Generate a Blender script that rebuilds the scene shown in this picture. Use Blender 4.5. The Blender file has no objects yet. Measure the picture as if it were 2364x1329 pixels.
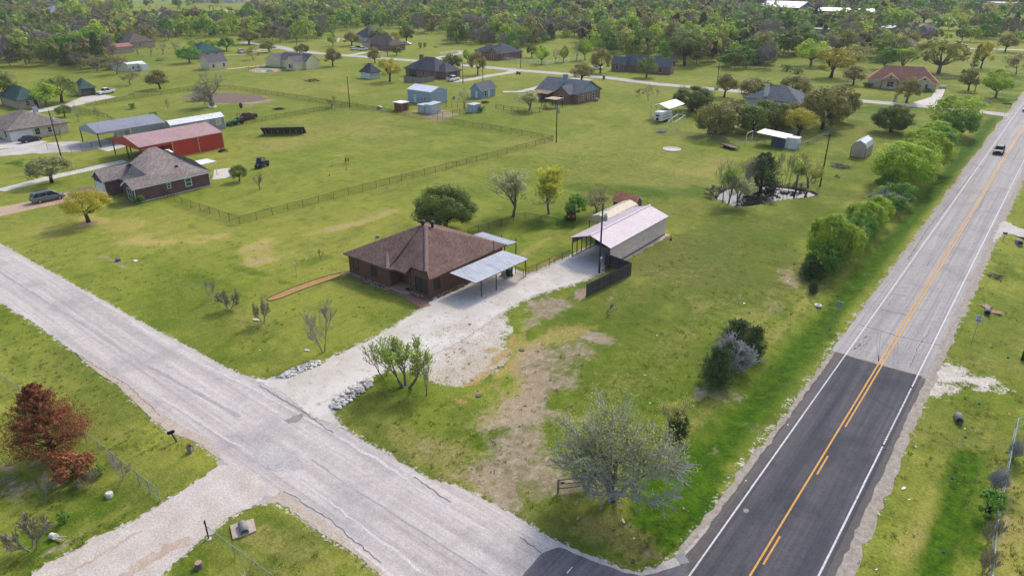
import bpy, bmesh, math, random
import numpy as np
from mathutils import Vector, Matrix, Quaternion
from mathutils.geometry import delaunay_2d_cdt
SC = bpy.context.scene
COL = SC.collection
# ------------------------------------------------------------------ survey of the site
# world: +Y runs along the highway, X across it, camera drone 37 m above the ground
CAMH = 37.0
FOC = 1600.0
PIT = math.atan(740.5 / FOC)
PHI = math.radians(38.5)
_c, _s = math.cos(PIT), math.sin(PIT)
FW = (-math.sin(PHI), math.cos(PHI))
RT = (math.cos(PHI), math.sin(PHI))
def P(px, py, z=0.0):
    """ground (or height z) point seen at a pixel of the 2364x1329 photograph: used only to survey where things stand"""
    u, v = px - 1182.0, py - 664.5
    d = FOC * _s + v * _c
    f = FOC * _c - v * _s
    t = (CAMH - z) / d
    return (u * t * RT[0] + f * t * FW[0], u * t * RT[1] + f * t * FW[1], z)
def proj(x, y, z=0.0):
    a = x * RT[0] + y * RT[1]
    b = x * FW[0] + y * FW[1]
    dz = z - CAMH
    zc = b * _c - dz * _s
    yc = b * _s + dz * _c
    return 1182 + FOC * a / zc, 664.5 - FOC * yc / zc
def hgt(px, py, pyt):
    g = P(px, py)
    lo, hi = 0.0, 36.0
    for _ in range(40):
        m = (lo + hi) / 2
        if proj(g[0], g[1], m)[1] > pyt: lo = m
        else: hi = m
    return lo
def wid(px, py, w):
    a = P(px - w / 2, py); b = P(px + w / 2, py)
    return math.hypot(a[0] - b[0], a[1] - b[1])
# ------------------------------------------------------------------ camera, sky, sun, exposure
cd = bpy.data.cameras.new('camera'); cam = bpy.data.objects.new('camera', cd); COL.objects.link(cam)
cd.sensor_width = 36.0; cd.lens = FOC / 2364 * 36.0; cd.clip_start = 1.0; cd.clip_end = 12000
cam.location = (0, 0, CAMH)
cam.rotation_euler = (math.pi / 2 - PIT, 0, PHI)
SC.camera = cam
SUN_EL, SUN_AZ = math.radians(42), math.radians(-8)     # azimuth from +Y towards +X
w = bpy.data.worlds.new('World'); SC.world = w; w.use_nodes = True
nt = w.node_tree; bg = nt.nodes['Background']
sky = nt.nodes.new('ShaderNodeTexSky'); sky.sky_type = 'NISHITA'; sky.sun_disc = False
sky.sun_elevation = SUN_EL; sky.sun_rotation = SUN_AZ
sky.air_density = 1.0; sky.dust_density = 3.0; sky.ozone_density = 1.0
nt.links.new(sky.outputs[0], bg.inputs[0]); bg.inputs[1].default_value = 0.15
sd = bpy.data.lights.new('sun', 'SUN'); sun = bpy.data.objects.new('sun', sd); COL.objects.link(sun)
sd.energy = 1.5; sd.angle = math.radians(8); sd.color = (1, .955, .88)
sdir = Vector((math.sin(SUN_AZ) * math.cos(SUN_EL), math.cos(SUN_AZ) * math.cos(SUN_EL), math.sin(SUN_EL)))
sun.rotation_euler = sdir.to_track_quat('Z', 'Y').to_euler()
sun.location = (0, 0, 200)
vs = SC.view_settings
SC.display_settings.display_device = 'sRGB'
vs.view_transform = 'Standard'; vs.look = 'None'; vs.gamma = 1; vs.exposure = 0.55; vs.use_curve_mapping = False
# ------------------------------------------------------------------ materials
def lin(c): c /= 255.0; return c / 12.92 if c <= .04045 else ((c + .055) / 1.055) ** 2.4
def S(r, g, b, k=1.2): return tuple(min(.85, lin(q) / k) for q in (r, g, b)) + (1,)
MATS = {}
def nodes(name):
    m = bpy.data.materials.new(name); m.use_nodes = True
    nt = m.node_tree; return m, nt, nt.nodes['Principled BSDF']
def N(nt, t, **k):
    n = nt.nodes.new(t)
    for a, v in k.items():
        if a in n.inputs.keys(): n.inputs[a].default_value = v
        else: setattr(n, a, v)
    return n
def mixc(nt, f, a, b, mode='MIX'):
    n = nt.nodes.new('ShaderNodeMix'); n.data_type = 'RGBA'; n.blend_type = mode
    for sock, v in ((n.inputs[0], f), (n.inputs[6], a), (n.inputs[7], b)):
        if hasattr(v, 'is_linked'): nt.links.new(v, sock)
        else: sock.default_value = v
    return n.outputs[2]
def mth(nt, op, a, b=None, c=None, clamp=False):
    n = nt.nodes.new('ShaderNodeMath'); n.operation = op; n.use_clamp = clamp
    for i, v in enumerate((a, b, c)):
        if v is None: continue
        if hasattr(v, 'is_linked'): nt.links.new(v, n.inputs[i])
        else: n.inputs[i].default_value = v
    return n.outputs[0]
def noise(nt, vec, scale, detail=3, rough=.55, dist=0):
    n = nt.nodes.new('ShaderNodeTexNoise'); n.inputs['Scale'].default_value = scale; n.inputs['Detail'].default_value = detail
    n.inputs['Roughness'].default_value = rough; n.inputs['Distortion'].default_value = dist
    nt.links.new(vec, n.inputs['Vector']); return n.outputs['Fac']
def mapr(nt, v, a, b, c=0., d=1.):
    n = nt.nodes.new('ShaderNodeMapRange'); n.inputs[1].default_value = a; n.inputs[2].default_value = b
    n.inputs[3].default_value = c; n.inputs[4].default_value = d; nt.links.new(v, n.inputs[0]); return n.outputs[0]
def stretch(nt, vec, sx, sy, sz, rot=0):
    n = nt.nodes.new('ShaderNodeMapping'); n.inputs['Scale'].default_value = (sx, sy, sz); n.inputs['Rotation'].default_value = (0, 0, rot)
    nt.links.new(vec, n.inputs[0]); return n.outputs[0]
def pos(nt): return nt.nodes.new('ShaderNodeNewGeometry').outputs['Position']
def obc(nt): return nt.nodes.new('ShaderNodeTexCoord').outputs['Object']
def bump(nt, bs, h, s=.3, d=.05):
    b = nt.nodes.new('ShaderNodeBump'); b.inputs['Strength'].default_value = s; b.inputs['Distance'].default_value = d
    nt.links.new(h, b.inputs['Height']); nt.links.new(b.outputs[0], bs.inputs['Normal'])
def M(name, c1, c2=None, scale=1.5, rough=.8, metal=0., bmp=0., fine=None, st=None, spec=.3, world=False, var=0.):
    """weathered material: two colours mixed by noise, optional fine grain, stretch and relief"""
    if name in MATS: return MATS[name]
    m, nt, b = nodes(name); MATS[name] = m
    b.inputs['Roughness'].default_value = rough; b.inputs['Metallic'].default_value = metal; b.inputs['Specular IOR Level'].default_value = spec
    if c2 is None: c2 = tuple(x * .8 for x in c1[:3]) + (1,)
    v = pos(nt) if world else obc(nt)
    if st: v = stretch(nt, v, *st)
    f = mapr(nt, noise(nt, v, scale, 4), .3, .7)
    col = mixc(nt, f, c1, c2)
    if fine:
        g = mapr(nt, noise(nt, v, fine, 2), .25, .75, .72, 1.25)
        col = mixc(nt, 1.0, col, g, 'MULTIPLY')
    if var:
        oi = nt.nodes.new('ShaderNodeObjectInfo'); g = mapr(nt, oi.outputs['Random'], 0, 1, 1 - var, 1 + var)
        col = mixc(nt, 1.0, col, g, 'MULTIPLY')
    nt.links.new(col, b.inputs['Base Color'])
    if bmp: bump(nt, b, noise(nt, v, fine or scale * 4, 3), bmp, .04)
    return m
def shingle(name, c1, c2, w=.3, h=.14):
    """roof shingle courses: horizontal courses by height, staggered tabs, mottled granules, weather streaks"""
    m, nt, b = nodes(name); MATS[name] = m
    b.inputs['Roughness'].default_value = .9; b.inputs['Specular IOR Level'].default_value = .15
    p = obc(nt); sp = nt.nodes.new('ShaderNodeSeparateXYZ'); nt.links.new(p, sp.inputs[0])
    z = mth(nt, 'DIVIDE', sp.outputs[2], h); row = mth(nt, 'FLOOR', z); fr = mth(nt, 'FRACT', z)
    xy = mth(nt, 'ADD', sp.outputs[0], sp.outputs[1]); tab = mth(nt, 'FLOOR', mth(nt, 'ADD', mth(nt, 'DIVIDE', xy, w), mth(nt, 'MULTIPLY', row, .37)))
    cb = nt.nodes.new('ShaderNodeCombineXYZ'); nt.links.new(row, cb.inputs[0]); nt.links.new(tab, cb.inputs[1])
    wn = nt.nodes.new('ShaderNodeTexWhiteNoise'); wn.noise_dimensions = '3D'; nt.links.new(cb.outputs[0], wn.inputs[0])
    big = mapr(nt, noise(nt, p, .5, 4, .6), .3, .7)
    col = mixc(nt, big, c1, c2)
    col = mixc(nt, 1., col, mapr(nt, wn.outputs[0], 0, 1, .78, 1.2), 'MULTIPLY')
    col = mixc(nt, 1., col, mapr(nt, fr, .02, .16, .72, 1.), 'MULTIPLY')
    nt.links.new(col, b.inputs['Base Color']); bump(nt, b, fr, .35, .03)
    return m
def brickm(name, c1, c2, mortar, bw=.25, bh=.085):
    m, nt, b = nodes(name); MATS[name] = m
    b.inputs['Roughness'].default_value = .9; b.inputs['Specular IOR Level'].default_value = .15
    p = obc(nt); sp = nt.nodes.new('ShaderNodeSeparateXYZ'); nt.links.new(p, sp.inputs[0])
    cb = nt.nodes.new('ShaderNodeCombineXYZ'); nt.links.new(mth(nt, 'ADD', sp.outputs[0], sp.outputs[1]), cb.inputs[0]); nt.links.new(sp.outputs[2], cb.inputs[1])
    t = nt.nodes.new('ShaderNodeTexBrick'); t.inputs['Color1'].default_value = c1; t.inputs['Color2'].default_value = c2; t.inputs['Mortar'].default_value = mortar
    t.inputs['Scale'].default_value = 1; t.inputs['Brick Width'].default_value = bw; t.inputs['Row Height'].default_value = bh; t.inputs['Mortar Size'].default_value = .012
    nt.links.new(cb.outputs[0], t.inputs[0])
    g = mapr(nt, noise(nt, p, 1.2, 4), .3, .7, .8, 1.2)
    nt.links.new(mixc(nt, 1., t.outputs[0], g, 'MULTIPLY'), b.inputs['Base Color'])
    bump(nt, b, mth(nt, 'SUBTRACT', 1., t.outputs[1]), .3, .02)
    return m
def leafm(name, cols, scale=.5, trans=.36, var=.15, bright=2.9):
    """leaf colour varies leaf by leaf and clump by clump (young and old leaves), a little by tree"""
    m, nt, b = nodes(name); MATS[name] = m
    b.inputs['Roughness'].default_value = .6; b.inputs['Specular IOR Level'].default_value = .2
    p = obc(nt)
    f = mapr(nt, noise(nt, p, scale, 3), .32, .68)
    cols = [tuple(min(.6, q * bright) for q in c[:3]) + (1,) for c in cols]
    col = mixc(nt, f, cols[0], cols[1])
    if len(cols) > 2: col = mixc(nt, mapr(nt, noise(nt, stretch(nt, p, 1.1, 1.3, .9), scale * 2.3, 2), .52, .66), col, cols[2])
    g = mapr(nt, noise(nt, p, 6.0, 1), .3, .7, .88, 1.14)
    oi = nt.nodes.new('ShaderNodeObjectInfo'); g = mth(nt, 'MULTIPLY', g, mapr(nt, oi.outputs['Random'], 0, 1, 1 - var, 1 + var))
    col = mixc(nt, 1., col, g, 'MULTIPLY')
    nt.links.new(col, b.inputs['Base Color'])
    tr = nt.nodes.new('ShaderNodeBsdfTranslucent'); nt.links.new(col, tr.inputs[0])
    mx = nt.nodes.new('ShaderNodeMixShader'); mx.inputs[0].default_value = trans
    nt.links.new(b.outputs[0], mx.inputs[1]); nt.links.new(tr.outputs[0], mx.inputs[2])
    nt.links.new(mx.outputs[0], nt.nodes['Material Output'].inputs[0])
    return m
# ------------------------------------------------------------------ mesh builder
class B:
    def __init__(s): s.v = []; s.f = []; s.m = []
    def add(s, vs, fs, mi=0):
        o = len(s.v); s.v += [tuple(q) for q in vs]
        for f in fs: s.f.append(tuple(o + i for i in f)); s.m.append(mi)
        return s
    def box(s, x0, x1, y0, y1, z0, z1, mi=0):
        return s.add([(x, y, z) for z in (z0, z1) for x, y in ((x0, y0), (x1, y0), (x1, y1), (x0, y1))],
                     [(3, 2, 1, 0), (4, 5, 6, 7), (0, 1, 5, 4), (1, 2, 6, 5), (2, 3, 7, 6), (3, 0, 4, 7)], mi)
    def poly(s, pts, mi=0): return s.add(pts, [tuple(range(len(pts)))], mi)
    def prism(s, pts, z0, z1, mi=0):
        n = len(pts)
        return s.add([(x, y, z0) for x, y in pts] + [(x, y, z1) for x, y in pts],
                     [tuple(range(n))[::-1], tuple(range(n, 2 * n))] + [(i, (i + 1) % n, n + (i + 1) % n, n + i) for i in range(n)], mi)
    def extr(s, pts, d, mi=0):
        n = len(pts); d = Vector(d); q = [Vector(p) for p in pts]
        return s.add(q + [p + d for p in q], [tuple(range(n))[::-1], tuple(range(n, 2 * n))] + [(i, (i + 1) % n, n + (i + 1) % n, n + i) for i in range(n)], mi)
    def tube(s, path, rs, n=6, mi=0, cap=True):
        path = [Vector(p) for p in path]; o = len(s.v); k = len(path)
        if not hasattr(rs, '__len__'): rs = [rs] * k
        for i, p in enumerate(path):
            d = (path[min(i + 1, k - 1)] - path[max(i - 1, 0)])
            d = d.normalized() if d.length > 1e-9 else Vector((0, 0, 1))
            a = d.cross(Vector((0, 0, 1)) if abs(d.z) < .95 else Vector((1, 0, 0))).normalized(); b = d.cross(a)
            for j in range(n):
                t = 2 * math.pi * j / n
                s.v.append(tuple(p + (a * math.cos(t) + b * math.sin(t)) * rs[i]))
        for i in range(k - 1):
            for j in range(n):
                s.f.append((o + i * n + j, o + i * n + (j + 1) % n, o + (i + 1) * n + (j + 1) % n, o + (i + 1) * n + j)); s.m.append(mi)
        if cap and n > 2:
            s.f.append(tuple(o + j for j in range(n))[::-1]); s.m.append(mi)
            s.f.append(tuple(o + (k - 1) * n + j for j in range(n))); s.m.append(mi)
        return s
    def cyl(s, x, y, z0, z1, r, n=12, r2=None, mi=0): return s.tube([(x, y, z0), (x, y, z1)], [r, r if r2 is None else r2], n, mi)
    def lathe(s, prof, n=16, c=(0, 0, 0), mi=0):
        o = len(s.v)
        for r, z in prof:
            for j in range(n):
                t = 2 * math.pi * j / n; s.v.append((c[0] + r * math.cos(t), c[1] + r * math.sin(t), c[2] + z))
        for i in range(len(prof) - 1):
            for j in range(n):
                s.f.append((o + i * n + j, o + i * n + (j + 1) % n, o + (i + 1) * n + (j + 1) % n, o + (i + 1) * n + j)); s.m.append(mi)
        return s
    def slab(s, polys, t=.16, mi=0, mi_edge=None):
        """roof: sloping polygons given thickness, with a fascia round the free edges"""
        cnt = {}
        key = lambda p: tuple(round(q, 3) for q in p)
        for pl in polys:
            for i in range(len(pl)):
                e = (key(pl[i]), key(pl[(i + 1) % len(pl)])); cnt[frozenset(e)] = cnt.get(frozenset(e), 0) + 1
        for pl in polys:
            up = [(x, y, z + t) for x, y, z in pl]
            s.poly(up, mi); s.poly(list(pl)[::-1], mi if mi_edge is None else mi_edge)
            for i in range(len(pl)):
                a, b = pl[i], pl[(i + 1) % len(pl)]
                if cnt[frozenset((key(a), key(b)))] == 1:
                    s.poly([a, b, (b[0], b[1], b[2] + t), (a[0], a[1], a[2] + t)], mi if mi_edge is None else mi_edge)
        return s
    def ribs(s, pl, sp, t=.16, hh=.022, ww=.06, mi=0):
        """standing seams of a metal roof: pl = eave a, eave b, ridge c, ridge d"""
        a, b, c, d = [Vector(p) + Vector((0, 0, t)) for p in pl]
        n = max(2, int((b - a).length / sp)); e = (b - a).normalized() * ww / 2
        nn = (b - a).cross(d - a).normalized(); nn = nn if nn.z > 0 else -nn
        for i in range(n + 1):
            f = i / n; p = a.lerp(b, f); q = d.lerp(c, f); h = nn * hh
            s.add([p - e, p + e, p + h, q - e, q + e, q + h], [(0, 1, 4, 3)[::-1], (0, 2, 5, 3), (1, 4, 5, 2), (0, 1, 2), (3, 5, 4)], mi)
        return s
    def build(s, name, mats, parent=None, smooth=False, off=None):
        if not s.v: return None
        me = bpy.data.meshes.new(name)
        v = s.v
        if off is not None: v = [(x - off[0], y - off[1], z - off[2]) for x, y, z in v]
        me.from_pydata(v, [], s.f)
        if not isinstance(mats, (list, tuple)): mats = [mats]
        for m in mats: me.materials.append(m)
        if len(mats) > 1: me.polygons.foreach_set('material_index', s.m)
        if smooth: me.polygons.foreach_set('use_smooth', [True] * len(s.f))
        me.update()
        o = bpy.data.objects.new(name, me); COL.objects.link(o)
        if parent: o.parent = parent
        return o
def npmesh(name, v, f, mats, mi=None, parent=None, smooth=False):
    """mesh from numpy arrays; f is (n,3) or (n,4)"""
    me = bpy.data.meshes.new(name); n, k = f.shape
    me.vertices.add(len(v)); me.vertices.foreach_set('co', np.ascontiguousarray(v, np.float32).ravel())
    me.loops.add(n * k); me.loops.foreach_set('vertex_index', np.ascontiguousarray(f, np.int32).ravel())
    me.polygons.add(n); me.polygons.foreach_set('loop_start', np.arange(0, n * k, k, dtype=np.int32)); me.polygons.foreach_set('loop_total', np.full(n, k, np.int32))
    for m in mats: me.materials.append(m)
    if mi is not None: me.polygons.foreach_set('material_index', np.ascontiguousarray(mi, np.int32))
    if smooth: me.polygons.foreach_set('use_smooth', np.ones(n, bool))
    me.update(calc_edges=True)
    o = bpy.data.objects.new(name, me); COL.objects.link(o)
    if parent: o.parent = parent
    return o
def tag(o, label=None, cat=None, group=None, kind=None):
    if label: o['label'] = label
    if cat: o['category'] = cat
    if group: o['group'] = group
    if kind: o['kind'] = kind
    return o
def thing(name, loc, label, cat, group=None, rot=0., scale=None):
    o = bpy.data.objects.new(name, None); COL.objects.link(o); o.empty_display_size = .3
    if len(loc) == 2: loc = (loc[0], loc[1], gz(loc[0], loc[1]))
    o.location = loc; o.rotation_euler = (0, 0, rot)
    if scale: o.scale = scale
    return tag(o, label, cat, group)
def copyobj(o, parent=None):
    c = o.copy(); COL.objects.link(c); c.parent = parent
    for ch in list(o.children): copyobj(ch, c)
    return c
def inst(name, mesh, parent, loc=(0, 0, 0), rot=(0, 0, 0), sc=(1, 1, 1)):
    o = bpy.data.objects.new(name, mesh); COL.objects.link(o); o.parent = parent; o.location = loc; o.rotation_euler = rot; o.scale = sc; return o
# ------------------------------------------------------------------ lie of the land
POND = [P(x, y)[:2] for x, y in ((1652, 458), (1661, 445), (1683, 433), (1723, 428.5), (1776, 427), (1834, 434), (1870, 440), (1888, 447.5), (1866, 453), (1834, 456.5), (1799, 460), (1770, 466.5), (1749, 471), (1723, 475), (1696, 475), (1689, 472), (1667, 465))]
def seg_d(x, y, pl, closed=True):
    """distance from points to a polyline and inside flag"""
    x = np.asarray(x, float); y = np.asarray(y, float); d = np.full(x.shape, 1e9); ins = np.zeros(x.shape, bool); n = len(pl)
    for i in range(n if closed else n - 1):
        (ax, ay), (bx, by) = pl[i][:2], pl[(i + 1) % n][:2]
        t = np.clip(((x - ax) * (bx - ax) + (y - ay) * (by - ay)) / max(1e-9, (bx - ax) ** 2 + (by - ay) ** 2), 0, 1)
        d = np.minimum(d, np.hypot(x - ax - t * (bx - ax), y - ay - t * (by - ay)))
        if closed:
            c = ((ay > y) != (by > y)) & (x < (bx - ax) * (y - ay) / (by - ay + 1e-12) + ax); ins ^= c
    return d, ins
def sm(a, b, x): t = np.clip((x - a) / (b - a), 0, 1); return t * t * (3 - 2 * t)
BERM = P(1500, 445)
def gzn(x, y):
    x = np.asarray(x, float); y = np.asarray(y, float)
    z = -.45 * np.exp(-((x + 16.6) / 1.5) ** 2) * sm(38, 46, y) * (1 - sm(215, 235, y))
    z -= .4 * np.exp(-((x - .6) / 1.7) ** 2) * (sm(30, 34, y) * (1 - sm(67, 70, y)) + sm(79, 83, y) * (1 - sm(215, 235, y)))
    z += .7 * np.exp(-(((x - BERM[0]) / 9) ** 2 + ((y - BERM[1]) / 4.5) ** 2))
    near = (np.abs(x + 39) < 12) & (np.abs(y - 120) < 14)
    if near.any():
        d, ins = seg_d(x, y, POND); sd_ = np.where(ins, -d, d)
        z = np.where(near, z - .8 * (1 - sm(-.8, .3, sd_)), z)
    return z
def gz(x, y): return float(gzn(np.array([x]), np.array([y]))[0])
def G(px, py): p = P(px, py); return (p[0], p[1], gz(p[0], p[1]))
# ================================================================== GROUND
def fbm2(x, y, sc, seed=0, oct=4):
    """value noise for laying out soil and turf"""
    r = np.random.RandomState(seed); T = r.rand(256, 256); out = 0; a = .5; tot = 0
    for o in range(oct):
        u = x * sc * 2 ** o + 13.7 * o; v = y * sc * 2 ** o + 7.3 * o
        i = np.floor(u).astype(int); j = np.floor(v).astype(int); fu = u - i; fv = v - j
        fu = fu * fu * (3 - 2 * fu); fv = fv * fv * (3 - 2 * fv)
        q = lambda a_, b_: T[a_ & 255, b_ & 255]
        out = out + a * ((q(i, j) * (1 - fu) + q(i + 1, j) * fu) * (1 - fv) + (q(i, j + 1) * (1 - fu) + q(i + 1, j + 1) * fu) * fv); tot += a; a *= .5
    return out / tot
rad = np.concatenate([[2, 10, 20, 26], 29 * 1.0062 ** np.arange(0, 600), 29 * 1.0062 ** 599 * 1.12 ** np.arange(1, 18)])
ang = np.concatenate([np.arange(-180, -44, 6.0), np.arange(-44, 44.01, .2), np.arange(48, 180, 6.0)])
na, nr = len(ang), len(rad)
A, R_ = np.meshgrid(np.radians(ang), rad)
gx = (np.sin(A) * RT[0] + np.cos(A) * FW[0]) * R_; gy = (np.sin(A) * RT[1] + np.cos(A) * FW[1]) * R_
gx = gx.ravel(); gy = gy.ravel(); gzv = gzn(gx, gy)
WARP = [(fbm2(gx, gy, .16, 31 + k, 5) - .5) * 2.6 + (fbm2(gx, gy, .9, 41 + k, 3) - .5) * .7 for k in range(2)]
def blob(x, y, px, py, rx, ry, rot=0, soft=.6):
    """soft ellipse on the ground; centre and half-axes surveyed in the photograph"""
    r = math.radians(rot); c0 = P(px, py)
    a = P(px + rx * math.cos(r), py + rx * math.sin(r)); b = P(px - ry * math.sin(r), py + ry * math.cos(r))
    ax, ay, bx, by = a[0] - c0[0], a[1] - c0[1], b[0] - c0[0], b[1] - c0[1]; D = ax * by - ay * bx
    dx, dy = x - c0[0], y - c0[1]
    u = (dx * by - dy * bx) / D + WARP[0]; v = (ax * dy - ay * dx) / D + WARP[1]
    return 1 - sm(1 - soft, 1 + soft * .6, np.sqrt(u * u + v * v))
UP = [(-700,205),(-300,400),(0,562),(82,608),(176,660),(250,700),(300,730),(400,782),(480,824),(545,860),(600,875)]
UP2 = [(764,957),(790,989),(879,1038),(989,1104),(1045,1117),(1102,1145),(1189,1189),(1270,1242),(1323,1265),(1385,1291),(1436,1312),(1474,1321),(1513,1309),(1560,1284),(1586,1268),(1640,1205)]
LOW = [(1640,1440),(1100,1480),(960,1389),(884,1329),(820,1278),(733,1224),(692,1189),(641,1158),(590,1165),(525,1194),(481,1232),(399,1301),(330,1375),(200,1480),(-40,1420),(72,1329),(102,1304),(166,1273),(230,1235),(307,1204),(384,1155),(448,1117),(501,1081),(509,1061),(450,1017),(386,993),(353,965),(307,921),(269,885),(220,854),(177,816),(133,785),(82,747),(0,698),(-300,510),(-700,270)]
SIDE = [P(x, y)[:2] for x, y in UP + UP2 + [(1660,1330)] + LOW]
YARD = [P(x, y)[:2] for x, y in [(590,876),(640,874),(700,856),(749,837),(774,821),(836,793),(897,762),(925,744),(974,714),(1000,690),(1030,668),(1075,646),(1130,625),(1170,615),(1215,634),(1250,622),(1300,598),(1322,590),(1345,577),(1400,560),(1440,580),(1405,598),(1388,630),(1340,650),(1280,668),(1240,680),(1190,703),(1150,727),(1100,765),(1010,815),(950,846),(905,850),(859,868),(830,890),(764,948),(790,989),(720,960),(650,905)]]
BLOBY = [P(x, y)[:2] for x, y in [(1000,700),(1190,700),(1160,722),(1171,744),(1181,765),(1163,772),(1163,803),(1176,813),(1163,837),(1135,860),(1091,883),(1058,890),(1010,883),(969,862),(905,850),(860,866),(900,790)]]
COVER = {  # px, py, rx, ry, rot, amount
 'dry': [(370,555,120,16,-3,.9),(620,568,70,14,-12,.8),(590,598,80,14,-14,.8),(850,502,70,9,-14,.7),(800,522,60,8,-14,.7),(300,520,90,25,0,.6),(215,505,40,14,0,.9),(130,525,110,30,0,.5),
   (1080,640,120,40,0,.0),(880,600,120,30,-10,.3),(1150,860,30,12,-30,.8),(1130,820,50,22,-40,.7),(1190,790,25,40,10,.7),(1230,860,90,60,-30,.7),(1300,780,90,35,-20,.7),(1180,940,160,70,-35,.6),
   (1390,1010,90,60,-20,.5),(760,900,120,40,30,.15),(500,700,160,40,30,.25),(650,760,120,60,20,.25),(1400,1220,170,40,20,.6),(1330,1130,90,40,10,.3),(1000,1020,160,50,30,.5),(1760,720,70,50,-40,.45),(1850,640,40,40,0,.5),
   (760,300,160,28,-6,.32),(660,335,110,20,-6,.35),(930,300,140,20,0,.22),(1000,260,200,20,0,.3),(1100,370,200,30,-10,.3),(1300,330,160,30,0,.35),(1500,380,200,40,0,.35),(450,240,90,10,0,.35),(1480,300,150,30,0,.35),
   (820,205,120,12,0,.4),(950,215,60,8,0,.4),(640,210,160,10,0,.3),(420,310,90,12,-8,.5),(520,520,160,40,10,.25),(1600,560,180,60,-20,.2),(1480,640,120,40,-20,.2),(1650,700,120,70,-30,.25),(1520,820,160,80,-40,.3),
   (300,470,60,18,0,.4),(2280,850,80,40,0,.3),(2120,1180,30,110,24,.45),(2080,1270,40,70,25,.5),(2300,660,60,30,0,.3),(2330,780,60,40,0,.3),(2250,950,60,40,0,.3),(240,1170,120,50,-20,.35),(600,1260,80,40,30,.5),(720,1290,80,30,30,.4),
   (60,1130,40,30,0,.4),(2340,1150,40,160,0,.6),(1230,575,60,12,-25,.6),(1820,300,90,18,0,.0),(1760,318,60,6,0,.3),(990,265,70,12,5,.6),(700,395,160,30,0,.25),(1700,380,140,25,0,.3)],
 'bare': [(1290,890,130,90,-20,.42),(1140,970,150,80,-20,.42),(1210,1080,120,60,10,.5),(1060,1060,90,40,25,.45),(1265,870,75,55,-25,.75),(1330,835,45,55,20,.55),(1225,930,110,50,-38,.7),(1160,1030,110,50,20,.75),(1210,1000,60,60,0,.5),(1120,1080,70,30,30,.8),(1160,1130,60,22,35,.7),(1395,782,52,17,8,1.0),
   (1235,712,70,26,-8,.85),(1285,705,40,18,0,.8),(1205,745,30,22,0,.7),(1340,676,28,14,-20,.95),(1832,640,26,30,40,.6),(1790,705,40,20,20,.4),(1620,895,20,36,25,.5),(1660,905,60,14,0,.5),(1295,1120,20,16,0,.7),(1500,1270,40,14,20,.5),
   (205,513,22,9,0,.9),(560,1222,38,24,20,.5),(130,1110,22,14,0,.8),(95,1090,14,18,0,.8),(80,1062,20,10,0,.7),(20,1075,24,12,0,.6),(40,1110,45,40,0,.6),(420,1090,18,8,0,.4),(700,575,60,5,-16,.4),(590,600,60,5,-16,.7),(615,570,55,5,-14,.6),
   (855,498,45,4,-14,.7),(800,520,45,4,-14,.75),(1835,228,60,8,0,.5),(1790,300,110,9,3,.55),(1010,262,45,10,2,.95),(1040,268,35,7,0,.9),(1740,325,35,6,0,.5),(520,228,110,13,4,1.0),(600,232,30,6,4,.9),(190,860,40,10,35,.3),(370,1165,90,10,35,.0),
   (130,1265,140,9,-28,.55),(300,1215,40,6,-28,.5),(1985,1010,0.1,0.1,0,0),(2300,720,30,10,0,.3),(2200,1010,20,8,0,.3),(430,318,30,3,0,.4),(250,600,30,8,20,.4),(285,612,26,5,20,.5),(330,640,40,6,25,.35),(1255,790,16,8,0,.5),
   (1750,980,26,16,20,.35),(1650,1030,24,12,-40,.4),(1470,1230,60,10,50,.3),(2330,1130,10,180,8,.45),(1410,690,14,5,0,.6),(1870,390,20,5,0,.3)],
 'lush': [(560,615,120,18,20,.6),(480,650,60,20,20,.5),(880,585,110,20,-10,.7),(700,600,90,14,-10,.5),(1420,445,150,18,3,.6),(1600,440,80,14,0,.6),(1560,1130,130,90,-30,1.0),(1500,1190,90,70,-20,1.0),(1640,1050,110,70,-35,.8),
   (1330,720,60,16,0,.5),(1480,690,90,26,-20,.45),(1290,690,60,8,-10,.5),(1230,1020,0.1,0.1,0,0),(940,900,120,25,20,.5),(840,960,60,16,30,.4),(40,375,60,7,-4,.8),(50,355,30,6,0,.6),(2000,260,90,25,0,.6),(2110,250,70,10,0,.5),
   (2080,200,140,16,0,.5),(2310,270,40,40,0,.6),(2330,190,60,40,0,.7),(1900,260,60,20,0,.5),(60,1100,80,60,0,.6),(150,1190,110,26,-20,.6),(330,1060,60,40,30,.3),(250,1130,70,40,0,.5),(60,1270,90,60,-20,.7),(450,1310,60,40,-30,.6),
   (640,300,120,16,-5,.3),(850,250,150,14,6,.4),(1000,300,150,14,10,.4),(1300,510,60,30,0,.6),(1240,520,90,40,-10,.35),(30,840,60,30,35,.4),(250,960,120,22,36,.35),(2230,1120,90,110,0,.6),(2200,1250,100,90,0,.7),(2300,600,40,40,0,.5),
   (100,150,200,10,2,.4),(300,140,140,10,0,.4),(860,660,130,30,10,.45),(880,730,100,30,-10,.4)],
 'cool': [(1500,900,420,300,0,.75),(900,1000,420,160,20,.85),(500,780,330,150,35,.6),(200,880,260,150,35,.7),(1700,800,240,260,-50,.4),(2250,850,250,300,0,.55),(300,1150,400,160,0,.65),(1000,250,800,110,0,.4),(1450,430,420,130,0,.55),(1640,600,320,160,0,.95),(1350,720,300,120,0,.6),(1800,520,220,120,-30,.8),(2000,150,500,80,0,.4),(300,140,400,60,0,.35),(1150,700,260,160,0,.35),(2100,300,200,150,0,.5),(1300,1250,300,80,10,.8),(650,1270,200,90,0,.8)],  # greyer turf, also darkened to paint cloud shade over right and foreground lawn
}
cov = {}
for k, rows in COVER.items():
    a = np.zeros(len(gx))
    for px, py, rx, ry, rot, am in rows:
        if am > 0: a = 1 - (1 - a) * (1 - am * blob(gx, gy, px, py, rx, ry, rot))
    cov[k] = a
yy = (1 - sm(220, 250, gy))
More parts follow.
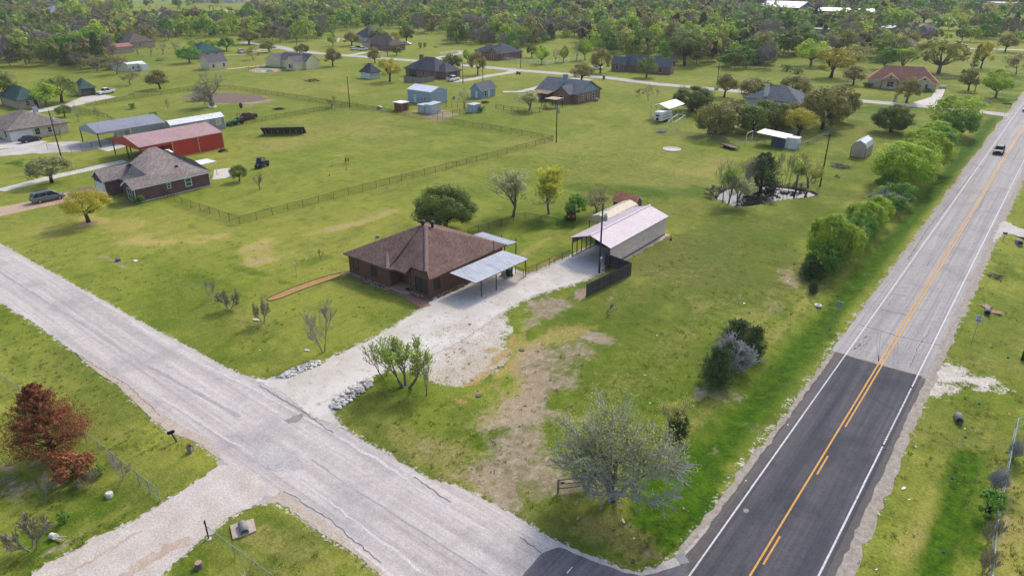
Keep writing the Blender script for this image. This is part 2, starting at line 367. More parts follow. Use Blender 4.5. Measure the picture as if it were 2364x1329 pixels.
cov['lush'] = np.maximum(cov['lush'], np.exp(-((gx + 15.9) / 1.9) ** 2) * sm(42, 50, gy) * yy * .95)
cov['lush'] = np.maximum(cov['lush'], np.exp(-((gx - .9) / 1.5) ** 2) * (1 - sm(60, 64, gy)) * .95 + np.exp(-((gx - 1.2) / 1.6) ** 2) * sm(75, 80, gy) * .4)
cov['dry'] = np.maximum(cov['dry'], .5 * np.exp(-((gx + 19.2) / .9) ** 2) * sm(40, 50, gy) * yy)
pd_, pin = seg_d(gx, gy, POND)
cov['bare'] = np.maximum(cov['bare'], np.where(pin, 1., 1 - sm(.1, .9, pd_)) * .8)
near = (gx ** 2 + gy ** 2) < 190 ** 2
grav = np.zeros(len(gx)); org = np.zeros(len(gx)); vx, vy = gx[near], gy[near]
d_, i_ = seg_d(vx, vy, SIDE); e1 = np.where(i_, 1, 1 - sm(0, .9, d_)) * .54
d_, i_ = seg_d(vx, vy, YARD); e2 = np.where(i_, 1, 1 - sm(0, 1.3, d_)) * .66
d_, i_ = seg_d(vx, vy, BLOBY); e3 = np.where(i_, .66 + .34 * sm(0, 1.5, d_), .66 * (1 - sm(0, 1.0, d_)))
grav[near] = np.maximum.reduce([e1, e2, e3]); grav = np.maximum(grav, (1 - sm(0, .9, np.abs(gx + 8.6) - 5.0)) * .46 * (np.abs(gx + 8.6) > 3))
for rows, am in (((2200,868,70,26,10),.95),((2270,885,60,20,18),.85),((2160,890,40,28,0),.95),((2320,900,40,10,12),.7),((2190,893,46,12,8),1.),((2261,896,22,8,0),1.),((2145,862,30,30,0),.8)): grav = np.maximum(grav, blob(gx, gy, *rows, .9) * am)
for rows, am in (((1150,826,30,12,-30),1.),((1165,815,14,14,0),.9),((1100,868,50,9,-28),1.),((1075,886,30,6,-10),.9),((1130,805,30,10,0),.8),((1060,835,50,20,0),.45),((1180,780,12,22,0),.8),((1150,730,22,10,0),.5),((1090,905,60,14,-20),.6),((1275,600,60,4,-28),.9),((1240,615,50,3,-28),.8),((1190,850,30,20,0),.6)): org = np.maximum(org, blob(gx, gy, *rows) * am)
fa, fb = [], []
idx = np.arange(nr * na).reshape(nr, na)
i0 = idx[:-1, :]; i1 = idx[1:, :]
nx0 = np.roll(i0, -1, axis=1); nx1 = np.roll(i1, -1, axis=1)
quads = np.stack([i0, i1, nx1, nx0], -1).reshape(-1, 4)[:, ::-1]
gmat, nt, b = nodes('grass_ground')
b.inputs['Roughness'].default_value = .95; b.inputs['Specular IOR Level'].default_value = .1
p = pos(nt); at = nt.nodes.new('ShaderNodeAttribute'); at.attribute_name = 'cover'
sp = nt.nodes.new('ShaderNodeSeparateColor'); nt.links.new(at.outputs['Color'], sp.inputs[0])
dry, bare, lush, cool = sp.outputs[0], sp.outputs[1], sp.outputs[2], at.outputs['Alpha']
nL = noise(nt, p, .03, 4); nM = noise(nt, p, .16, 5, .6); nF = noise(nt, p, .9, 5, .65); nV = noise(nt, p, 4.5, 3, .7)
nS = noise(nt, stretch(nt, p, 1.6, .12, 1, 0), 1.0, 4, .65)
warm = mixc(nt, mapr(nt, nM, .35, .65), S(142,153,54), S(124,140,46))
warm = mixc(nt, mapr(nt, nL, .42, .62), warm, S(156,158,66))
cool_shade_col = mixc(nt, mapr(nt, nM, .35, .65), S(98,120,28), S(86,108,24))  # darker green with the cloud shade mixed into the turf colour
cool_shade_col = mixc(nt, mapr(nt, nL, .44, .6), cool_shade_col, S(108,115,52))
col = mixc(nt, cool, warm, cool_shade_col)
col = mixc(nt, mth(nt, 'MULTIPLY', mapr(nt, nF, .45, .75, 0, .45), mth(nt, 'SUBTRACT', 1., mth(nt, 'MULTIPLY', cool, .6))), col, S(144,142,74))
col = mixc(nt, mth(nt, 'MULTIPLY', mapr(nt, nS, .5, .66), .42), col, S(96,116,38))
nG = noise(nt, p, .38, 4, .62); nP = noise(nt, stretch(nt, p, .5, 1.4, 1, .3), .5, 5, .68)
col = mixc(nt, mapr(nt, nG, .5, .7, 0, .6), col, S(92,114,34))
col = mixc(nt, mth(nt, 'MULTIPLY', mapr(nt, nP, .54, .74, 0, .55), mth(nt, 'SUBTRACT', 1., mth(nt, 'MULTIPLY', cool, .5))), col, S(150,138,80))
def thr(a, n, lo=.42, hi=.62, k=.55): return mapr(nt, mth(nt, 'ADD', a, mth(nt, 'MULTIPLY', mth(nt, 'SUBTRACT', n, .5), k * 2)), lo, hi)
nMF = mth(nt, 'ADD', mth(nt, 'MULTIPLY', nM, .5), mth(nt, 'MULTIPLY', nF, .5))
n5 = noise(nt, stretch(nt, p, 1.5, .8, 1, .4), 1.6, 5, .72)
lc = mixc(nt, mapr(nt, nF, .35, .65), S(56,92,6), S(82,114,12))
col = mixc(nt, thr(lush, mth(nt, 'ADD', mth(nt, 'MULTIPLY', nMF, .6), mth(nt, 'MULTIPLY', n5, .4)), .3, .8, .8), col, lc)
dc = mixc(nt, mapr(nt, nF, .35, .65), S(222,192,126), S(176,156,92))
col = mixc(nt, mth(nt, 'MULTIPLY', thr(dry, mth(nt, 'ADD', mth(nt, 'MULTIPLY', nMF, .45), mth(nt, 'MULTIPLY', n5, .55)), .25, .95, 1.1), .72), col, dc)
nB = noise(nt, stretch(nt, p, 1.3, .7, 1, -.5), 1.3, 5, .7); nB2 = noise(nt, p, 2.6, 4, .7)
bc = mixc(nt, mapr(nt, nM, .4, .6), S(160,140,122), S(180,160,140))
bc = mixc(nt, mapr(nt, nB, .48, .7, 0, .8), bc, S(210,192,172))
bc = mixc(nt, mapr(nt, nV, .52, .7), bc, S(128,112,92))
nFV = mth(nt, 'ADD', mth(nt, 'MULTIPLY', nF, .35), mth(nt, 'ADD', mth(nt, 'MULTIPLY', nB, .35), mth(nt, 'MULTIPLY', nB2, .3)))
col = mixc(nt, mth(nt, 'MULTIPLY', thr(bare, nFV, .26, .84, 1.5), .82), col, bc)
col = mixc(nt, mth(nt, 'MULTIPLY', mapr(nt, noise(nt, p, 2.3, 3, .7), .66, .76), mapr(nt, nM, .45, .62, 0, .8)), col, S(196,182,156))
a2 = nt.nodes.new('ShaderNodeAttribute'); a2.attribute_name = 'cover2'; s2 = nt.nodes.new('ShaderNodeSeparateColor'); nt.links.new(a2.outputs['Color'], s2.inputs[0])
n6 = noise(nt, p, 3.2, 4, .75); nGr = mth(nt, 'ADD', mth(nt, 'MULTIPLY', nF, .45), mth(nt, 'MULTIPLY', n6, .55))
gc = mixc(nt, mapr(nt, nM, .4, .62), S(216,208,198), S(196,184,168))
col = mixc(nt, thr(s2.outputs[0], nGr, .5, .68, 1.5), col, gc)
col = mixc(nt, mth(nt, 'MULTIPLY', thr(s2.outputs[1], nGr, .4, .75, 1.2), .85), col, mixc(nt, n6, S(206,168,112), S(150,132,78)))
col = mixc(nt, thr(s2.outputs[2], nGr, .35, .7, .7), col, mixc(nt, nF, S(84,70,56), S(62,56,40)))
col = mixc(nt, 1., col, mapr(nt, nV, .25, .75, .66, 1.3), 'MULTIPLY')
col = mixc(nt, 1., col, mapr(nt, nF, .25, .75, .84, 1.16), 'MULTIPLY')
col = mixc(nt, 1., col, mapr(nt, noise(nt, p, 12, 2, .7), .25, .75, .72, 1.28), 'MULTIPLY')
nt.links.new(col, b.inputs['Base Color'])
bump(nt, b, mth(nt, 'ADD', nV, mth(nt, 'MULTIPLY', nF, 1.5)), .55, .12)
gr = npmesh('ground', np.stack([gx, gy, gzv], 1), quads, [gmat], smooth=True)
ca = gr.data.attributes.new('cover', 'FLOAT_COLOR', 'POINT')
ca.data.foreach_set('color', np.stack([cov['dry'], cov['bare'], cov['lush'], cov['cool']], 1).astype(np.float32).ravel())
c2 = gr.data.attributes.new('cover2', 'FLOAT_COLOR', 'POINT'); c2.data.foreach_set('color', np.stack([grav, org, np.where(pin, 1., 1 - sm(.0, .7, pd_)), grav * 0 + 1], 1).astype(np.float32).ravel())
tag(gr, kind='structure')
# ================================================================== ROADS AND DRIVES
RNG = random.Random(4)
def ragged(pl, step, amp, rnd=RNG, closed=True):
    out = []; n = len(pl)
    for i in range(n if closed else n - 1):
        a, b_ = Vector(pl[i][:2]), Vector(pl[(i + 1) % n][:2]); L = (b_ - a).length; k = max(1, min(160, int(L / step)))
        nrm = Vector((-(b_ - a).y, (b_ - a).x)).normalized() if L > 1e-6 else Vector((0, 0))
        for j in range(k):
            q = a.lerp(b_, j / k) + nrm * rnd.gauss(0, amp) * (1 if j else .5); out.append((q.x, q.y))
    return out
SHEETS = []
def sheet(name, pl, z, mat, step=.5, amp=.12, label=None, follow=False):
    """flat ground sheet with an uneven edge, triangulated"""
    pts = ragged(pl, step, amp) if step else [q[:2] for q in pl]
    SHEETS.append(name); z += len(SHEETS) * 7e-5
    vv, _e, ff, _a, _b, _d = delaunay_2d_cdt([Vector(q) for q in pts], [], [list(range(len(pts)))], 1, 1e-5)
    me = bpy.data.meshes.new(name); me.from_pydata([(q.x, q.y, z) for q in vv], [], [f if (vv[f[1]] - vv[f[0]]).cross(vv[f[2]] - vv[f[0]]) > 0 else f[::-1] for f in ff]); me.materials.append(mat)
    o = bpy.data.objects.new(name, me); COL.objects.link(o)
    return tag(o, kind='structure')
def px2(rows): return [P(x, y)[:2] for x, y in rows]
def strip(name, pl, w_, z, mat, step=1.5, amp=.15):
    """road of constant width along a centre line"""
    pl = [Vector(q[:2]) for q in pl]; Lf, Rt = [], []
    for i, q in enumerate(pl):
        d = (pl[min(i + 1, len(pl) - 1)] - pl[max(i - 1, 0)]).normalized(); nn = Vector((-d.y, d.x)) * w_ / 2
        Lf.append(q + nn); Rt.append(q - nn)
    return sheet(name, Lf + Rt[::-1], z, mat, step, amp)
def roadmat(name, c1, c2, c3, axis=1, tracks=None, ca=None):
    """asphalt or chip seal worn along its length, with stains and fine aggregate"""
    m, nt, b = nodes(name); b.inputs['Roughness'].default_value = .9; b.inputs['Specular IOR Level'].default_value = .2
    p = pos(nt); rot = ca or 0
    lng = noise(nt, stretch(nt, p, .03 if axis == 0 else .9, .9 if axis == 0 else .03, 1, rot), 1.0, 5, .6)
    blo = noise(nt, p, .18, 5, .6, .4); fin = noise(nt, p, 7, 3, .75); gr_ = noise(nt, p, 26, 2, .7)
    col = mixc(nt, mapr(nt, lng, .35, .65), c1, c2)
    col = mixc(nt, 1., col, mapr(nt, noise(nt, stretch(nt, p, .03 if axis == 0 else 3.4, 3.4 if axis == 0 else .02, 1), 1.0, 3, .7), .3, .7, .88 if axis == 0 else .8, 1.12 if axis == 0 else 1.24), 'MULTIPLY')
    col = mixc(nt, mapr(nt, blo, .5, .72, 0, .8), col, c3)
    mid = noise(nt, p, 1.7, 4, .7)
    col = mixc(nt, 1., col, mapr(nt, mid, .3, .7, .86, 1.12), 'MULTIPLY')
    col = mixc(nt, 1., col, mapr(nt, fin, .3, .7, .8, 1.18), 'MULTIPLY')
    col = mixc(nt, 1., col, mapr(nt, gr_, .3, .7, .8, 1.2), 'MULTIPLY')
    nt.links.new(col, b.inputs['Base Color']); bump(nt, b, mth(nt, 'ADD', fin, gr_), .3, .02)
    return m
m_new = roadmat('new_asphalt', S(72,73,82), S(98,96,100), S(62,63,71))
m_old = roadmat('old_asphalt', S(166,161,160), S(178,173,169), S(150,146,148))
m_shd = roadmat('shoulder_asphalt', S(100,96,96), S(112,106,104), S(92,88,90))
m_edge = M('road_edge_gravel', S(186,176,168), S(150,138,122), 2.2, .95, bmp=.4, fine=9, world=True)
m_side = roadmat('chip_seal', S(214,205,199), S(190,181,177), S(172,164,163), axis=0)
m_gravel = M('white_gravel', S(214,208,202), S(190,182,172), .35, .95, bmp=.35, fine=6, world=True)
m_white = M('road_paint_white', S(228,226,228), S(196,194,196), 3, .7, fine=9, world=True)
m_yellow = M('road_paint_yellow', S(226,166,62), S(206,150,70), 3, .7, fine=9, world=True)
m_conc = M('pale_concrete', S(222,216,208), S(200,192,182), .8, .85, fine=4, world=True)
m_tar = M('tar_seal', S(70,70,80), S(52,52,60), 4, .6, world=True)
m_bdrive = M('pinkish_drive', S(206,176,148), S(186,158,136), .9, .9, fine=5, world=True)
m_gstreet = M('street_chip_seal', S(200,194,190), S(180,175,174), .2, .9, fine=3, world=True)
Z1, Z2, Z3, Z4 = .012, .020, .028, .036
YB = 71.3
sheet('highway_verge', [(-13.5, 30), (-3.0, 24), (-3.55, YB - 8), (-3.6, 165), (-3.9, 900), (-13.6, 900), (-14.0, 165), (-13.2, 60)], Z1, m_edge, 1.0, .16)
sheet('highway_shoulder', [(-12.75, 20), (-4.15, 20), (-4.35, YB), (-12.85, YB)], Z2, m_shd, .7, .06)
sheet('highway_new_surface', [(-12.05, 20), (-4.75, 20), (-4.75, YB + .3), (-12.05, YB - .2)], Z3, m_new, .35, .022)
sheet('highway_old_surface', [(-13.3, YB + .05), (-4.4, YB + .65), (-4.5, 170), (-4.6, 900), (-13.0, 900), (-13.2, 160)], Z2, m_old, 1.0, .07)
def band(name, x, w_, y0, y1, mat, z=Z4, seg=3.0, worn=0., gap=0.):
    bb = B(); y = y0
    while y < y1:
        ye = min(y + seg, y1)
        if worn and RNG.random() < worn: y = ye; continue
        bb.poly([(x - w_ / 2 + RNG.gauss(0, .005), y, z), (x + w_ / 2 + RNG.gauss(0, .005), y, z), (x + w_ / 2, ye, z), (x - w_ / 2, ye, z)]); y = ye + gap * RNG.uniform(.6, 1.4)
    return tag(bb.build(name, mat), kind='structure')
band('edge_line', -11.9, .13, 24, YB - 14, m_white); band('edge_line', -11.9, .13, YB - 14, YB, m_white, Z4, .3, .02, .06); band('edge_line', -11.9, .13, YB, 700, m_white, Z4, 30)
band('edge_line', -5.12, .13, 24, 56, m_white); band('edge_line', -5.12, .13, 56, YB, m_white, Z4, .3, .03, .07); band('edge_line', -5.12, .13, YB, 700, m_white, Z4, 30)
band('centre_line', -8.72, .14, 24, 700, m_yellow, Z4, 12)
yd = P(1950, 985)[1]
band('centre_line', -8.38, .14, yd, 700, m_yellow, Z4, 12)
for (xa, ya), (xb, yb_) in (((1905, 1050), (1881, 1093)), ((1795, 1235), (1757, 1300))):
    band('centre_line', -8.38, .13, P(xb, yb_)[1], P(xa, ya)[1], m_yellow, Z4, .5)
# tar seams and skid marks of the old surface
def wander(name, pl, w_, mat, z, amp=.05, step=.5):
    pl = ragged(pl, step, amp, closed=False) + [pl[-1][:2]]; bb = B(); prev = None
    for i in range(len(pl)):
        d = Vector(pl[min(i + 1, len(pl) - 1)]) - Vector(pl[max(i - 1, 0)]); d = d.normalized() if d.length else Vector((1, 0))
        ww = w_ * RNG.uniform(.55, 1.2); a = (pl[i][0] - d.y * ww / 2, pl[i][1] + d.x * ww / 2, z); c = (pl[i][0] + d.y * ww / 2, pl[i][1] - d.x * ww / 2, z)
        if prev: bb.poly([prev[0], prev[1], c, a])
        prev = (a, c)
    o = bb.build(name, mat); tag(o, kind='structure'); return o
for rows, ww in (([(2190,473),(2140,530),(2105,585),(2096,600)], .22), ([(2240,405),(2222,430),(2208,448)], .12), ([(2330,345),(2305,395),(2280,435),(2262,480)], .2), ([(2262,480),(2235,505),(2215,530)], .1), ([(2355,340),(2340,370)], .1),
    ([(1985,750),(2030,763),(2075,776),(2172,798)], .12), ([(2035,715),(2100,729)], .1), ([(2030,672),(2090,684)], .09), ([(2075,776),(2062,800)], 0.1), ([(2150,757),(2118,803),(2112,826),(2100,848)], .09), ([(2060,690),(2050,705)], .07), ([(2200,574),(2268,585)], .07), ([(2090,612),(2128,617)], .07),
    ([(2075,640),(2110,648)], .07),([(2062,662),(2120,670)], .06),([(2148,600),(2140,615),(2128,612)],.07),([(2175,535),(2160,560)],.06),([(1998,778),(1975,806),(1972,800),(1992,776),(2008,780),(1985,808)],.06)):
    wander('tar_seal', px2(rows), ww, m_tar, Z3 + .002, .06, .4)
m_skid = M('tyre_rubber_mark', S(140,136,142), S(156,152,156), 2, .8, fine=7, world=True)
for rows, ww in (([(2026,765),(2023,790),(2030,840)], .14), ([(2033,765),(2030,800),(2028,838)], .1), ([(2066,772),(2064,810),(2062,850)], .16), ([(2072,770),(2072,850)], .1)):
    wander('skid_mark', px2(rows), ww, m_skid, Z3 + .004, .01, 1)
for rows in ([(1998,774),(2003,775),(2000,780),(1994,779)], [(1984,792),(1990,793),(1985,800),(1978,799)], [(1972,802),(1978,803),(1974,807),(1970,806)]):
    sheet('asphalt_patch', px2(rows), Z3 + .006, m_tar, .2, .02)
m_pch = M('cement_patch', S(160,160,164), S(140,140,146), 2, .9, fine=8, world=True)
sheet('asphalt_patch', px2([(1716,1175),(1722,1173),(1728,1176),(1729,1181),(1723,1184),(1716,1181)]), Z3 + .006, m_pch, .15, .02)
# lane that crosses the foreground
sheet('side_road', SIDE, Z1 + .002, m_side, .22, .07)
m_bl = M('warm_gravel', S(216,207,199), S(196,182,171), .5, .95, bmp=.3, fine=7, world=True)
sheet('driveway', px2([(505,1072),(448,1118),(384,1156),(307,1205),(230,1236),(166,1274),(102,1305),(72,1330),(-40,1420),(200,1478),(330,1374),(399,1300),(481,1231),(525,1193),(590,1164),(618,1130),(585,1090),(545,1075)]), Z2 + .0005, m_bl, .25, .1)
m_track = M('tan_wheel_track', S(188,164,144), S(204,186,170), .8, .95, fine=8, world=True)
wander('tan_track', px2([(120,1345),(200,1300),(270,1258),(330,1225)]), .28, m_track, Z2 + .006, .12, .3); wander('tan_track', px2([(260,1350),(330,1300),(400,1262),(440,1245)]), .9, m_track, Z2 + .006, .15, .3)
m_lanedk = M('oiled_centre_strip', S(168,161,162), S(188,181,181), .8, .9, fine=6, world=True)
wander('worn_strip', px2([(-150,545),(0,628),(69,672),(200,755),(330,838),(450,905),(555,962)]), .42, m_lanedk, Z2 + .002, .05, .8)
wander('worn_strip', px2([(720,1060),(800,1118),(900,1180),(1000,1245),(1127,1324)]), .16, m_lanedk, Z2 + .002, .05, .8)
m_lite = M('loose_chip_strip', S(222,214,212), S(206,198,196), .8, .9, fine=6, world=True)
for rows, ww in (([(304,747),(390,792),(486,849),(600,903),(680,950),(756,992),(884,1068),(1025,1168),(1127,1224)], .3), ([(317,883),(409,939),(486,990),(585,1050),(680,1101),(769,1165),(820,1201),(866,1240),(923,1278),(974,1322)], .22)):
    wander('loose_gravel_strip', px2(rows), ww, m_lite, Z2 + .002, .06, .7)
m_crack = M('road_edge_crack', S(140,134,134), S(104,99,102), 2, .9, world=True)
for rows, ww in (([(175,815),(230,850),(300,893),(345,935),(370,960)], .08), ([(655,1133),(690,1150),(712,1170),(765,1200),(820,1250),(880,1300)], .09), ([(1200,1240),(1250,1276)], .1), ([(955,1100),(1000,1130),(1040,1160)], .1), ([(600,890),(650,920),(700,950),(770,1000)], .12)):
    wander('edge_crack', px2(rows), ww, m_crack, Z2 + .004, .06, .35)
m_bank = M('pale_soil_edge', S(204,190,176), S(184,166,148), .8, .95, bmp=.3, fine=6, world=True)
sheet('soil_edge', px2([(180,814),(235,848),(290,884),(335,919),(375,954),(420,984),(470,1007),(508,1046),(507,1060),(450,1019),(386,995),(353,967),(307,923),(269,887),(220,856)]), Z2 + .001, m_bank, .4, .02)
sheet('soil_edge', px2([(610,1160),(650,1132),(690,1155),(715,1182),(770,1215),(830,1275),(890,1320),(880,1327),(820,1276),(733,1222),(692,1187),(641,1157)]), Z2 + .001, m_bank, .3, .03)
m_dark = M('asphalt_stain', S(178,171,172), S(204,196,194), .5, .9, fine=5, world=True)
sheet('stain', px2([(600,1010),(640,1030),(690,1045),(705,1075),(680,1088),(620,1085),(585,1055)]), Z2 + .003, m_dark, .3, .1)
sheet('stain', px2([(655,970),(700,952),(702,960),(690,972),(665,978)]), Z2 + .003, M('rusty_stain', S(150,140,134), S(164,154,146), .9, .9, fine=6, world=True), .3, .06)
sheet('apron', px2([(1252,1277),(1290,1262),(1323,1276),(1385,1300),(1440,1322),(1480,1329),(1530,1316),(1588,1297),(1592,1340),(1560,1420),(1120,1400),(1205,1329)]), Z2 + .004, roadmat('apron_asphalt', S(108,106,112), S(122,118,122), S(98,96,102)), .5, .05)
sheet('apron', px2([(1556,1280),(1580,1275),(1592,1298),(1572,1302)]), Z3 + .004, m_pch, .3, .03)
wander('line_remnant', px2([(1322,1308),(1309,1323)]), .1, m_white, Z4, .01, .2)
# gravel drive and yard of the brown house
m_yard, nt, b = nodes('caliche_gravel'); b.inputs['Roughness'].default_value = .95; b.inputs['Specular IOR Level'].default_value = .1
p = pos(nt); big = noise(nt, p, .22, 5, .6); med = noise(nt, p, 1.1, 4, .65); fin = noise(nt, p, 8, 3, .75)
col = mixc(nt, mapr(nt, big, .38, .66), S(226,220,212), S(204,194,182)); col = mixc(nt, mapr(nt, med, .56, .74, 0, .75), col, S(150,146,112))
col = mixc(nt, 1., col, mapr(nt, fin, .28, .72, .8, 1.16), 'MULTIPLY'); nt.links.new(col, b.inputs['Base Color']); bump(nt, b, fin, .4, .03)
sheet('driveway', YARD, Z3, m_yard, .3, .12)
m_orange = M('dry_orange_weeds', S(196,160,110), S(176,150,104), 1.2, .95, fine=7, world=True)
rr = random.Random(9)
m_weed = M('yard_weeds', S(150,148,110), S(136,138,96), 1.5, .95, fine=8, world=True)
bb = B()
for i in range(150):
    if rr.random() < .6: cx, cy = P(rr.gauss(1030, 40), rr.gauss(770, 25))[:2]
    else: cx, cy = P(*rr.choice([(rr.uniform(1080,1200), rr.uniform(640,700)), (rr.uniform(1000,1130), rr.uniform(730,780))]))[:2]
    r_ = rr.uniform(.04, .13); n_ = 6
    bb.poly([(cx + r_ * rr.uniform(.5, 1.2) * math.cos(2 * math.pi * k / n_), cy + r_ * rr.uniform(.5, 1.2) * math.sin(2 * math.pi * k / n_), Z3 + .008 + i * 2e-5) for k in range(n_)])
tag(bb.build('weeds', m_weed), kind='stuff')
sheet('driveway', px2([(2306,520),(2320,510),(2345,523),(2380,535),(2500,560),(2500,600),(2364,548),(2330,540),(2312,545),(2290,560)]), Z2, m_gravel, .5, .15)
# streets and drives of the houses beyond
ST = [(560,98),(641,108),(680,117),(741,124),(795,128),(897,136),(1025,146),(1190,162),(1305,171),(1397,179),(1513,194),(1640,205),(1716,212),(1780,217),(1900,226),(1985,233),(2056,239),(2142,246),(2250,257),(2320,265),(2352,268)]
strip('street', px2(ST), 5.6, Z1, m_gstreet, 3, .2)
strip('driveway', px2([(1190,163),(1176,168),(1130,175),(1085,184),(1046,189)]), 4.0, Z2, m_gravel, 2, .2)
strip('driveway', px2([(1025,146),(1010,133),(1060,125),(1068,118)]), 3, Z2, m_gravel, 2, .2)
strip('driveway', px2([(800,130),(840,122),(900,118)]), 4, Z2, m_gravel, 2, .2)
strip('driveway', px2([(640,112),(560,120),(600,118)]), 2.5, Z2, m_gravel, 2, .2)
strip('driveway', px2([(775,97),(780,88),(800,92)]), 3, Z2, m_gravel, 2, .2)
sheet('driveway', px2([(1298,182),(1330,180),(1370,184),(1345,190),(1320,188)]), Z2, m_gravel, 1, .2)
strip('driveway', px2([(1300,186),(1250,200),(1200,212),(1160,212)]), 3, Z2, m_gravel, 1.5, .2)
sheet('driveway', px2([(2108,237),(2150,224),(2160,207),(2182,206),(2178,218),(2165,240),(2150,249)]), Z2, m_conc, 0)
sheet('driveway', px2([(1772,222),(1800,213),(1812,226),(1795,232),(1780,230)]), Z2, m_conc, 0)
strip('driveway', px2([(0,440),(60,425),(125,408),(200,392),(245,381),(290,372)]), 2.9, Z2, m_conc, 0)
sheet('driveway', px2([(0,478),(60,467),(100,457),(160,443),(205,430),(232,432),(250,440),(245,452),(180,464),(100,478),(0,500),(-60,512),(-60,490)]), Z2, m_bdrive, 0)
m_brown = M('brown_paving', S(128,108,96), S(112,94,86), 1, .9, fine=5, world=True)
sheet('driveway_patch', px2([(160,443),(205,430),(232,432),(238,442),(150,462)]), Z2 + .004, m_brown, .5, .1)
sheet('driveway', px2([(495,392),(530,388),(545,400),(520,412),(490,415)]), Z2, m_conc, 0)
sheet('driveway', px2([(-40,352),(60,338),(110,330),(160,326),(225,332),(250,322),(300,310),(320,314),(280,330),(230,342),(160,352),(60,356),(-40,365)]), Z1, m_gravel, .8, .2)
sheet('driveway', px2([(-60,318),(40,326),(75,320),(110,328),(60,340),(-60,348)]), Z2, m_conc, 0)
sheet('concrete_slab', px2([(182,331),(235,320),(315,332),(250,350)]), Z2 + .004, m_conc, 0)
sheet('driveway', px2([(62,258),(120,247),(150,240),(190,224),(235,218),(268,224),(205,238),(150,250),(80,262)]), Z2, m_conc, 0)
strip('driveway', px2([(525,160),(600,152),(640,148)]), 3, Z2, m_bdrive, 1.5, .15)
strip('driveway', px2([(520,128),(570,125),(620,118)]), 3, Z1, m_bdrive, 1.5, .15)
strip('far_street', px2([(1640,88),(1690,92),(1740,88),(1860,95)]), 4, Z1, m_gstreet, 3, .2)
strip('far_street', px2([(2100,50),(2230,56),(2300,58),(2420,62)]), 8, Z1, m_gravel, 4, .3)
strip('far_street', px2([(2230,112),(2300,114),(2420,118)]), 5, Z1, m_gravel, 4, .3)
strip('far_street', px2([(1870,45),(1900,50),(1950,40)]), 12, Z1, m_bdrive, 4, .3)
strip('driveway', px2([(1880,85),(1905,85),(1890,90)]), 5, Z1, m_gravel, 4, .3)
m_fieldp = M('far_pale_field', S(146,160,92), S(128,146,78), .01, .95, world=True)
sheet('far_field', px2([(60,10),(300,6),(560,3),(900,-4),(560,-12),(50,-4)]), Z1, M('far_green_field', S(118,142,80), S(104,130,66), .008, .95, world=True), 12, 2)
sheet('far_field', px2([(1340,16),(1440,7),(1560,3),(1480,1),(1380,6)]), Z1, m_fieldp, 10, 2)
# pond and far water
m_water, nt, b = nodes('pond_water'); b.inputs['Base Color'].default_value = (.012, .016, .014, 1); b.inputs['Roughness'].default_value = .015; b.inputs['IOR'].default_value = 1.33; b.inputs['Specular IOR Level'].default_value = .5
bump(nt, b, noise(nt, pos(nt), 1.6, 2), .02, .02)
cx = sum(q[0] for q in POND) / len(POND); cy = sum(q[1] for q in POND) / len(POND)
sheet('pond_water', [(cx + (x - cx) * 1.06, cy + (y - cy) * 1.06) for x, y in POND], -.26, m_water, 0)
m_lake = M('far_water', S(186,190,196), S(170,176,184), .02, .15, world=True)
sheet('lake_water', px2([(338,37),(380,29),(460,26),(530,23),(545,26),(480,31),(400,35)]), Z1 + .01, m_water, 0)
sheet('garden_soil', px2([(418,222),(470,214),(540,215),(600,222),(622,229),(580,236),(520,239),(470,235)]), Z1, M('tilled_soil', S(134,112,100), S(118,98,88), 1, .95, st=(.3, 3, 1), fine=4, world=True), .8, .2)
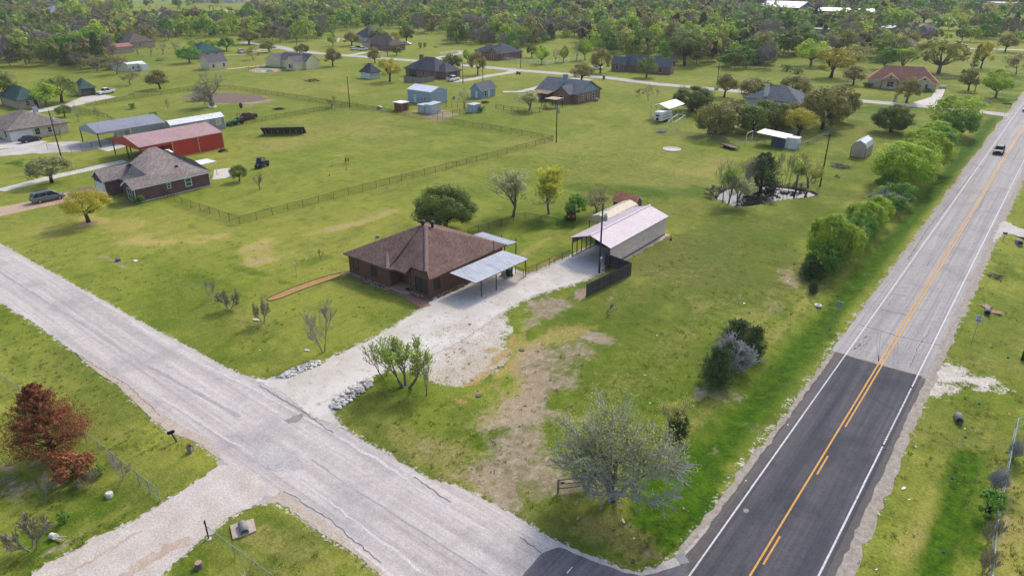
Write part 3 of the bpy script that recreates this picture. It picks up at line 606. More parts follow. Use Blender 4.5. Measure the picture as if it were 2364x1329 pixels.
# ================================================================== BUILDINGS
m_glass = M('window_glass', (.02, .028, .034, 1), (.035, .045, .05, 1), .6, .08, spec=.6)
m_glassg = M('greenish_glass', (.05, .11, .10, 1), (.035, .07, .07, 1), .6, .1, spec=.6)
m_wtrim = M('white_trim', S(235,232,228,1.1), S(214,210,204,1.1), 2, .6)
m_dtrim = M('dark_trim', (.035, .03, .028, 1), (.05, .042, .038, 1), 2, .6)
m_tan = M('tan_trim', (.55, .36, .2, 1), (.48, .3, .17, 1), 2, .6)
m_galv = M('galvanised_roof', S(208,212,220), S(180,186,196), .6, .45, .35, fine=3, st=(.4, 3, 1))
m_post = M('dark_post', (.05, .035, .03, 1), (.08, .06, .05, 1), 3, .7)
m_gpost = M('steel_post', (.3, .3, .3, 1), (.22, .22, .22, 1), 3, .5, .4)
class House:
    """building in its own frame: x from the left to the near corner, y away from the camera, origin at the left front corner"""
    def __init__(s, name, label, cat, near, left=None, right=None, W=None, D=None, ang=0., group=None):
        n = Vector(P(*near)[:2])
        a = math.radians(ang); u = Vector((math.cos(a), math.sin(a))); v = Vector((-u.y, u.x))
        if W is None: W = (n - Vector(P(*left)[:2])).dot(u)
        if D is None: D = (Vector(P(*right)[:2]) - n).dot(v)
        s.W, s.D = W, D; o = n - u * W; s.o = (o.x, o.y); s.u, s.vv = u, v
        s.t = thing(name, (o.x, o.y, gz(n.x, n.y)), label, cat, group, a)
    def loc(s, px, py, z=0):
        """local coordinates of a surveyed point"""
        q = Vector(P(px, py, z)[:2]) - Vector(s.o); return q.dot(s.u), q.dot(s.vv)
    def block(s, x0, x1, y0, y1, h, roof, rise, ov, mw, mr, z0=0., ribs=0, cap=None, edge=None, t=.16, wall=True, open_=()):
        """walls and roof of one wing; open_ lists open sides among f r b l"""
        xm, ym = (x0 + x1) / 2, (y0 + y1) / 2; bw = B(); q = [(x0, y0), (x1, y0), (x1, y1), (x0, y1)]; side = dict(f=0, r=1, b=2, l=3)
        if wall:
            for i in range(4):
                k = 'frbl'[i]
                if k in open_: continue
                a, c = q[i], q[(i + 1) % 4]; pts = [(a[0], a[1], z0), (c[0], c[1], z0), (c[0], c[1], h), (a[0], a[1], h)]
                if roof == 'gx' and k in 'rl': pts.insert(3, (a[0], ym, h + rise))
                if roof == 'gy' and k in 'fb': pts.insert(3, (xm, a[1], h + rise))
                if roof == 'shy' and k in 'rl': pts = [(a[0], a[1], z0), (c[0], c[1], z0), (c[0], c[1], h + (rise if k == 'r' else 0)), (a[0], a[1], h + (0 if k == 'r' else rise))]
                if roof == 'shy' and k == 'b': pts = [(a[0], a[1], z0), (c[0], c[1], z0), (c[0], c[1], h + rise), (a[0], a[1], h + rise)]
                if roof == 'gam' and k in 'fb':
                    w_ = (x1 - x0); pts[3:3] = [] ; xs = [(x1, h), (x1 - .14 * w_, h + rise * .62), (xm, h + rise), (x0 + .14 * w_, h + rise * .62), (x0, h)]
                    if k == 'b': xs = xs[::-1]
                    pts = pts[:2] + [(xx, a[1], zz) for xx, zz in xs]
                bw.poly(pts)
                n_ = Vector((a[1] - c[1], c[0] - a[0], 0)).normalized() * .12
                bw.poly([(p_[0] + n_.x, p_[1] + n_.y, p_[2] - .02) for p_ in pts][::-1])
            bw.build('wall', mw, s.t)
        r = B(); P_ = []
        if roof == 'gx':
            k = rise / (ym - y0); ze = h - ov * k; zr = h + rise
            P_ = [[(x0 - ov, y0 - ov, ze), (x1 + ov, y0 - ov, ze), (x1 + ov, ym, zr), (x0 - ov, ym, zr)], [(x1 + ov, y1 + ov, ze), (x0 - ov, y1 + ov, ze), (x0 - ov, ym, zr), (x1 + ov, ym, zr)]]
        elif roof == 'gy':
            k = rise / (xm - x0); ze = h - ov * k; zr = h + rise
            P_ = [[(x1 + ov, y0 - ov, ze), (x1 + ov, y1 + ov, ze), (xm, y1 + ov, zr), (xm, y0 - ov, zr)], [(x0 - ov, y1 + ov, ze), (x0 - ov, y0 - ov, ze), (xm, y0 - ov, zr), (xm, y1 + ov, zr)]]
        elif roof == 'hip':
            hw = min(x1 - x0, y1 - y0) / 2 + ov; k = rise / (hw - ov); ze = h - ov * k; zr = ze + hw * k; X0, X1, Y0, Y1 = x0 - ov, x1 + ov, y0 - ov, y1 + ov
            if x1 - x0 >= y1 - y0: a, c = (X0 + hw, ym, zr), (X1 - hw, ym, zr)
            else: a, c = (xm, Y0 + hw, zr), (xm, Y1 - hw, zr)
            e = [(X0, Y0, ze), (X1, Y0, ze), (X1, Y1, ze), (X0, Y1, ze)]
            if x1 - x0 >= y1 - y0: P_ = [[e[0], e[1], c, a], [e[2], e[3], a, c], [e[1], e[2], c], [e[3], e[0], a]]
            else: P_ = [[e[1], e[2], c, a], [e[3], e[0], a, c], [e[0], e[1], a], [e[2], e[3], c]]
        elif roof == 'flat': P_ = [[(x0 - ov, y0 - ov, h), (x1 + ov, y0 - ov, h), (x1 + ov, y1 + ov, h), (x0 - ov, y1 + ov, h)]]
        elif roof == 'shy': P_ = [[(x0 - ov, y0 - ov, h), (x1 + ov, y0 - ov, h), (x1 + ov, y1 + ov, h + rise), (x0 - ov, y1 + ov, h + rise)]]
        elif roof == 'shx': P_ = [[(x0 - ov, y0 - ov, h + rise), (x1 + ov, y0 - ov, h), (x1 + ov, y1 + ov, h), (x0 - ov, y1 + ov, h + rise)]]
        elif roof == 'gam':
            w_ = x1 - x0; za = h + rise * .62; zr = h + rise; xa, xb = x0 + .14 * w_, x1 - .14 * w_; Y0, Y1 = y0 - ov, y1 + ov; o2 = .08
            P_ = [[(x1 + o2, Y0, h - .05), (x1 + o2, Y1, h - .05), (xb, Y1, za), (xb, Y0, za)], [(xb, Y0, za), (xb, Y1, za), (xm, Y1, zr), (xm, Y0, zr)],
                  [(xm, Y0, zr), (xm, Y1, zr), (xa, Y1, za), (xa, Y0, za)], [(xa, Y0, za), (xa, Y1, za), (x0 - o2, Y1, h - .05), (x0 - o2, Y0, h - .05)]]
        r.slab(P_, t, 0, 1 if edge else None)
        if ribs:
            for pl in P_:
                if len(pl) == 4: r.ribs(pl, ribs, t)
        ro = r.build('roof', [mr, edge] if edge else mr, s.t)
        if cap:
            cb = B()
            seen = set()
            for pl in P_:
                for i in range(len(pl)):
                    a, c = pl[i], pl[(i + 1) % len(pl)]; kk = frozenset((a, c)); n_ = sum(1 for pp in P_ if a in pp and c in pp)
                    if n_ > 1 and kk not in seen:
                        seen.add(kk); cb.tube([(a[0], a[1], a[2] + t), (c[0], c[1], c[2] + t)], .13, 5)
            cb.build('ridge_cap', cap, s.t)
        return P_
    def _q(s, face, u, d, z, x1, y0, x0=0., y1=0.):
        return {'f': (u, y0 - d, z), 'r': (x1 + d, u, z), 'l': (x0 - d, u, z), 'b': (u, y1 + d, z)}[face]
    def window(s, face, u, z, w_, h, at=None, frame=None, pane=None, bars=1, hbar=1, bd=.09):
        """at = wall plane (y of the front wall or x of the right wall)"""
        at = (0. if face == 'f' else s.W) if at is None else at; fb, pb = B(), B(); q = lambda uu, d, zz: s._q(face, uu, d, zz, at, at)
        def bar(u0, u1, z0, z1, d0, d1, bb):
            c = [q(a, d, zz) for a in (u0, u1) for d in (d0, d1) for zz in (z0, z1)]
            xs = sorted(p_[0] for p_ in c); ys = sorted(p_[1] for p_ in c); bb.box(xs[0], xs[-1], ys[0], ys[-1], z0, z1)
        a, c = u - w_ / 2, u + w_ / 2
        bar(a - bd, a, z - bd, z + h + bd, -.02, .07, fb); bar(c, c + bd, z - bd, z + h + bd, -.02, .07, fb); bar(a, c, z + h, z + h + bd, -.02, .07, fb); bar(a, c, z - bd, z, -.02, .09, fb)
        for i in range(1, bars): bar(a + w_ * i / bars - bd / 3, a + w_ * i / bars + bd / 3, z, z + h, .0, .06, fb)
        if hbar: bar(a, c, z + h / 2 - bd / 3, z + h / 2 + bd / 3, .03, .055, fb)
        bar(a, c, z, z + h, -.01, .025, pb)
        f = fb.build('window', frame or m_wtrim, s.t); pb.build('pane', pane or m_glass, f); return f
    def door(s, face, u, w_, h, mat, at=None, z=.03, handle=True, panels=0, name='door'):
        at = (0. if face == 'f' else s.W) if at is None else at; bb = B(); q = lambda uu, d, zz: s._q(face, uu, d, zz, at, at)
        def bar(u0, u1, z0, z1, d0, d1, b_):
            c = [q(a, d, 0) for a in (u0, u1) for d in (d0, d1)]; xs = sorted(p_[0] for p_ in c); ys = sorted(p_[1] for p_ in c); b_.box(xs[0], xs[-1], ys[0], ys[-1], z0, z1)
        bar(u - w_ / 2, u + w_ / 2, z, z + h, -.02, .05, bb)
        for i in range(panels): bar(u - w_ / 2 + .05, u + w_ / 2 - .05, z + h * i / panels + .03, z + h * (i + 1) / panels - .03, .04, .075, bb)
        o = bb.build(name, mat, s.t)
        if handle:
            hb = B(); bar(u + w_ * .38, u + w_ * .38 + .05, z + h * .46, z + h * .46 + .12, .05, .1, hb); hb.build('handle', m_gpost, o)
        return o
    def part(s, name, bb, mat, parent=None, smooth=False): return bb.build(name, mat, parent or s.t, smooth)
    def box(s, name, x0, x1, y0, y1, z0, z1, mat, parent=None): return B().box(x0, x1, y0, y1, z0, z1).build(name, mat, parent or s.t)
    def posts(s, pts, h, r, mat, name='post'):
        for x, y in pts: B().box(x - r, x + r, y - r, y + r, -.1, h).build(name, mat, s.t)
    def siding(s, face, u0, u1, z0, z1, at, mat, step=.25, name='siding', vertical=True):
        """raised ribs of metal cladding or lapped boards, one sheet"""
        bb = B(); n = max(1, int(((u1 - u0) if vertical else (z1 - z0)) / step)); q = lambda uu, d, zz: s._q(face, uu, d, zz, at, at)
        for i in range(n):
            if vertical:
                u = u0 + (i + .5) * (u1 - u0) / n; c = [q(u - .03, 0, z0), q(u + .03, .03, z0)]; zz = (z0, z1)
            else:
                z = z0 + i * (z1 - z0) / n; zt = z + (z1 - z0) / n
                a, b_, c_, d_ = q(u0, .035, z), q(u1, .035, z), q(u1, .002, zt), q(u0, .002, zt)
                bb.poly([a, b_, c_, d_]); bb.poly([q(u0, 0, z), q(u1, 0, z), b_, a]); continue
            xs = sorted((c[0][0], c[1][0])); ys = sorted((c[0][1], c[1][1])); bb.box(xs[0], xs[1], ys[0], ys[1], *zz)
        return bb.build(name, mat, s.t)
def shinglecap(c): return M('ridge_cap_' + str(c[0])[:5], c, None, 3, .9, fine=8)
# ------------------------------------------------------------------ the brown house in the middle
sh_brown = shingle('brown_shingles', S(136,110,101), S(114,90,83))
m_cedar = M('brown_board_wall', (.17, .085, .05, 1), (.125, .062, .038, 1), 1.2, .8, st=(1, 1, 7), fine=5, bmp=.2)
o0 = (-69.9, 53.0)
mh = House('brown_house', 'dark brown hip-roofed house beside the white gravel yard with a carport', 'house', (998, 676), W=14.0, D=12.7)
T = mh.t; LX = lambda p_: (p_[0] - mh.o[0], p_[1] - mh.o[1], p_[2])
E = 2.62
ev = dict(fl=(792, 587), fm=(894.8, 624.5), p1=(933, 634), rf=(998, 645.5), rb=(1157, 578))
v_fl, v_fm, v_p1, v_rf, v_rb = [LX(P(*ev[k], E)) for k in ('fl', 'fm', 'p1', 'rf', 'rb')]
yb = max(v_rb[1], 13.2); xl = v_fl[0]; xr = v_rf[0]
v_fl = (xl, v_fl[1], E); v_fm = (v_fm[0], v_fl[1], E); v_p1 = (v_p1[0], v_fl[1] + .55, E); v_rf = (xr, v_fl[1] + 1.0, E); v_rb = (xr, yb, E); v_bl = (xl, yb, E)
pk = LX(P(984, 525, 6.05)); pl_ = LX(P(971, 522, 6.05)); pl_ = (pk[0] - .85, pk[1], 6.05)
c1 = LX(P(947, 619, 3.15)); c2 = LX(P(985, 631.5, 3.15)); c1 = (c1[0], c2[1], 3.15)
lw = LX(P(899, 549, 4.45))
i1 = (v_fm[0] + .75, v_fm[1] + .55, E)
roofp = [[v_fl, v_fm, lw, pl_], [v_fm, i1, lw], [i1, v_p1, c1, pk, pl_, lw], [c1, c2, pk], [c2, v_rf, v_rb, pk], [v_rb, v_bl, pl_, pk], [v_bl, v_fl, pl_]]
rb = B().slab(roofp, .16); mroof = rb.build('roof', sh_brown, T)
mcap = M('pinkish_ridge_shingles', S(156,130,122), S(136,112,108), 2, .9, fine=7)
for a, c in ((v_fm, lw), (c2, pk)):
    cbm = B(); a, c = Vector(a) + Vector((0, 0, .26)), Vector(c) + Vector((0, 0, .26)); e = Vector((.16, .16, 0))
    cbm.add([a - e, a + Vector((0, 0, .05)), a + e, c - e, c + Vector((0, 0, .05)), c + e], [(0, 1, 4, 3), (1, 2, 5, 4)]); cbm.build('ridge_cap', mcap, T)
vb = B()
for px, py in ((966, 519), (988, 521)):
    x, y, _ = LX(P(px, py, 6.3)); o = B().lathe([(.18, -.5), (.18, .1), (.36, .12), (.4, .3), (.2, .5), (0, .52)], 12, (x, y + .8, 6.25)).build('roof_vent', m_dtrim, T, True)
for px, py in ((922, 566), (932, 563)):
    x, y, _ = LX(P(px, py, 4.3)); B().cyl(x, y, 3.9, 4.75, .07, 8).build('vent_pipe', m_gpost, T)
x, y, _ = LX(P(1140, 575, 3.0)); B().cyl(x, y, 2.7, 4.2, .05, 8).build('vent_pipe', m_dtrim, T)
wx0, wy0 = LX(P(809, 624))[0], LX(P(812, 624))[1]; ry = LX(P(997, 678))[1]; wxm = LX(P(898, 655))[0]; wxr = LX(P(943, 667))[0]
W1 = 14.0
fy = v_fl[1] + .5; ry = v_rf[1] + .35; wx0 = xl + .5; W1 = xr - .4; wxm = v_fm[0] - .25; wxp = wxm + 1.4; wxr = v_p1[0] + .35; back = yb - .5
def wallrun(pts, h, name='wall'):
    bb = B()
    for a, c in zip(pts[:-1], pts[1:]):
        bb.poly([(a[0], a[1], 0), (c[0], c[1], 0), (c[0], c[1], h), (a[0], a[1], h)])
        n = int(h / .2); d = (Vector((c[1] - a[1], a[0] - c[0]))).normalized() * .03
        for i in range(n):
            z = i * h / n + .02; zt = z + h / n
            bb.poly([(a[0] + d.x, a[1] + d.y, z), (c[0] + d.x, c[1] + d.y, z), (c[0] + d.x * .2, c[1] + d.y * .2, zt), (a[0] + d.x * .2, a[1] + d.y * .2, zt)])
            bb.poly([(a[0], a[1], z), (c[0], c[1], z), (c[0] + d.x, c[1] + d.y, z), (a[0] + d.x, a[1] + d.y, z)])
    return bb.build(name, m_cedar, T)
wallrun([(wx0, fy), (wxm, fy), (wxm, fy + 2.0), (wxr, fy + 2.0), (wxr, ry), (W1, ry), (W1, back), (wx0, back), (wx0, fy)], 2.72)
tr = B().poly([(wxr, ry, 2.7), (W1, ry, 2.7), (W1 - .5, ry, 3.2), (wxr + .55, ry, 3.2)]); tr.build('gable_board', m_cedar, T)
for u in (wx0 + .06, W1 - .04): B().box(u - .08, u + .08, (fy if u < 5 else ry) - .05, (fy if u < 5 else ry) + .08, 0, 2.6).build('corner_board', m_cedar, T)
sl = (wxm + wxr) / 2
B().box(wxm, wxr + .1, fy - .3, fy + 2, .02, .14).build('porch_floor', m_bdrive, T)
B().box(wxr - .12, wxr + .02, v_p1[1] + .35, v_p1[1] + .49, 0, 2.6).build('porch_post', m_cedar, T)
mh.W = W1
for u in (LX(P(830, 607, 1.5))[0], LX(P(873, 622, 1.5))[0]): mh.window('f', u, .85, .95, 1.35, fy, m_dtrim)
mh.window('f', (wxr + W1) / 2 + .05, .55, 1.9, 1.75, ry, m_dtrim, bars=2)
mh.window('r', ry + 1.25, .9, .95, 1.3, W1, m_dtrim)
dm = M('dark_plum_door', (.045, .02, .03, 1), None, 2, .5)
mh.door('f', wxr - .62, .9, 2.05, dm, fy + 2.0, z=.16); B().box(wxr - 1.2, wxr - 1.1, fy + 1.9, fy + 1.98, .16, 2.35).build('door_jamb', m_wtrim, T)
tag(B().box(mh.o[0] + wxr - 1.25, mh.o[0] + wxr - .2, mh.o[1] + fy + .5, mh.o[1] + fy + 1.2, .145, .165).build('doormat', M('maroon_mat', (.16, .02, .04, 1))), 'maroon doormat on the porch of the brown house', 'doormat')
# carport and patio cover of the brown house
def cover(name, label, corners, z, z2, posts, mat, edge, parentlabel=None):
    """metal roof on posts; corners in order near-left, near, far-right, far-left"""
    c = [P(x, y, zz) for (x, y), zz in zip(corners, (z2, z, z, z2))]; o = c[0]
    t = thing(name, (o[0], o[1], 0), label, 'carport' if 'carport' in name else 'patio cover'); q = [(a[0] - o[0], a[1] - o[1], zz) for a, zz in zip(c, (z2, z, z, z2))]
    b_ = B().slab([q], .1, 0, 1); a_, d_ = Vector(q[0]), Vector(q[3]); b2, c2_ = Vector(q[1]), Vector(q[2])
    b_.ribs([q[0], q[3], q[2], q[1]], .3, .1, .035, .04); b_.build('roof', [mat, edge], t)
    for px, py in posts:
        g = P(px, py); B().box(g[0] - o[0] - .05, g[0] - o[0] + .05, g[1] - o[1] - .05, g[1] - o[1] + .05, -.1, (z + z2) / 2 - .02).build('post', m_post, t)
    return t
m_edge_br = M('brown_fascia', (.12, .06, .06, 1), (.09, .045, .05, 1), 2, .6)
cover('carport', 'low grey metal carport roof attached to the right of the brown house', [(1037.8, 631.3), (1099, 654.7), (1220.7, 599.2), (1160.4, 579.4)], 2.4, 2.62, [(1111.4, 685.8), (1145.8, 670.9), (1182, 640), (1213, 638.5)], m_galv, m_edge_br)
cover('patio_cover', 'pale metal patio cover behind the brown house', [(1069, 550.2), (1150.7, 574), (1193.5, 560.3), (1113.7, 537)], 2.4, 2.6, [(1191, 588), (1165, 596), (1158, 580)], m_galv, m_edge_br)
# ------------------------------------------------------------------ pinkish metal garage with open front bay
m_pinkroof = M('pinkish_metal_roof', S(222,204,212), S(208,190,198), .4, .55, 0, fine=6)
m_beige = M('beige_horizontal_siding', S(222,203,192, 1.0), S(206,188,178, 1.0), .8, .6, st=(.3, .3, 3), fine=4)
mg = House('metal_garage', 'long beige metal garage with pale pink gable roof and open front bay', 'garage', (1406, 607), W=6.2, D=16.0); mg_z = 2.85
g0 = P(1316, 549, 2.85); g1 = P(1548, 501, 2.85)
mg.t.location = (g0[0] + .25, g0[1] + .3, 0); mg.o = (g0[0] + .25, g0[1] + .3)
mg.D = g1[1] - g0[1] - .5; mg.W = W = 6.0
mg.block(0, W, 0, mg.D, 2.9, 'gy', .95, .3, m_beige, m_pinkroof, ribs=.45, open_='fl', cap=None, t=.08, edge=m_edge_br)
mg.part('ridge_cap', B().tube([(W / 2, -.3, 3.95), (W / 2, mg.D + .3, 3.95)], .14, 6), m_wtrim)
mg.siding('r', 0.02, mg.D - .02, .05, 2.85, W, m_beige, .24, 'siding', False)
for y in (0, 1.2, 2.4, 3.6, 4.8): mg.box('post', -.05, .05, y - .05, y + .05, -.1, 2.85, m_post)
mg.box('sill_rail', -.06, .06, 0, 6, .02, .14, m_gpost)
mg.box('post', W - .05, W + .04, -.06, .06, -.1, 2.85, m_post)
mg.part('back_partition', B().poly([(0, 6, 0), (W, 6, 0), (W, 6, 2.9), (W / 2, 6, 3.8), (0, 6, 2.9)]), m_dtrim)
mg.part('left_wall', B().poly([(0, mg.D, 0), (0, 6, 0), (0, 6, 2.9), (0, mg.D, 2.9)]), m_beige)
mg.part('left_panel', B().poly([(-.02, 0, 2.0), (-.02, 6, 2.0), (-.02, 6, 2.85), (-.02, 0, 2.85)]), M('pale_panel', S(150,152,160), None, 1, .5))
for sx in (0, W): mg.part('knee_brace', B().tube([(sx, 0, 2.0), (sx + (.5 if sx == 0 else -.5), 0, 2.75)], .04, 5), m_gpost)
mg.box('footing', W - .05, W + .12, 0, mg.D, -.02, .12, m_dtrim)
sheet('bare_strip', [(mg.o[0] + W + .05, mg.o[1] + 2), (mg.o[0] + W + .75, mg.o[1] + 2), (mg.o[0] + W + .8, mg.o[1] + mg.D + .4), (mg.o[0] + W + .05, mg.o[1] + mg.D + .4)], Z1, m_bank, .4, .1)
m_cream = M('cream_metal', S(226,212,184), S(208,194,166), .5, .55, fine=4)
cs = House('cream_shelter', 'cream barrel-shaped metal shelter behind the pink-roofed garage', 'shed', (1400, 520), W=3.6, D=9.5)
c0 = P(1360, 507, 2.3); cs.t.location = (c0[0], c0[1], 0); cs.o = c0[:2]
cs.block(0, 3.6, 0, 9.0, 2.2, 'gam', 1.15, .2, m_cream, m_cream, ribs=.4, open_='fl')
cs.part('gable_panel', B().poly([(0, .02, 2.2), (3.6, .02, 2.2), (3.1, .02, 2.9), (1.8, .02, 3.3), (.5, .02, 2.9)]), m_cream)
cs.posts([(0.05, .05), (.05, 2.5), (.05, 5), (1.2, 2.4)], 2.2, .05, m_post)
cs.part('inner_wall', B().box(.9, 3.5, 2.6, 2.7, 0, 2.2), m_cedar)
m_rsh = shingle('rusty_shingles', S(220,150,114), S(196,130,98))
m_t11 = M('brown_plank_siding', (.19, .12, .07, 1), (.15, .095, .055, 1), 1, .8, st=(5, 5, .6), fine=4)
bs = House('garden_shed', 'brown plank shed with rust-coloured gable roof and white trim', 'shed', (1464, 497), W=3.9, D=2.5)
c0 = P(1464, 473, 2.3); bs.t.location = (c0[0] - 4.0, c0[1] + .25, 0); bs.o = (c0[0] - 4.0, c0[1] + .25)
bs.block(0, 3.9, 0, 2.5, 2.25, 'gx', 1.0, .2, m_t11, m_rsh, edge=m_wtrim)
for y in (0, 2.5): bs.box('corner_board', 3.86, 3.96, y - .05, y + .05, 0, 2.2, m_wtrim)
bs.part('crate', B(), m_wtrim) if False else None
# ------------------------------------------------------------------ dark brick house with grey roof, left
sh_grey = shingle('grey_shingles', S(158,146,140), S(138,126,122))
m_dbrick = brickm('dark_red_brick', (.12, .052, .048, 1), (.16, .075, .066, 1), (.2, .15, .14, 1))
gh = House('brick_house', 'dark red brick house with grey shingle roof and white garage door', 'house', (310, 465), W=13.2, D=14.4, ang=0); T = gh.t
L2 = lambda px, py, z: (lambda p_: (p_[0] - gh.o[0], p_[1] - gh.o[1], z))(P(px, py, z))
h = 2.55
Wg = gh.W; D_ = gh.D
# right wing: ridge along y with front gable; main hip; garage wing
pA = L2(300, 436.5, h); pB = L2(494, 399.5, h)                 # right eave front/back
ex = (pA[0] + pB[0]) / 2
y0g, y1g = pA[1], pB[1]
xg = ex - 4.4
rz = 4.3
pkm = L2(342, 344, 6.1)
B1 = [[(ex, y0g, h), (ex, y1g, h), (ex - 3.6, y1g - 1.2, rz + .1), (pkm[0], pkm[1] + 1.5, 6.1), (pkm[0], pkm[1], 6.1), (ex - 2.2, y0g + 3.8, 3.75), (ex - 2.2, y0g, 3.75)],
      [(ex - 2.2, y0g, 3.75), (ex - 2.2, y0g + 3.8, 3.75), (ex - 4.4, y0g + 2.0, h), (ex - 4.4, y0g, h)],
      [(ex - 4.4, y0g + 2.0, h), (ex - 2.2, y0g + 3.8, 3.75), (pkm[0], pkm[1], 6.1), (ex - 8.4, y0g + 4.3, 4.6), (ex - 7.2, y0g + 2.0, h)],
      [(pkm[0], pkm[1], 6.1), (pkm[0], pkm[1] + 1.5, 6.1), (ex - 13, y1g - .5, h), (ex - 13, y0g + 4.0, h + .5), (ex - 9.4, y0g + 4.3, 4.6), (ex - 8.4, y0g + 4.3, 4.6)],
      [(pkm[0], pkm[1] + 1.5, 6.1), (ex - 3.6, y1g - 1.2, rz + .1), (ex, y1g, h), (ex - 13, y1g, h)]]
B().slab(B1, .16).build('roof', sh_grey, T)
q1 = L2(200, 398, h); q2 = L2(246, 409, h); q3 = L2(205, 380, 4.1)
gx0, gx1 = ex - 13.4, ex - 8.2; gxm = (gx0 + gx1) / 2
gyf = L2(243, 416, h)[1]
gyf = y0g - 1.2
B2 = [[(gx1, gyf, h), (gx1, gyf + 7, h), (gxm, gyf + 7, 4.3), (gxm, gyf, 4.3)], [(gxm, gyf, 4.3), (gxm, gyf + 7, 4.3), (gx0, gyf + 7, h), (gx0, gyf, h)]]
B().slab(B2, .16).build('roof', sh_grey, T)
B3 = [[(ex - 8.2, y0g + 1.6, h), (ex - 4.8, y0g + 1.6, h), (ex - 6.5, y0g + 4.8, 4.25)], [(ex - 4.8, y0g + 1.6, h), (ex - 4.8, y0g + 6, h), (ex - 6.5, y0g + 4.8, 4.25)], [(ex - 8.2, y0g + 6, h), (ex - 8.2, y0g + 1.6, h), (ex - 6.5, y0g + 4.8, 4.25)]]
B().slab(B3, .16).build('roof', sh_grey, T)
def bwall(pts, hh=2.6):
    bb = B()
    for a, c in zip(pts[:-1], pts[1:]): bb.poly([(a[0], a[1], 0), (c[0], c[1], 0), (c[0], c[1], hh), (a[0], a[1], hh)])
    return bb.build('wall', m_dbrick, T)
wx = ex - .45; wy = y0g + .35
bwall([(gx0 + .4, gyf + .35), (gx1 - .4, gyf + .35), (gx1 - .4, gyf + 3.0), (ex - 4.0, gyf + 3.0), (ex - 4.0, wy), (wx, wy), (wx, y1g - .4), (gx0 + .4, y1g - .4), (gx0 + .4, gyf + .35)])
B().poly([(gx0 + .4, gyf + .35, 2.6), (gx1 - .4, gyf + .35, 2.6), (gxm, gyf + .35, 4.15)]).build('gable_wall', m_dbrick, T)
B().poly([(ex - 4.0, wy, 2.6), (wx, wy, 2.6), (ex - 2.2, wy, 3.68)]).build('gable_wall', m_dbrick, T)
for (xa, za), (xb, zb), yy_ in (((gx0, h), (gxm, 4.3), gyf), ((gx1, h), (gxm, 4.3), gyf), ((ex - 4.4, h), (ex - 2.2, 3.75), y0g), ((ex, h), (ex - 2.2, 3.75), y0g)):
    B().extr([(xa, yy_ - .05, za - .2), (xb, yy_ - .05, zb - .2), (xb, yy_ - .05, zb + .12), (xa, yy_ - .05, za + .12)], (0, .05, 0)).build('fascia_board', m_wtrim, T)
B().box(ex - .02, ex + .06, y0g, y1g, h - .06, h + .1).build('gutter', m_wtrim, T)
for y in (wy - .02, y1g - .42): B().box(wx + .01, wx + .1, y, y + .1, .1, 2.5).build('downpipe', m_wtrim, T)
gh.W = wx
gh.door('f', gxm, 3.9, 2.15, M('white_panel_door', S(236,232,232, 1.0), None, 2, .5), gyf + .35, panels=4, handle=False, name='garage_door')
gh.door('f', gx1 + 1.2, .95, 2.1, m_wtrim, gyf + 3.0)
gh.window('f', ex - 2.15, .4, 1.5, 1.9, wy, m_wtrim, m_glassg, bars=2)
gh.window('r', L2(0, 0, 1)[1] * 0 + L2(377, 427, 1.5)[1], 1.35, .55, .85, wx, m_wtrim, m_glassg)
gh.window('r', L2(424, 419, 1.4)[1], .95, 1.0, 1.3, wx, m_wtrim, m_glassg, bd=.13)
B().box(ex - 4.2, ex - 3.8, y0g + .5, y0g + .9, 0, 2.5).build('porch_column', m_dbrick, T)
x, y, _ = L2(407, 382, 4.2); B().box(x - .25, x + .25, y - .2, y + .2, 3.6, 4.2).build('roof_vent', m_dtrim, T)
B().box(wx - .02, wx + .12, wy, y1g - .4, -.02, .16).build('slab_edge', m_conc, T)
pc = House('patio_cover', 'small white patio roof behind the dark brick house', 'patio cover', (470, 411), W=3.2, D=3.0)
pc.block(0, 3.2, 0, 3.0, 2.5, 'flat', 0, .1, m_wtrim, M('white_metal', S(238,238,240, 1.05), None, .5, .4), wall=False, t=.18); pc.posts([(3.15, .1), (3.15, 2.9)], 2.5, .06, m_wtrim)
ac = thing('air_conditioner', G(397, 443), 'grey round-cornered air conditioner beside the dark brick house wall', 'air conditioner')
m_acg = M('air_conditioner_grey', (.22, .24, .24, 1), (.3, .32, .32, 1), 4, .5, .3)
B().lathe([(.42, 0), (.45, .05), (.45, .82), (.4, .9)], 20).build('cabinet', m_acg, ac); B().lathe([(.4, .9), (.36, .94), (.1, .95), (0, .95)], 20).build('fan_grille', m_dtrim, ac)
for k in range(9):
    a = k * 2 * math.pi / 9; B().box(.43, .48, -.02, .02, .08, .8).build('louver', m_dtrim, ac).rotation_euler = (0, 0, a)
# ------------------------------------------------------------------ red barn, grey shop, long white-roofed building
m_red = M('red_metal', (.52, .05, .03, 1), (.45, .044, .028, 1), .4, .5)
m_redroof = M('dull_red_metal_roof', S(200,164,162), S(184,148,148), .4, .5, .1, fine=4)
rbn = House('red_barn', 'red metal barn with tan trim and open porch bay beyond the brick house', 'barn', (519, 349), W=9.0, D=1)
rp = [P(266, 320, 4.3), P(519, 306, 4.1)]
nx_, ny_ = P(519, 349)[:2]; lft = P(322, 336, 3.4)
f_ = P(520, 350); e1 = P(318, 340, 3.45); e2 = P(516, 307, 3.45)
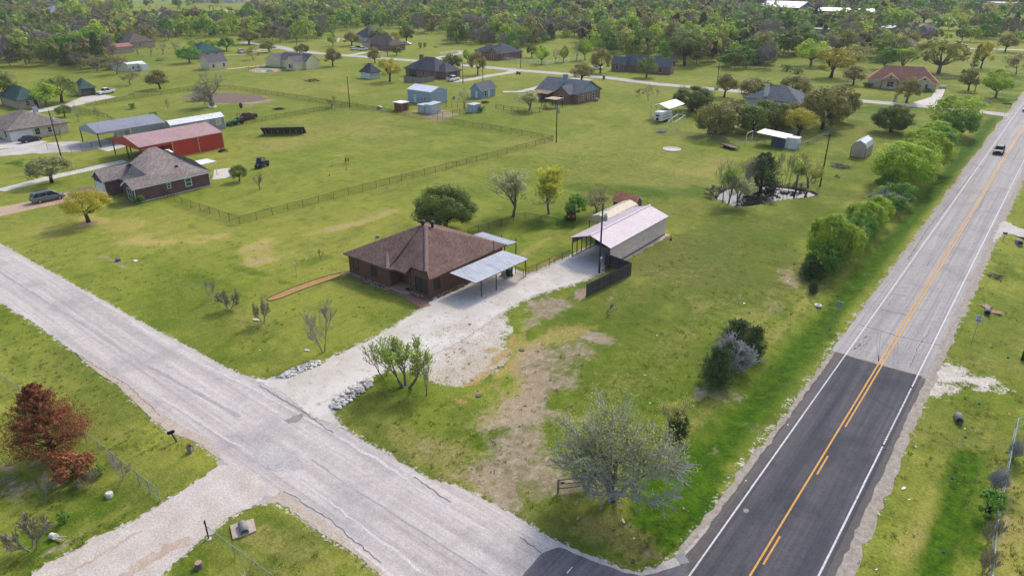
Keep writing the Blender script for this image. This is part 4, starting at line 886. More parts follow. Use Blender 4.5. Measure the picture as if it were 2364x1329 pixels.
# long side is the right wall (along y)
y0_, y1_ = e1[1], e2[1]; xr_ = (e1[0] + e2[0]) / 2
wid_ = xr_ - P(264, 320, 3.45)[0]
rbn.o = (xr_ - wid_, y0_); rbn.t.location = (rbn.o[0], rbn.o[1], 0); W, Dp = wid_, y1_ - y0_
rbn.W = W
fr_ = .37 * Dp
rbn.block(0, W, 0, Dp, 3.5, 'gy', 1.4, .12, m_red, m_redroof, ribs=.45, t=.08, edge=m_tan, wall=False)
rbn.part('wall', B().poly([(W, fr_, 0), (W, Dp, 0), (W, Dp, 3.5), (W, fr_, 3.5)]).poly([(W, Dp, 0), (0, Dp, 0), (0, Dp, 3.5), (W / 2, Dp, 4.9), (W, Dp, 3.5)]).poly([(0, Dp, 0), (0, fr_, 0), (0, fr_, 3.5), (0, Dp, 3.5)]).poly([(0, fr_, 0), (W, fr_, 0), (W, fr_, 3.5), (W / 2, fr_, 4.9), (0, fr_, 3.5)]), m_red)
rbn.part('gable_wall', B().poly([(0, .02, 2.9), (W, .02, 2.9), (W, .02, 3.5), (W / 2, .02, 4.88), (0, .02, 3.5)]), m_red)
rbn.part('eave_panel', B().poly([(W - .02, 0, 2.95), (W - .02, fr_, 2.95), (W - .02, fr_, 3.5), (W - .02, 0, 3.5)]), m_red)
rbn.siding('r', fr_ + .1, Dp - .1, .05, 3.42, W, m_red, .3)
for y in (fr_, fr_ + (Dp - fr_) * .5, Dp): rbn.box('corner_trim', W - .02, W + .07, y - .09, y + .09, 0, 3.5, m_tan)
rbn.box('base_trim', W - .02, W + .06, fr_ + .1, Dp - .1, 0, .1, m_tan)
rbn.posts([(.1, .1), (W - .1, .1), (W / 2, .1), (.1, fr_ * .5)], 3.3, .09, m_post)
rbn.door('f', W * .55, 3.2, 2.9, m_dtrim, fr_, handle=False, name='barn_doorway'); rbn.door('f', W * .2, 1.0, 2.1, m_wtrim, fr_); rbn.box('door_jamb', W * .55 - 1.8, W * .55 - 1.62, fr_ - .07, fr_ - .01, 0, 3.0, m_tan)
tk = thing('water_tank', G(392, 372), 'white upright plastic tank standing at the red barn corner', 'tank')
B().lathe([(.95, 0), (.95, 1.9), (.85, 2.0), (.55, 2.25), (.5, 2.3)], 20).build('body', M('white_tank_plastic', S(236,236,238, 1.05), None, 2, .4), tk, True); B().lathe([(.5, 2.3), (.5, 2.42), (0, 2.44)], 16).build('lid', m_wtrim, tk)
m_gmetal = M('grey_metal_wall', (.36, .37, .37, 1), (.3, .31, .32, 1), .4, .5)
m_groof = M('grey_metal_roof', S(162,166,176), S(148,152,162), .4, .45, .2, fine=4)
e1 = P(225, 308, 3.3); e2 = P(377, 282, 3.3); rid = P(342, 265, 4.7)
gs = House('metal_workshop', 'grey metal workshop with an open carport end and pale trim', 'workshop', (380, 300), W=9, D=9)
xr_ = (e1[0] + e2[0]) / 2; wid_ = 2 * (xr_ - rid[0]); gs.o = (xr_ - wid_, e1[1]); gs.t.location = (gs.o[0], gs.o[1], 0); W, Dp = wid_, e2[1] - e1[1]; gs.W = W
fr_ = Dp * .47
gs.block(0, W, 0, Dp, 3.3, 'gy', 1.4, .12, m_gmetal, m_groof, ribs=.45, t=.08, edge=m_wtrim, wall=False)
gs.part('wall', B().poly([(W, fr_, 0), (W, Dp, 0), (W, Dp, 3.3), (W, fr_, 3.3)]).poly([(W, Dp, 0), (0, Dp, 0), (0, Dp, 3.3), (W / 2, Dp, 4.7), (W, Dp, 3.3)]).poly([(0, Dp, 0), (0, fr_, 0), (0, fr_, 3.3), (0, Dp, 3.3)]).poly([(0, fr_, 0), (W, fr_, 0), (W, fr_, 3.3), (W / 2, fr_, 4.7), (0, fr_, 3.3)]), m_gmetal)
gs.part('gable_wall', B().poly([(0, .02, 2.75), (W, .02, 2.75), (W, .02, 3.3), (W / 2, .02, 4.68), (0, .02, 3.3)]), m_gmetal)
gs.part('eave_panel', B().poly([(W - .02, 0, 2.8), (W - .02, fr_, 2.8), (W - .02, fr_, 3.3), (W - .02, 0, 3.3)]), m_gmetal)
gs.siding('r', fr_ + .1, Dp - .1, .05, 3.2, W, m_gmetal, .3)
for y in (fr_, Dp): gs.box('corner_trim', W - .02, W + .07, y - .09, y + .09, 0, 3.3, m_wtrim)
gs.posts([(.1, .1), (W - .1, .1)], 3.2, .09, m_post)
for u in (W * .3, W * .55): gs.door('f', u, 2.6, 2.5, m_wtrim, fr_, handle=False, name='garage_door')
e1 = P(390, 289, 3.0); e2 = P(520, 270, 3.0); rid = P(498, 261, 3.9)
wl = House('storage_building', 'long grey building with white roof and crossed white window panels', 'barn', (520, 285), W=6, D=9)
xr_ = (e1[0] + e2[0]) / 2; wid_ = 2 * (xr_ - rid[0]); wl.o = (xr_ - wid_, e1[1]); wl.t.location = (wl.o[0], wl.o[1], 0); W, Dp = wid_, e2[1] - e1[1]; wl.W = W
m_whiteroof = M('white_metal_roof', S(240,240,244, 1.05), S(226,228,234, 1.05), .4, .4, fine=3)
wl.block(0, W, 0, Dp, 3.0, 'gy', .9, .1, m_gmetal, m_whiteroof, ribs=.6, t=.08, edge=m_wtrim)
wl.siding('r', .1, Dp - .1, .05, 2.9, W, m_gmetal, .3)
for y in (0, Dp): wl.box('corner_trim', W - .02, W + .07, y - .09, y + .09, 0, 3.0, m_wtrim)
for f in (.42, .64, .88):
    y = f * Dp; wf = wl.window('r', y, 1.4, 1.1, 1.1, W, m_wtrim, m_gmetal, bd=.16, hbar=0)
    for sgn in (1, -1): B().tube([(W + .05, y - .5, 1.95 - .5 * sgn), (W + .05, y + .5, 1.95 + .5 * sgn)], .07, 4).build('cross_bar', m_wtrim, wf)
# ================================================================== HOUSES BEYOND
def rs(n, a, b): return shingle(n, S(*a), S(*b))
r_grn = rs('green_shingles', (88,112,108), (74,98,94)); r_tealg = rs('teal_green_shingles', (58,104,98), (48,88,84)); r_dk = rs('charcoal_shingles', (92,94,104), (78,80,90)); r_slate = rs('slate_grey_shingles', (118,124,130), (102,108,114))
r_brn = rs('brown_grey_shingles', (118,104,98), (100,88,84)); r_red = rs('terracotta_shingles', (196,142,118), (176,124,104)); r_tan = rs('tan_grey_shingles', (150,140,132), (132,122,114)); r_mau = rs('mauve_grey_shingles', (122,116,122), (106,100,108))
w_tan = brickm('tan_brick', (.42, .33, .24, 1), (.36, .27, .19, 1), (.5, .44, .36, 1)); w_cream = M('cream_siding', (.72, .64, .42, 1), (.66, .58, .37, 1), .5, .7, st=(.3, .3, 6)); w_red = brickm('red_brick', (.26, .1, .07, 1), (.2, .075, .055, 1), (.36, .28, .24, 1))
w_blue = M('pale_blue_siding', (.25, .36, .47, 1), (.21, .31, .41, 1), .5, .7, st=(.3, .3, 6)); w_bmetal = M('blue_grey_metal', (.36, .44, .54, 1), (.31, .39, .49, 1), .5, .5); w_stone = brickm('limestone_blocks', (.62, .5, .34, 1), (.52, .4, .26, 1), (.6, .52, .4, 1), .5, .25)
w_white = M('white_siding', (.72, .72, .7, 1), (.64, .64, .63, 1), .5, .7, st=(.3, .3, 6)); w_cbrick = brickm('cream_brick', (.56, .46, .35, 1), (.5, .4, .3, 1), (.6, .54, .46, 1)); w_rust = M('rusty_red_boards', (.3, .1, .06, 1), (.22, .075, .05, 1), 1, .8, st=(5, 5, .5))
w_navy = M('navy_metal', (.06, .08, .12, 1), (.05, .065, .1, 1), .5, .5); w_lg = M('light_metal', (.5, .53, .55, 1), (.42, .45, .47, 1), .8, .5); m_teal = M('turquoise_curtain', (.12, .4, .36, 1), None, 1, .5)
def house(name, label, near, left=None, right=None, W=None, D=None, auto=False, blocks=(), wins=(), doors=(), cat='house', group=None, chim=()):
    ang = 0.
    if auto:
        a, n = P(*left), P(*near); ang = math.degrees(math.atan2(n[1] - a[1], n[0] - a[0]))
    s = House(name, label, cat, near, left, right, W, D, ang, group); W, D = s.W, s.D
    for x0, x1, y0, y1, h, roof, rise, ov, mw, mr in blocks: s.block(x0 * W, x1 * W, y0 * D, y1 * D, h, roof, rise, ov, mw, mr, edge=m_wtrim if mw in (w_cream, w_white, w_blue, w_stone) else None)
    for w_ in wins:
        face, u, z, ww, hh = w_[:5]; ex = w_[5] if len(w_) > 5 else {}
        s.window(face, u * (W if face == 'f' else D), z, ww, hh, **{**dict(at=None), **ex})
    for d_ in doors:
        face, u, ww, hh, mt = d_[:5]; ex = d_[5] if len(d_) > 5 else {}
        s.door(face, u * (W if face == 'f' else D), ww, hh, mt, **ex)
    for x, y, w_, z0, z1, mt in chim:
        bb = B().box(x * W - w_ / 2, x * W + w_ / 2, y * D - w_ / 2, y * D + w_ / 2, z0, z1); c = bb.build('chimney', mt, s.t); B().box(x * W - w_ * .6, x * W + w_ * .6, y * D - w_ * .6, y * D + w_ * .6, z1, z1 + .15).build('cap', m_dtrim, c)
    return s
house('brick_house', 'cream brick house with grey roof and double garage at the left edge', (26, 328), right=(160, 307), W=15, blocks=[(0, 1, 0, 1, 2.7, 'hip', 2.7, .5, w_cbrick, r_tan)], wins=[('r', .47, .8, 1.1, 1.4), ('r', .68, .9, .8, 1.2), ('f', .86, .8, 1.3, 1.4)], doors=[('r', .2, 4.6, 2.2, w_white, dict(panels=4, handle=False, name='garage_door'))], chim=[(.5, .72, .9, 4.6, 6.2, w_lg)])
house('ranch_house', 'tan house with dark green shingle roof at the left edge', (46, 253), right=(88, 243), W=13, blocks=[(0, 1, 0, 1, 2.8, 'hip', 2.8, .5, w_tan, r_grn)], wins=[('r', .4, .8, 1.1, 1.3)], doors=[('r', .75, 1, 2.1, m_dtrim)])
house('detached_garage', 'tan garage with green roof and dark open bay beside a white pickup', (190, 223), right=(213, 217), left=(146, 222), blocks=[(0, 1, 0, 1, 2.7, 'hip', 2.2, .5, w_tan, r_grn)], doors=[('r', .5, 4.2, 2.2, m_glass, dict(handle=False, name='garage_opening'))], cat='garage')
house('cottage', 'small cream cottage with grey gable roof in the far left meadow', (485, 162.5), (457, 160), (528, 158), blocks=[(0, 1, 0, 1, 2.8, 'gy', 2.4, .3, w_cream, r_mau)], wins=[('r', .22, .8, .9, 1.3), ('r', .8, .8, .9, 1.3)], doors=[('r', .52, .9, 2.1, m_wtrim)])
house('ranch_house', 'brick house with teal green hip roof behind the small cream cottage', (461, 137), right=(523, 132), W=13, blocks=[(0, 1, 0, 1, 2.8, 'hip', 3.4, .5, w_tan, r_tealg)], wins=[('r', .35, .9, 1.2, 1.2), ('r', .7, .9, 1.2, 1.2)])
house('mobile_home', 'small white cabin with white roof and side awning in the left meadow', (297, 166), right=(339, 162), W=5, blocks=[(0, 1, 0, 1, 2.6, 'gy', .5, .15, w_white, m_whiteroof), (1.02, 1.5, .6, 1, 2.4, 'flat', 0, 0, w_white, m_whiteroof)], wins=[('r', .3, .9, .8, .9), ('r', .62, .9, .8, .9)], cat='cabin')
house('old_shed', 'low grey shed beside the white cabin with rusty roof', (262, 163), right=(298, 158), W=6, blocks=[(0, 1, 0, 1, 2.2, 'gy', .7, .2, w_lg, r_mau)], cat='shed')
house('long_barn', 'long tan barn with faded red metal roof below the left woods', (236, 128), right=(306, 121), W=8, blocks=[(0, 1, 0, 1, 2.8, 'gy', 1.3, .2, w_tan, M('faded_red_roof', S(178,118,110), S(160,104,98), .4, .5))], cat='barn')
house('ranch_house', 'brown hip-roofed house half hidden by bare trees at upper left', (300, 113), right=(352, 107), W=18, blocks=[(0, 1, 0, 1, 2.9, 'hip', 3.6, .5, w_tan, r_brn)], wins=[('r', .4, .9, 1.3, 1.2)])
house('farmhouse', 'rambling cream farmhouse with grey roofs beside a fenced pool', (690, 162.5), (609, 153), (746, 156), auto=True, blocks=[(0, .42, .1, .55, 2.8, 'gy', 2.1, .3, w_cream, r_mau), (.3, .99, .2, .9, 2.9, 'gx', 2.4, .3, w_cream, r_mau), (.72, .995, -.12, .5, 2.9, 'gy', 2.0, .3, w_cream, r_mau), (.72, 1.06, .25, .85, 2.9, 'gx', 2.6, .3, w_cream, r_mau)],
      wins=[('f', .07, .9, .9, 1.2, dict(at=1.45)), ('f', .16, .9, .9, 1.2, dict(at=1.45)), ('f', .86, .8, 1.1, 1.4, dict(at=-1.7)), ('r', .42, .9, 1.3, 1.4), ('f', .5, .9, 1.4, 1.3, dict(at=2.9)), ('f', .6, .9, 1.0, 1.3, dict(at=2.9))], chim=[(.8, .55, 1.2, 4, 6.4, w_cream)])
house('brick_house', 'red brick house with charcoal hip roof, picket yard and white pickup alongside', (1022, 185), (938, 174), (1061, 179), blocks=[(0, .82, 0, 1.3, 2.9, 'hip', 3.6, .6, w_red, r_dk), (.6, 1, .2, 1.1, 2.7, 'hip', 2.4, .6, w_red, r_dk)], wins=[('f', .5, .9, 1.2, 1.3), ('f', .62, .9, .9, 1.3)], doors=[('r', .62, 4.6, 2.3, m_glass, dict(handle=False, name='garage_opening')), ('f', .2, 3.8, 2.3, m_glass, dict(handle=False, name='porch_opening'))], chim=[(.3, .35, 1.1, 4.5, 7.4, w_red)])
house('detached_garage', 'white garage with charcoal hip roof behind a golden tree', (857, 183.5), (832, 180.5), (876, 180), blocks=[(0, 1, 0, 1, 2.7, 'hip', 2.4, .5, w_lg, r_dk)], doors=[('f', .28, 2.3, 2.1, w_white, dict(handle=False, name='garage_door')), ('f', .74, 2.3, 2.1, w_white, dict(handle=False, name='garage_door'))], cat='garage')
s = house('metal_building', 'blue-grey metal building with pale gable roof and white side door', (996, 243), (931, 236.5), (1042, 237), blocks=[(0, 1, 0, 1, 3.6, 'gx', 1.1, .12, w_bmetal, M('pale_metal_roof', S(222,228,238, 1.05), S(208,215,226, 1.05), .4, .45, .15))], wins=[('f', .75, 1.2, .8, .8), ('f', .6, 1.1, .7, .6)], doors=[('f', .32, 1.0, 2.3, m_wtrim)], cat='workshop')
s.siding('f', .1, s.W - .1, .05, 3.5, 0, w_bmetal, .35); s.siding('r', .1, s.D - .1, .05, 3.5, s.W, w_bmetal, .35)
house('cottage', 'pale blue cottage with grey gable roof beside the blue-grey metal building', (1111, 228), (1083, 225.5), (1153, 222.5), blocks=[(0, 1, 0, 1, 2.7, 'gy', 1.8, .4, w_blue, r_slate)], wins=[('r', .3, .6, .9, 1.4), ('r', .12, .9, .7, 1)], doors=[('f', .55, .9, 2.1, m_wtrim), ('r', .55, .9, 2.1, m_wtrim)])
s = house('brick_house', 'red brick house with slate roof and pale blue gable and chimney', (1327, 242), (1246, 226), (1394, 228.5), blocks=[(0, 1, .12, 1, 2.8, 'gx', 3.0, .5, w_red, r_slate), (.52, .86, 0, .7, 2.8, 'gy', 2.0, .4, w_red, r_slate)], wins=[('r', .3, .8, .8, 1.3), ('r', .52, .8, .8, 1.3), ('r', .72, .6, 1.3, 1.5), ('f', .68, .8, 1.3, 1.3)], chim=[(.5, .42, 1.1, 4.5, 7.2, w_blue)])
W, D = s.W, s.D; s.part('gable_wall', B().poly([(W + .03, .14 * D, 2.85), (W + .03, .98 * D, 2.85), (W + .03, .56 * D, 5.65)]), w_blue); s.door('f', .25 * W, 4.4, 2.3, m_glass, .12 * D, handle=False, name='porch_opening')
s.part('porch_awning', B().slab([[(.02 * W, -.1 * D, 2.3), (.42 * W, -.1 * D, 2.3), (.42 * W, .11 * D, 2.75), (.02 * W, .11 * D, 2.75)]], .08), M('rusty_awning', (.3, .16, .1, 1), None, 1, .7))
house('hen_house', 'rust-red board shed with flat white roof beside the dirt pen', (927, 257.5), (912, 254.5), (945, 254.5), blocks=[(0, 1, 0, 1, 2.2, 'flat', 0, .35, w_rust, m_whiteroof)], doors=[('r', .6, 1, 1.7, m_post)], cat='shed')
house('pen_shelter', 'small pale metal shelter on the left side of the dirt pen', (980, 261.5), W=2.6, D=3.0, blocks=[(0, 1, 0, 1, 2.0, 'flat', 0, .2, w_lg, m_galv)], doors=[('r', .5, 1, 1.6, m_glass, dict(handle=False))], cat='shed')
house('pen_shelter', 'taller grey metal shelter inside the dirt pen fence', (997, 264.5), W=2.6, D=3.6, blocks=[(0, 1, 0, 1, 2.4, 'shy', .3, .2, w_lg, m_galv)], cat='shed')
house('pump_house', 'little blue-grey metal shed beside a round green shrub', (1094, 261.5), W=2.4, D=3.0, blocks=[(0, 1, 0, 1, 2.1, 'flat', 0, .15, w_bmetal, m_galv)], doors=[('f', .5, .9, 1.8, w_lg)], cat='shed')
gzb = House('garden_shelter', 'open garden shelter with flat tan roof near the slate-roofed brick house', 'shelter', (1282, 252), W=3.6, D=3.6)
gzb.block(0, 3.6, 0, 3.6, 2.5, 'flat', 0, .2, m_cedar, M('tan_roof_board', (.5, .38, .26, 1), None, 1, .8), wall=False); gzb.posts([(0, 0), (3.6, 0), (3.6, 3.6), (0, 3.6)], 2.5, .07, m_post)
house('brick_house', 'wide red brick house with grey-green gables across the far street', (1546, 173), (1411, 164), (1557, 169), auto=True, blocks=[(0, .24, 0, .9, 2.8, 'gx', 2.4, .4, w_red, r_slate), (.2, .8, .2, 1.1, 2.8, 'gx', 2.9, .4, w_red, r_slate), (.72, 1, 0, 1.0, 2.8, 'gx', 2.4, .4, w_red, r_slate)], wins=[('f', .1, .7, 1.2, 1.5), ('f', .45, .8, 1.4, 1.4, dict(at=2.2)), ('f', .6, .8, 1.0, 1.4, dict(at=2.2)), ('f', .84, .7, 1.3, 1.5), ('r', .5, .8, 1, 1.3)], doors=[('f', .34, 1, 2.1, m_tan, dict(at=2.2))])
house('brick_house', 'red brick house with charcoal roof behind white rail fences', (1150, 140.5), (1088, 132), (1178, 133), auto=True, blocks=[(0, .6, .2, 1, 2.8, 'hip', 2.4, .5, w_red, r_dk), (.35, 1, .1, 1.2, 2.9, 'hip', 3.4, .5, w_red, r_dk), (.62, .98, 0, .5, 2.8, 'gy', 2.2, .35, w_red, r_dk)], wins=[('f', .8, .7, 1.3, 1.5), ('r', .5, .8, 1, 1.2)])
house('ranch_house', 'brown-roofed brick house with parked cars on the far street', (900, 119), (839, 112), (934, 115), auto=True, blocks=[(0, 1, 0, 1, 2.8, 'hip', 3.4, .5, w_red, r_brn), (.02, .3, -.1, .5, 2.7, 'hip', 1.8, .4, w_stone, r_brn)], wins=[('f', .7, .8, 1.1, 1.3), ('r', .5, .8, 1.1, 1.3)], chim=[(.85, .5, 1, 4, 6.6, w_cream)])
house('ranch_house', 'house with dark steep hip roof at the wood edge', (851, 99), W=12, D=12, blocks=[(0, 1, 0, 1, 2.9, 'hip', 4.6, .5, w_lg, r_dk)], wins=[('r', .5, .9, 1.2, 1.3)])
s = house('stone_house', 'pale stone house with terracotta hip roof and curved lawn', (2159, 212.5), (2001, 202.5), (2168, 207), auto=True, blocks=[(0, 1, .12, 1.6, 2.9, 'hip', 3.9, .5, w_stone, r_red), (.2, .45, 0, .6, 2.9, 'gy', 1.9, .45, w_stone, r_red), (.7, .93, .02, .6, 2.8, 'gy', 1.5, .4, w_stone, r_red)], wins=[('f', .08, .7, 1.6, 1.6, dict(at=1.3, pane=m_teal)), ('f', .335, .7, 1.9, 1.6, dict(bars=2)), ('f', .86, .5, .9, 1.7)], doors=[('f', .5, 1, 2.2, m_dtrim, dict(at=1.3))])
for u in (.2, .44): s.box('porch_column', u * s.W - .12, u * s.W + .12, -.7, -.5, 0, 2.7, m_cedar)
s.part('porch_roof', B().slab([[(.19 * s.W, -.8, 2.7), (.46 * s.W, -.8, 2.7), (.46 * s.W, 0, 3.1), (.19 * s.W, 0, 3.1)]], .12), r_red)
for u in (.325, .815): B().lathe([(0, 0), (.3, 0), (.3, .08), (0, .08)], 12).build('gable_vent', m_dtrim, s.t).location = (u * s.W, -.02 if u < .5 else .02, 3.7)
for ch in s.t.children:
    if ch.name.startswith('gable_vent'): ch.rotation_euler = (math.pi / 2, 0, 0)
s = house('barn_shed', 'small tan barn-roofed shed standing in the field near the highway hedge', (1995.6, 366), (1962, 361), (2015, 354), blocks=[(0, 1, 0, 1, 2.0, 'gam', 1.5, .12, M('tan_panel', (.56, .46, .36, 1), (.5, .4, .31, 1), .8, .7), M('pale_blue_metal_roof', S(192,204,214), S(176,188,200), .5, .4, .2))], doors=[('f', .5, 1.6, 1.8, M('tan_panel_door', (.5, .41, .32, 1), None, 1, .7), dict(panels=1))], cat='shed')
s.box('skid', -.05, s.W + .05, -.05, s.D + .05, -.15, .05, m_dtrim)
for u in (0, s.W): s.box('corner_trim', u - .05, u + .05, -.04, .04, 0, 2.0, m_dtrim)
rv = House('rv_carport', 'white-roofed open carport sheltering a camper trailer', 'carport', (1541, 279.5), W=5.2, D=9)
rv.block(0, 5.2, 0, 9, 3.2, 'gy', .9, .2, w_white, m_whiteroof, wall=False, t=.08, edge=m_dtrim); rv.posts([(x, y) for x in (.05, 5.15) for y in (.1, 3, 6, 8.9)], 3.15, .05, m_wtrim)
house('ranch_house', 'grey hip-roofed house half hidden among the live oaks', (1840, 262), W=15, D=12, blocks=[(0, 1, 0, 1, 2.9, 'hip', 3.2, .5, w_lg, r_slate)], chim=[(.35, .1, 1.0, 3.5, 6.6, w_white)])
lt = House('lean_to', 'open lean-to with white sheet roof next to a white container', 'shelter', (1808, 344), W=6.2, D=4.6)
lt.block(0, 6.2, 0, 4.6, 2.35, 'shx', .5, .25, w_white, m_whiteroof, wall=False, t=.07); lt.posts([(.1, .1), (.1, 4.5), (2, .1), (2, 4.5)], 2.7, .05, m_gpost); lt.box('inner_room', 3.2, 6.1, .4, 4.5, 0, 2.4, w_navy)
house('storage_container', 'white steel container beside the open lean-to', (1838, 346), (1806, 342), D=2.5, blocks=[(0, 1, 0, 1, 2.3, 'flat', 0, .04, w_white, w_white)], doors=[('r', .3, .6, 1.4, m_dtrim)], cat='container').siding('f', .05, 4.6, .1, 2.2, 0, w_white, .4)
m_canvas = M('grey_canvas', (.2, .2, .19, 1), (.14, .14, .13, 1), .8, .8)
gq = House('canvas_shelter', 'old grey canvas shelter under the oaks with sloping sides', 'shelter', (1668, 312), W=4, D=4); gq.block(0, 4, 0, 4, 1.2, 'gy', 1.5, .05, m_canvas, m_canvas)
house('warehouse', 'large navy warehouse with bright white roof beyond the woods', (1841, 38), (1752, 34), D=30, auto=True, blocks=[(0, 1, 0, 1, 6.5, 'gx', 4.0, .8, w_navy, m_whiteroof)], cat='warehouse', doors=[('f', .2, 6, 4.5, m_glass, dict(handle=False)), ('f', .5, 6, 4.5, m_glass, dict(handle=False))])
for nm, lb, ne, Wd, Dd, hh, rf, ri, mw, mr in (
    ('ranch_house', 'dark-roofed house behind the pale carport in the far right trees', (1834, 84), 15, 13, 3, 'hip', 3.2, w_lg, r_dk), ('ranch_house', 'dark hip-roofed house with white chimney left of the small white shed', (1783, 104), 17, 14, 3, 'hip', 3.6, w_lg, r_dk),
    ('garden_shed', 'small white shed with white roof among the far right trees', (1826, 112), 4, 5, 2.4, 'gy', .9, w_white, m_whiteroof), ('ranch_house', 'grey-roofed house just left of the small white shed', (1802, 110), 11, 11, 2.8, 'hip', 2.6, w_lg, r_slate),
    ('metal_barn', 'red metal barn with white roof and white door in the far trees', (2054, 82), 6, 13, 4, 'shy', .4, M('dark_red_metal', (.25, .04, .035, 1), None, .5, .5), m_whiteroof), ('brick_house', 'far red brick house with charcoal roof near the dark cedars', (2144, 89), 10, 26, 3, 'hip', 3.4, w_red, r_dk),
    ('cottage', 'far cottage with brown gable roof between big oaks', (2112, 127), 10, 10, 3, 'gy', 3.2, w_white, r_brn), ('red_shed', 'far brick-red block building beside a pale yard', (1921, 52), 7, 10, 4.5, 'flat', 0, w_rust, w_rust),
    ('long_building', 'far long dark building with white roof right of the warehouse', (2019, 42), 46, 24, 4, 'gx', 2, w_navy, m_whiteroof), ('ranch_house', 'far brown-gabled house on the tree line', (2098, 34), 12, 22, 3.2, 'gx', 5, w_red, r_brn),
    ('long_building', 'far white flat-roofed building at the top right', (2337, 24), 46, 25, 6, 'flat', 0, w_white, w_white), ('red_shed', 'far red shed beside the white flat-roofed building', (2356, 25), 12, 14, 4, 'gy', 2, w_rust, w_rust),
    ('ranch_house', 'far pale grey house with bluish roof at upper left', (118, 39), 18, 14, 3, 'hip', 5, w_lg, M('bluish_roof', S(170,180,192), S(150,160,172), .3, .5)), ('cottage', 'tiny white house in the far field at the top left', (200, 8), 14, 12, 4, 'gx', 4, w_white, w_lg),
    ('cottage', 'far red-roofed house left of the far pond', (470, 8), 18, 16, 4, 'hip', 4, w_lg, M('faded_red_roof', S(178,118,110))), ('cottage', 'far house with brown roof above the far pond', (538, 7), 26, 16, 4, 'hip', 4, w_white, r_brn),
    ('long_building', 'far white barn in the pale field at the top', (1463, 7), 16, 14, 4, 'gx', 3, w_white, m_whiteroof), ('garden_shed', 'green-roofed shed buried in the middle woods', (1526, 73), 12, 8, 5.5, 'gx', 2.2, w_lg, r_tealg),
    ('pale_carport', 'pale flat carport with a blue pickup in the far trees', (1911, 79), 10, 7, 2.6, 'flat', 0, w_navy, w_lg)):
    house(nm, lb, ne, W=Wd, D=Dd, blocks=[(0, 1, 0, 1, hh, rf, ri, .5, mw, mr)], wins=[('r', .3, .9, 1.2, 1.3), ('r', .7, .9, 1.2, 1.3), ('f', .6, .9, 1.2, 1.3)] if 'house' in nm or nm == 'cottage' else (), cat='barn' if 'barn' in nm else 'shed' if 'shed' in nm else 'carport' if 'carport' in nm else 'building' if 'building' in nm else 'house',
          doors=[('f', .5, 4, 3, w_white, dict(handle=False, name='barn_door'))] if nm == 'metal_barn' else ())
# ================================================================== FENCES, POLES, SIGNS
m_blk = M('black_fence_steel', (.018, .018, .018, 1), (.03, .03, .03, 1), 3, .5, .2)
m_bwire = M('black_chain_wire', (.02, .022, .018, 1), (.03, .03, .026, 1), 3, .6)
m_gal = M('galvanised_steel', (.36, .4, .42, 1), (.28, .32, .34, 1), 3, .5, .4)
m_gwire = M('green_grey_chain_wire', (.16, .24, .22, 1), (.22, .28, .27, 1), 3, .6)
m_oldwood = M('weathered_dark_wood', (.085, .082, .078, 1), (.06, .058, .056, 1), 2, .9, st=(3, 3, .5), fine=5, var=.25)
m_polew = M('creosote_pole', (.075, .05, .042, 1), (.05, .034, .03, 1), 2, .9, st=(3, 3, .4))
m_rail = M('white_rail', S(240,240,238, 1.05), None, 1, .5)
def pmesh(bb, name, mat):
    me = bpy.data.meshes.new(name); me.from_pydata(bb.v, [], bb.f); me.materials.append(mat); me.update(); return me
PM = {}
def postmesh(r, h, mat, n=6):
    k = (r, h, mat.name)
    if k not in PM: PM[k] = pmesh(B().cyl(0, 0, -.2, h, r, n), 'post', mat)
    return PM[k]
def fence(name, label, path, h, sp, pr, pmat, wmat=None, mesh=.13, rails=1, group=None, ww=.018, railr=.022, cat='fence', world=False):
    pts = [Vector(q[:2]) for q in path] if world else [Vector(P(*q)[:2]) for q in path]; o = pts[0]
    t = thing(name, (o.x, o.y, 0), label, cat, group); pm = postmesh(pr, h, pmat)
    rb, wb = B(), B(); first = True
    for a, c in zip(pts[:-1], pts[1:]):
        L = (c - a).length; n = max(1, round(L / sp)); d = (c - a) / L; s = d * ww / 2
        for i in range(n + 1):
            if i == 0 and not first: continue
            q = a.lerp(c, i / n) - o; inst('post', pm, t, (q.x, q.y, gz(q.x + o.x, q.y + o.y)), (random.Random(i + int(L)).gauss(0, .012), 0, 0))
        first = False
        for i in range(n):
            q0, q1 = a.lerp(c, i / n), a.lerp(c, (i + 1) / n); z0, z1 = gz(*q0), gz(*q1); q0 -= o; q1 -= o
            for k in range(rails):
                zz = h - .03 - k * (h - .3) / max(1, rails - 1) if rails > 1 else h - .03
                rb.tube([(q0.x, q0.y, z0 + zz), (q1.x, q1.y, z1 + zz)], railr, 4, cap=False)
            if wmat:
                l = (q1 - q0).length; m_ = int((l + h) / mesh)
                for k in range(m_):
                    for sg in (0, 1):
                        x0 = k * mesh - h; x1 = k * mesh; za, zb = 0.02, h - .03
                        if x0 < 0: za = za + (-x0) * (zb - za) / h; x0 = 0
                        if x1 > l: zb = zb - (x1 - l) * (zb - .02) / h; x1 = l
                        if x1 <= x0: continue
                        if sg: x0, x1 = l - x0, l - x1
                        e0 = q0 + d * x0; e1 = q0 + d * x1; zz = (z0 + z1) / 2
                        wb.poly([(e0.x - s.x, e0.y - s.y, zz + za), (e0.x + s.x, e0.y + s.y, zz + za), (e1.x + s.x, e1.y + s.y, zz + zb), (e1.x - s.x, e1.y - s.y, zz + zb)])
    rb.build('rail', pmat, t)
    if wmat: tag(wb.build('wire_mesh', wmat, t), kind='stuff')
    return t
fence('chain_link_fence', 'black chain link fence from the dark brick house to the yellow soccer goal field corner', [(372, 452), (421, 473), (554, 518), (700, 479), (900, 426), (1100, 374), (1277, 327)], 1.35, 3.0, .032, m_blk, m_bwire)
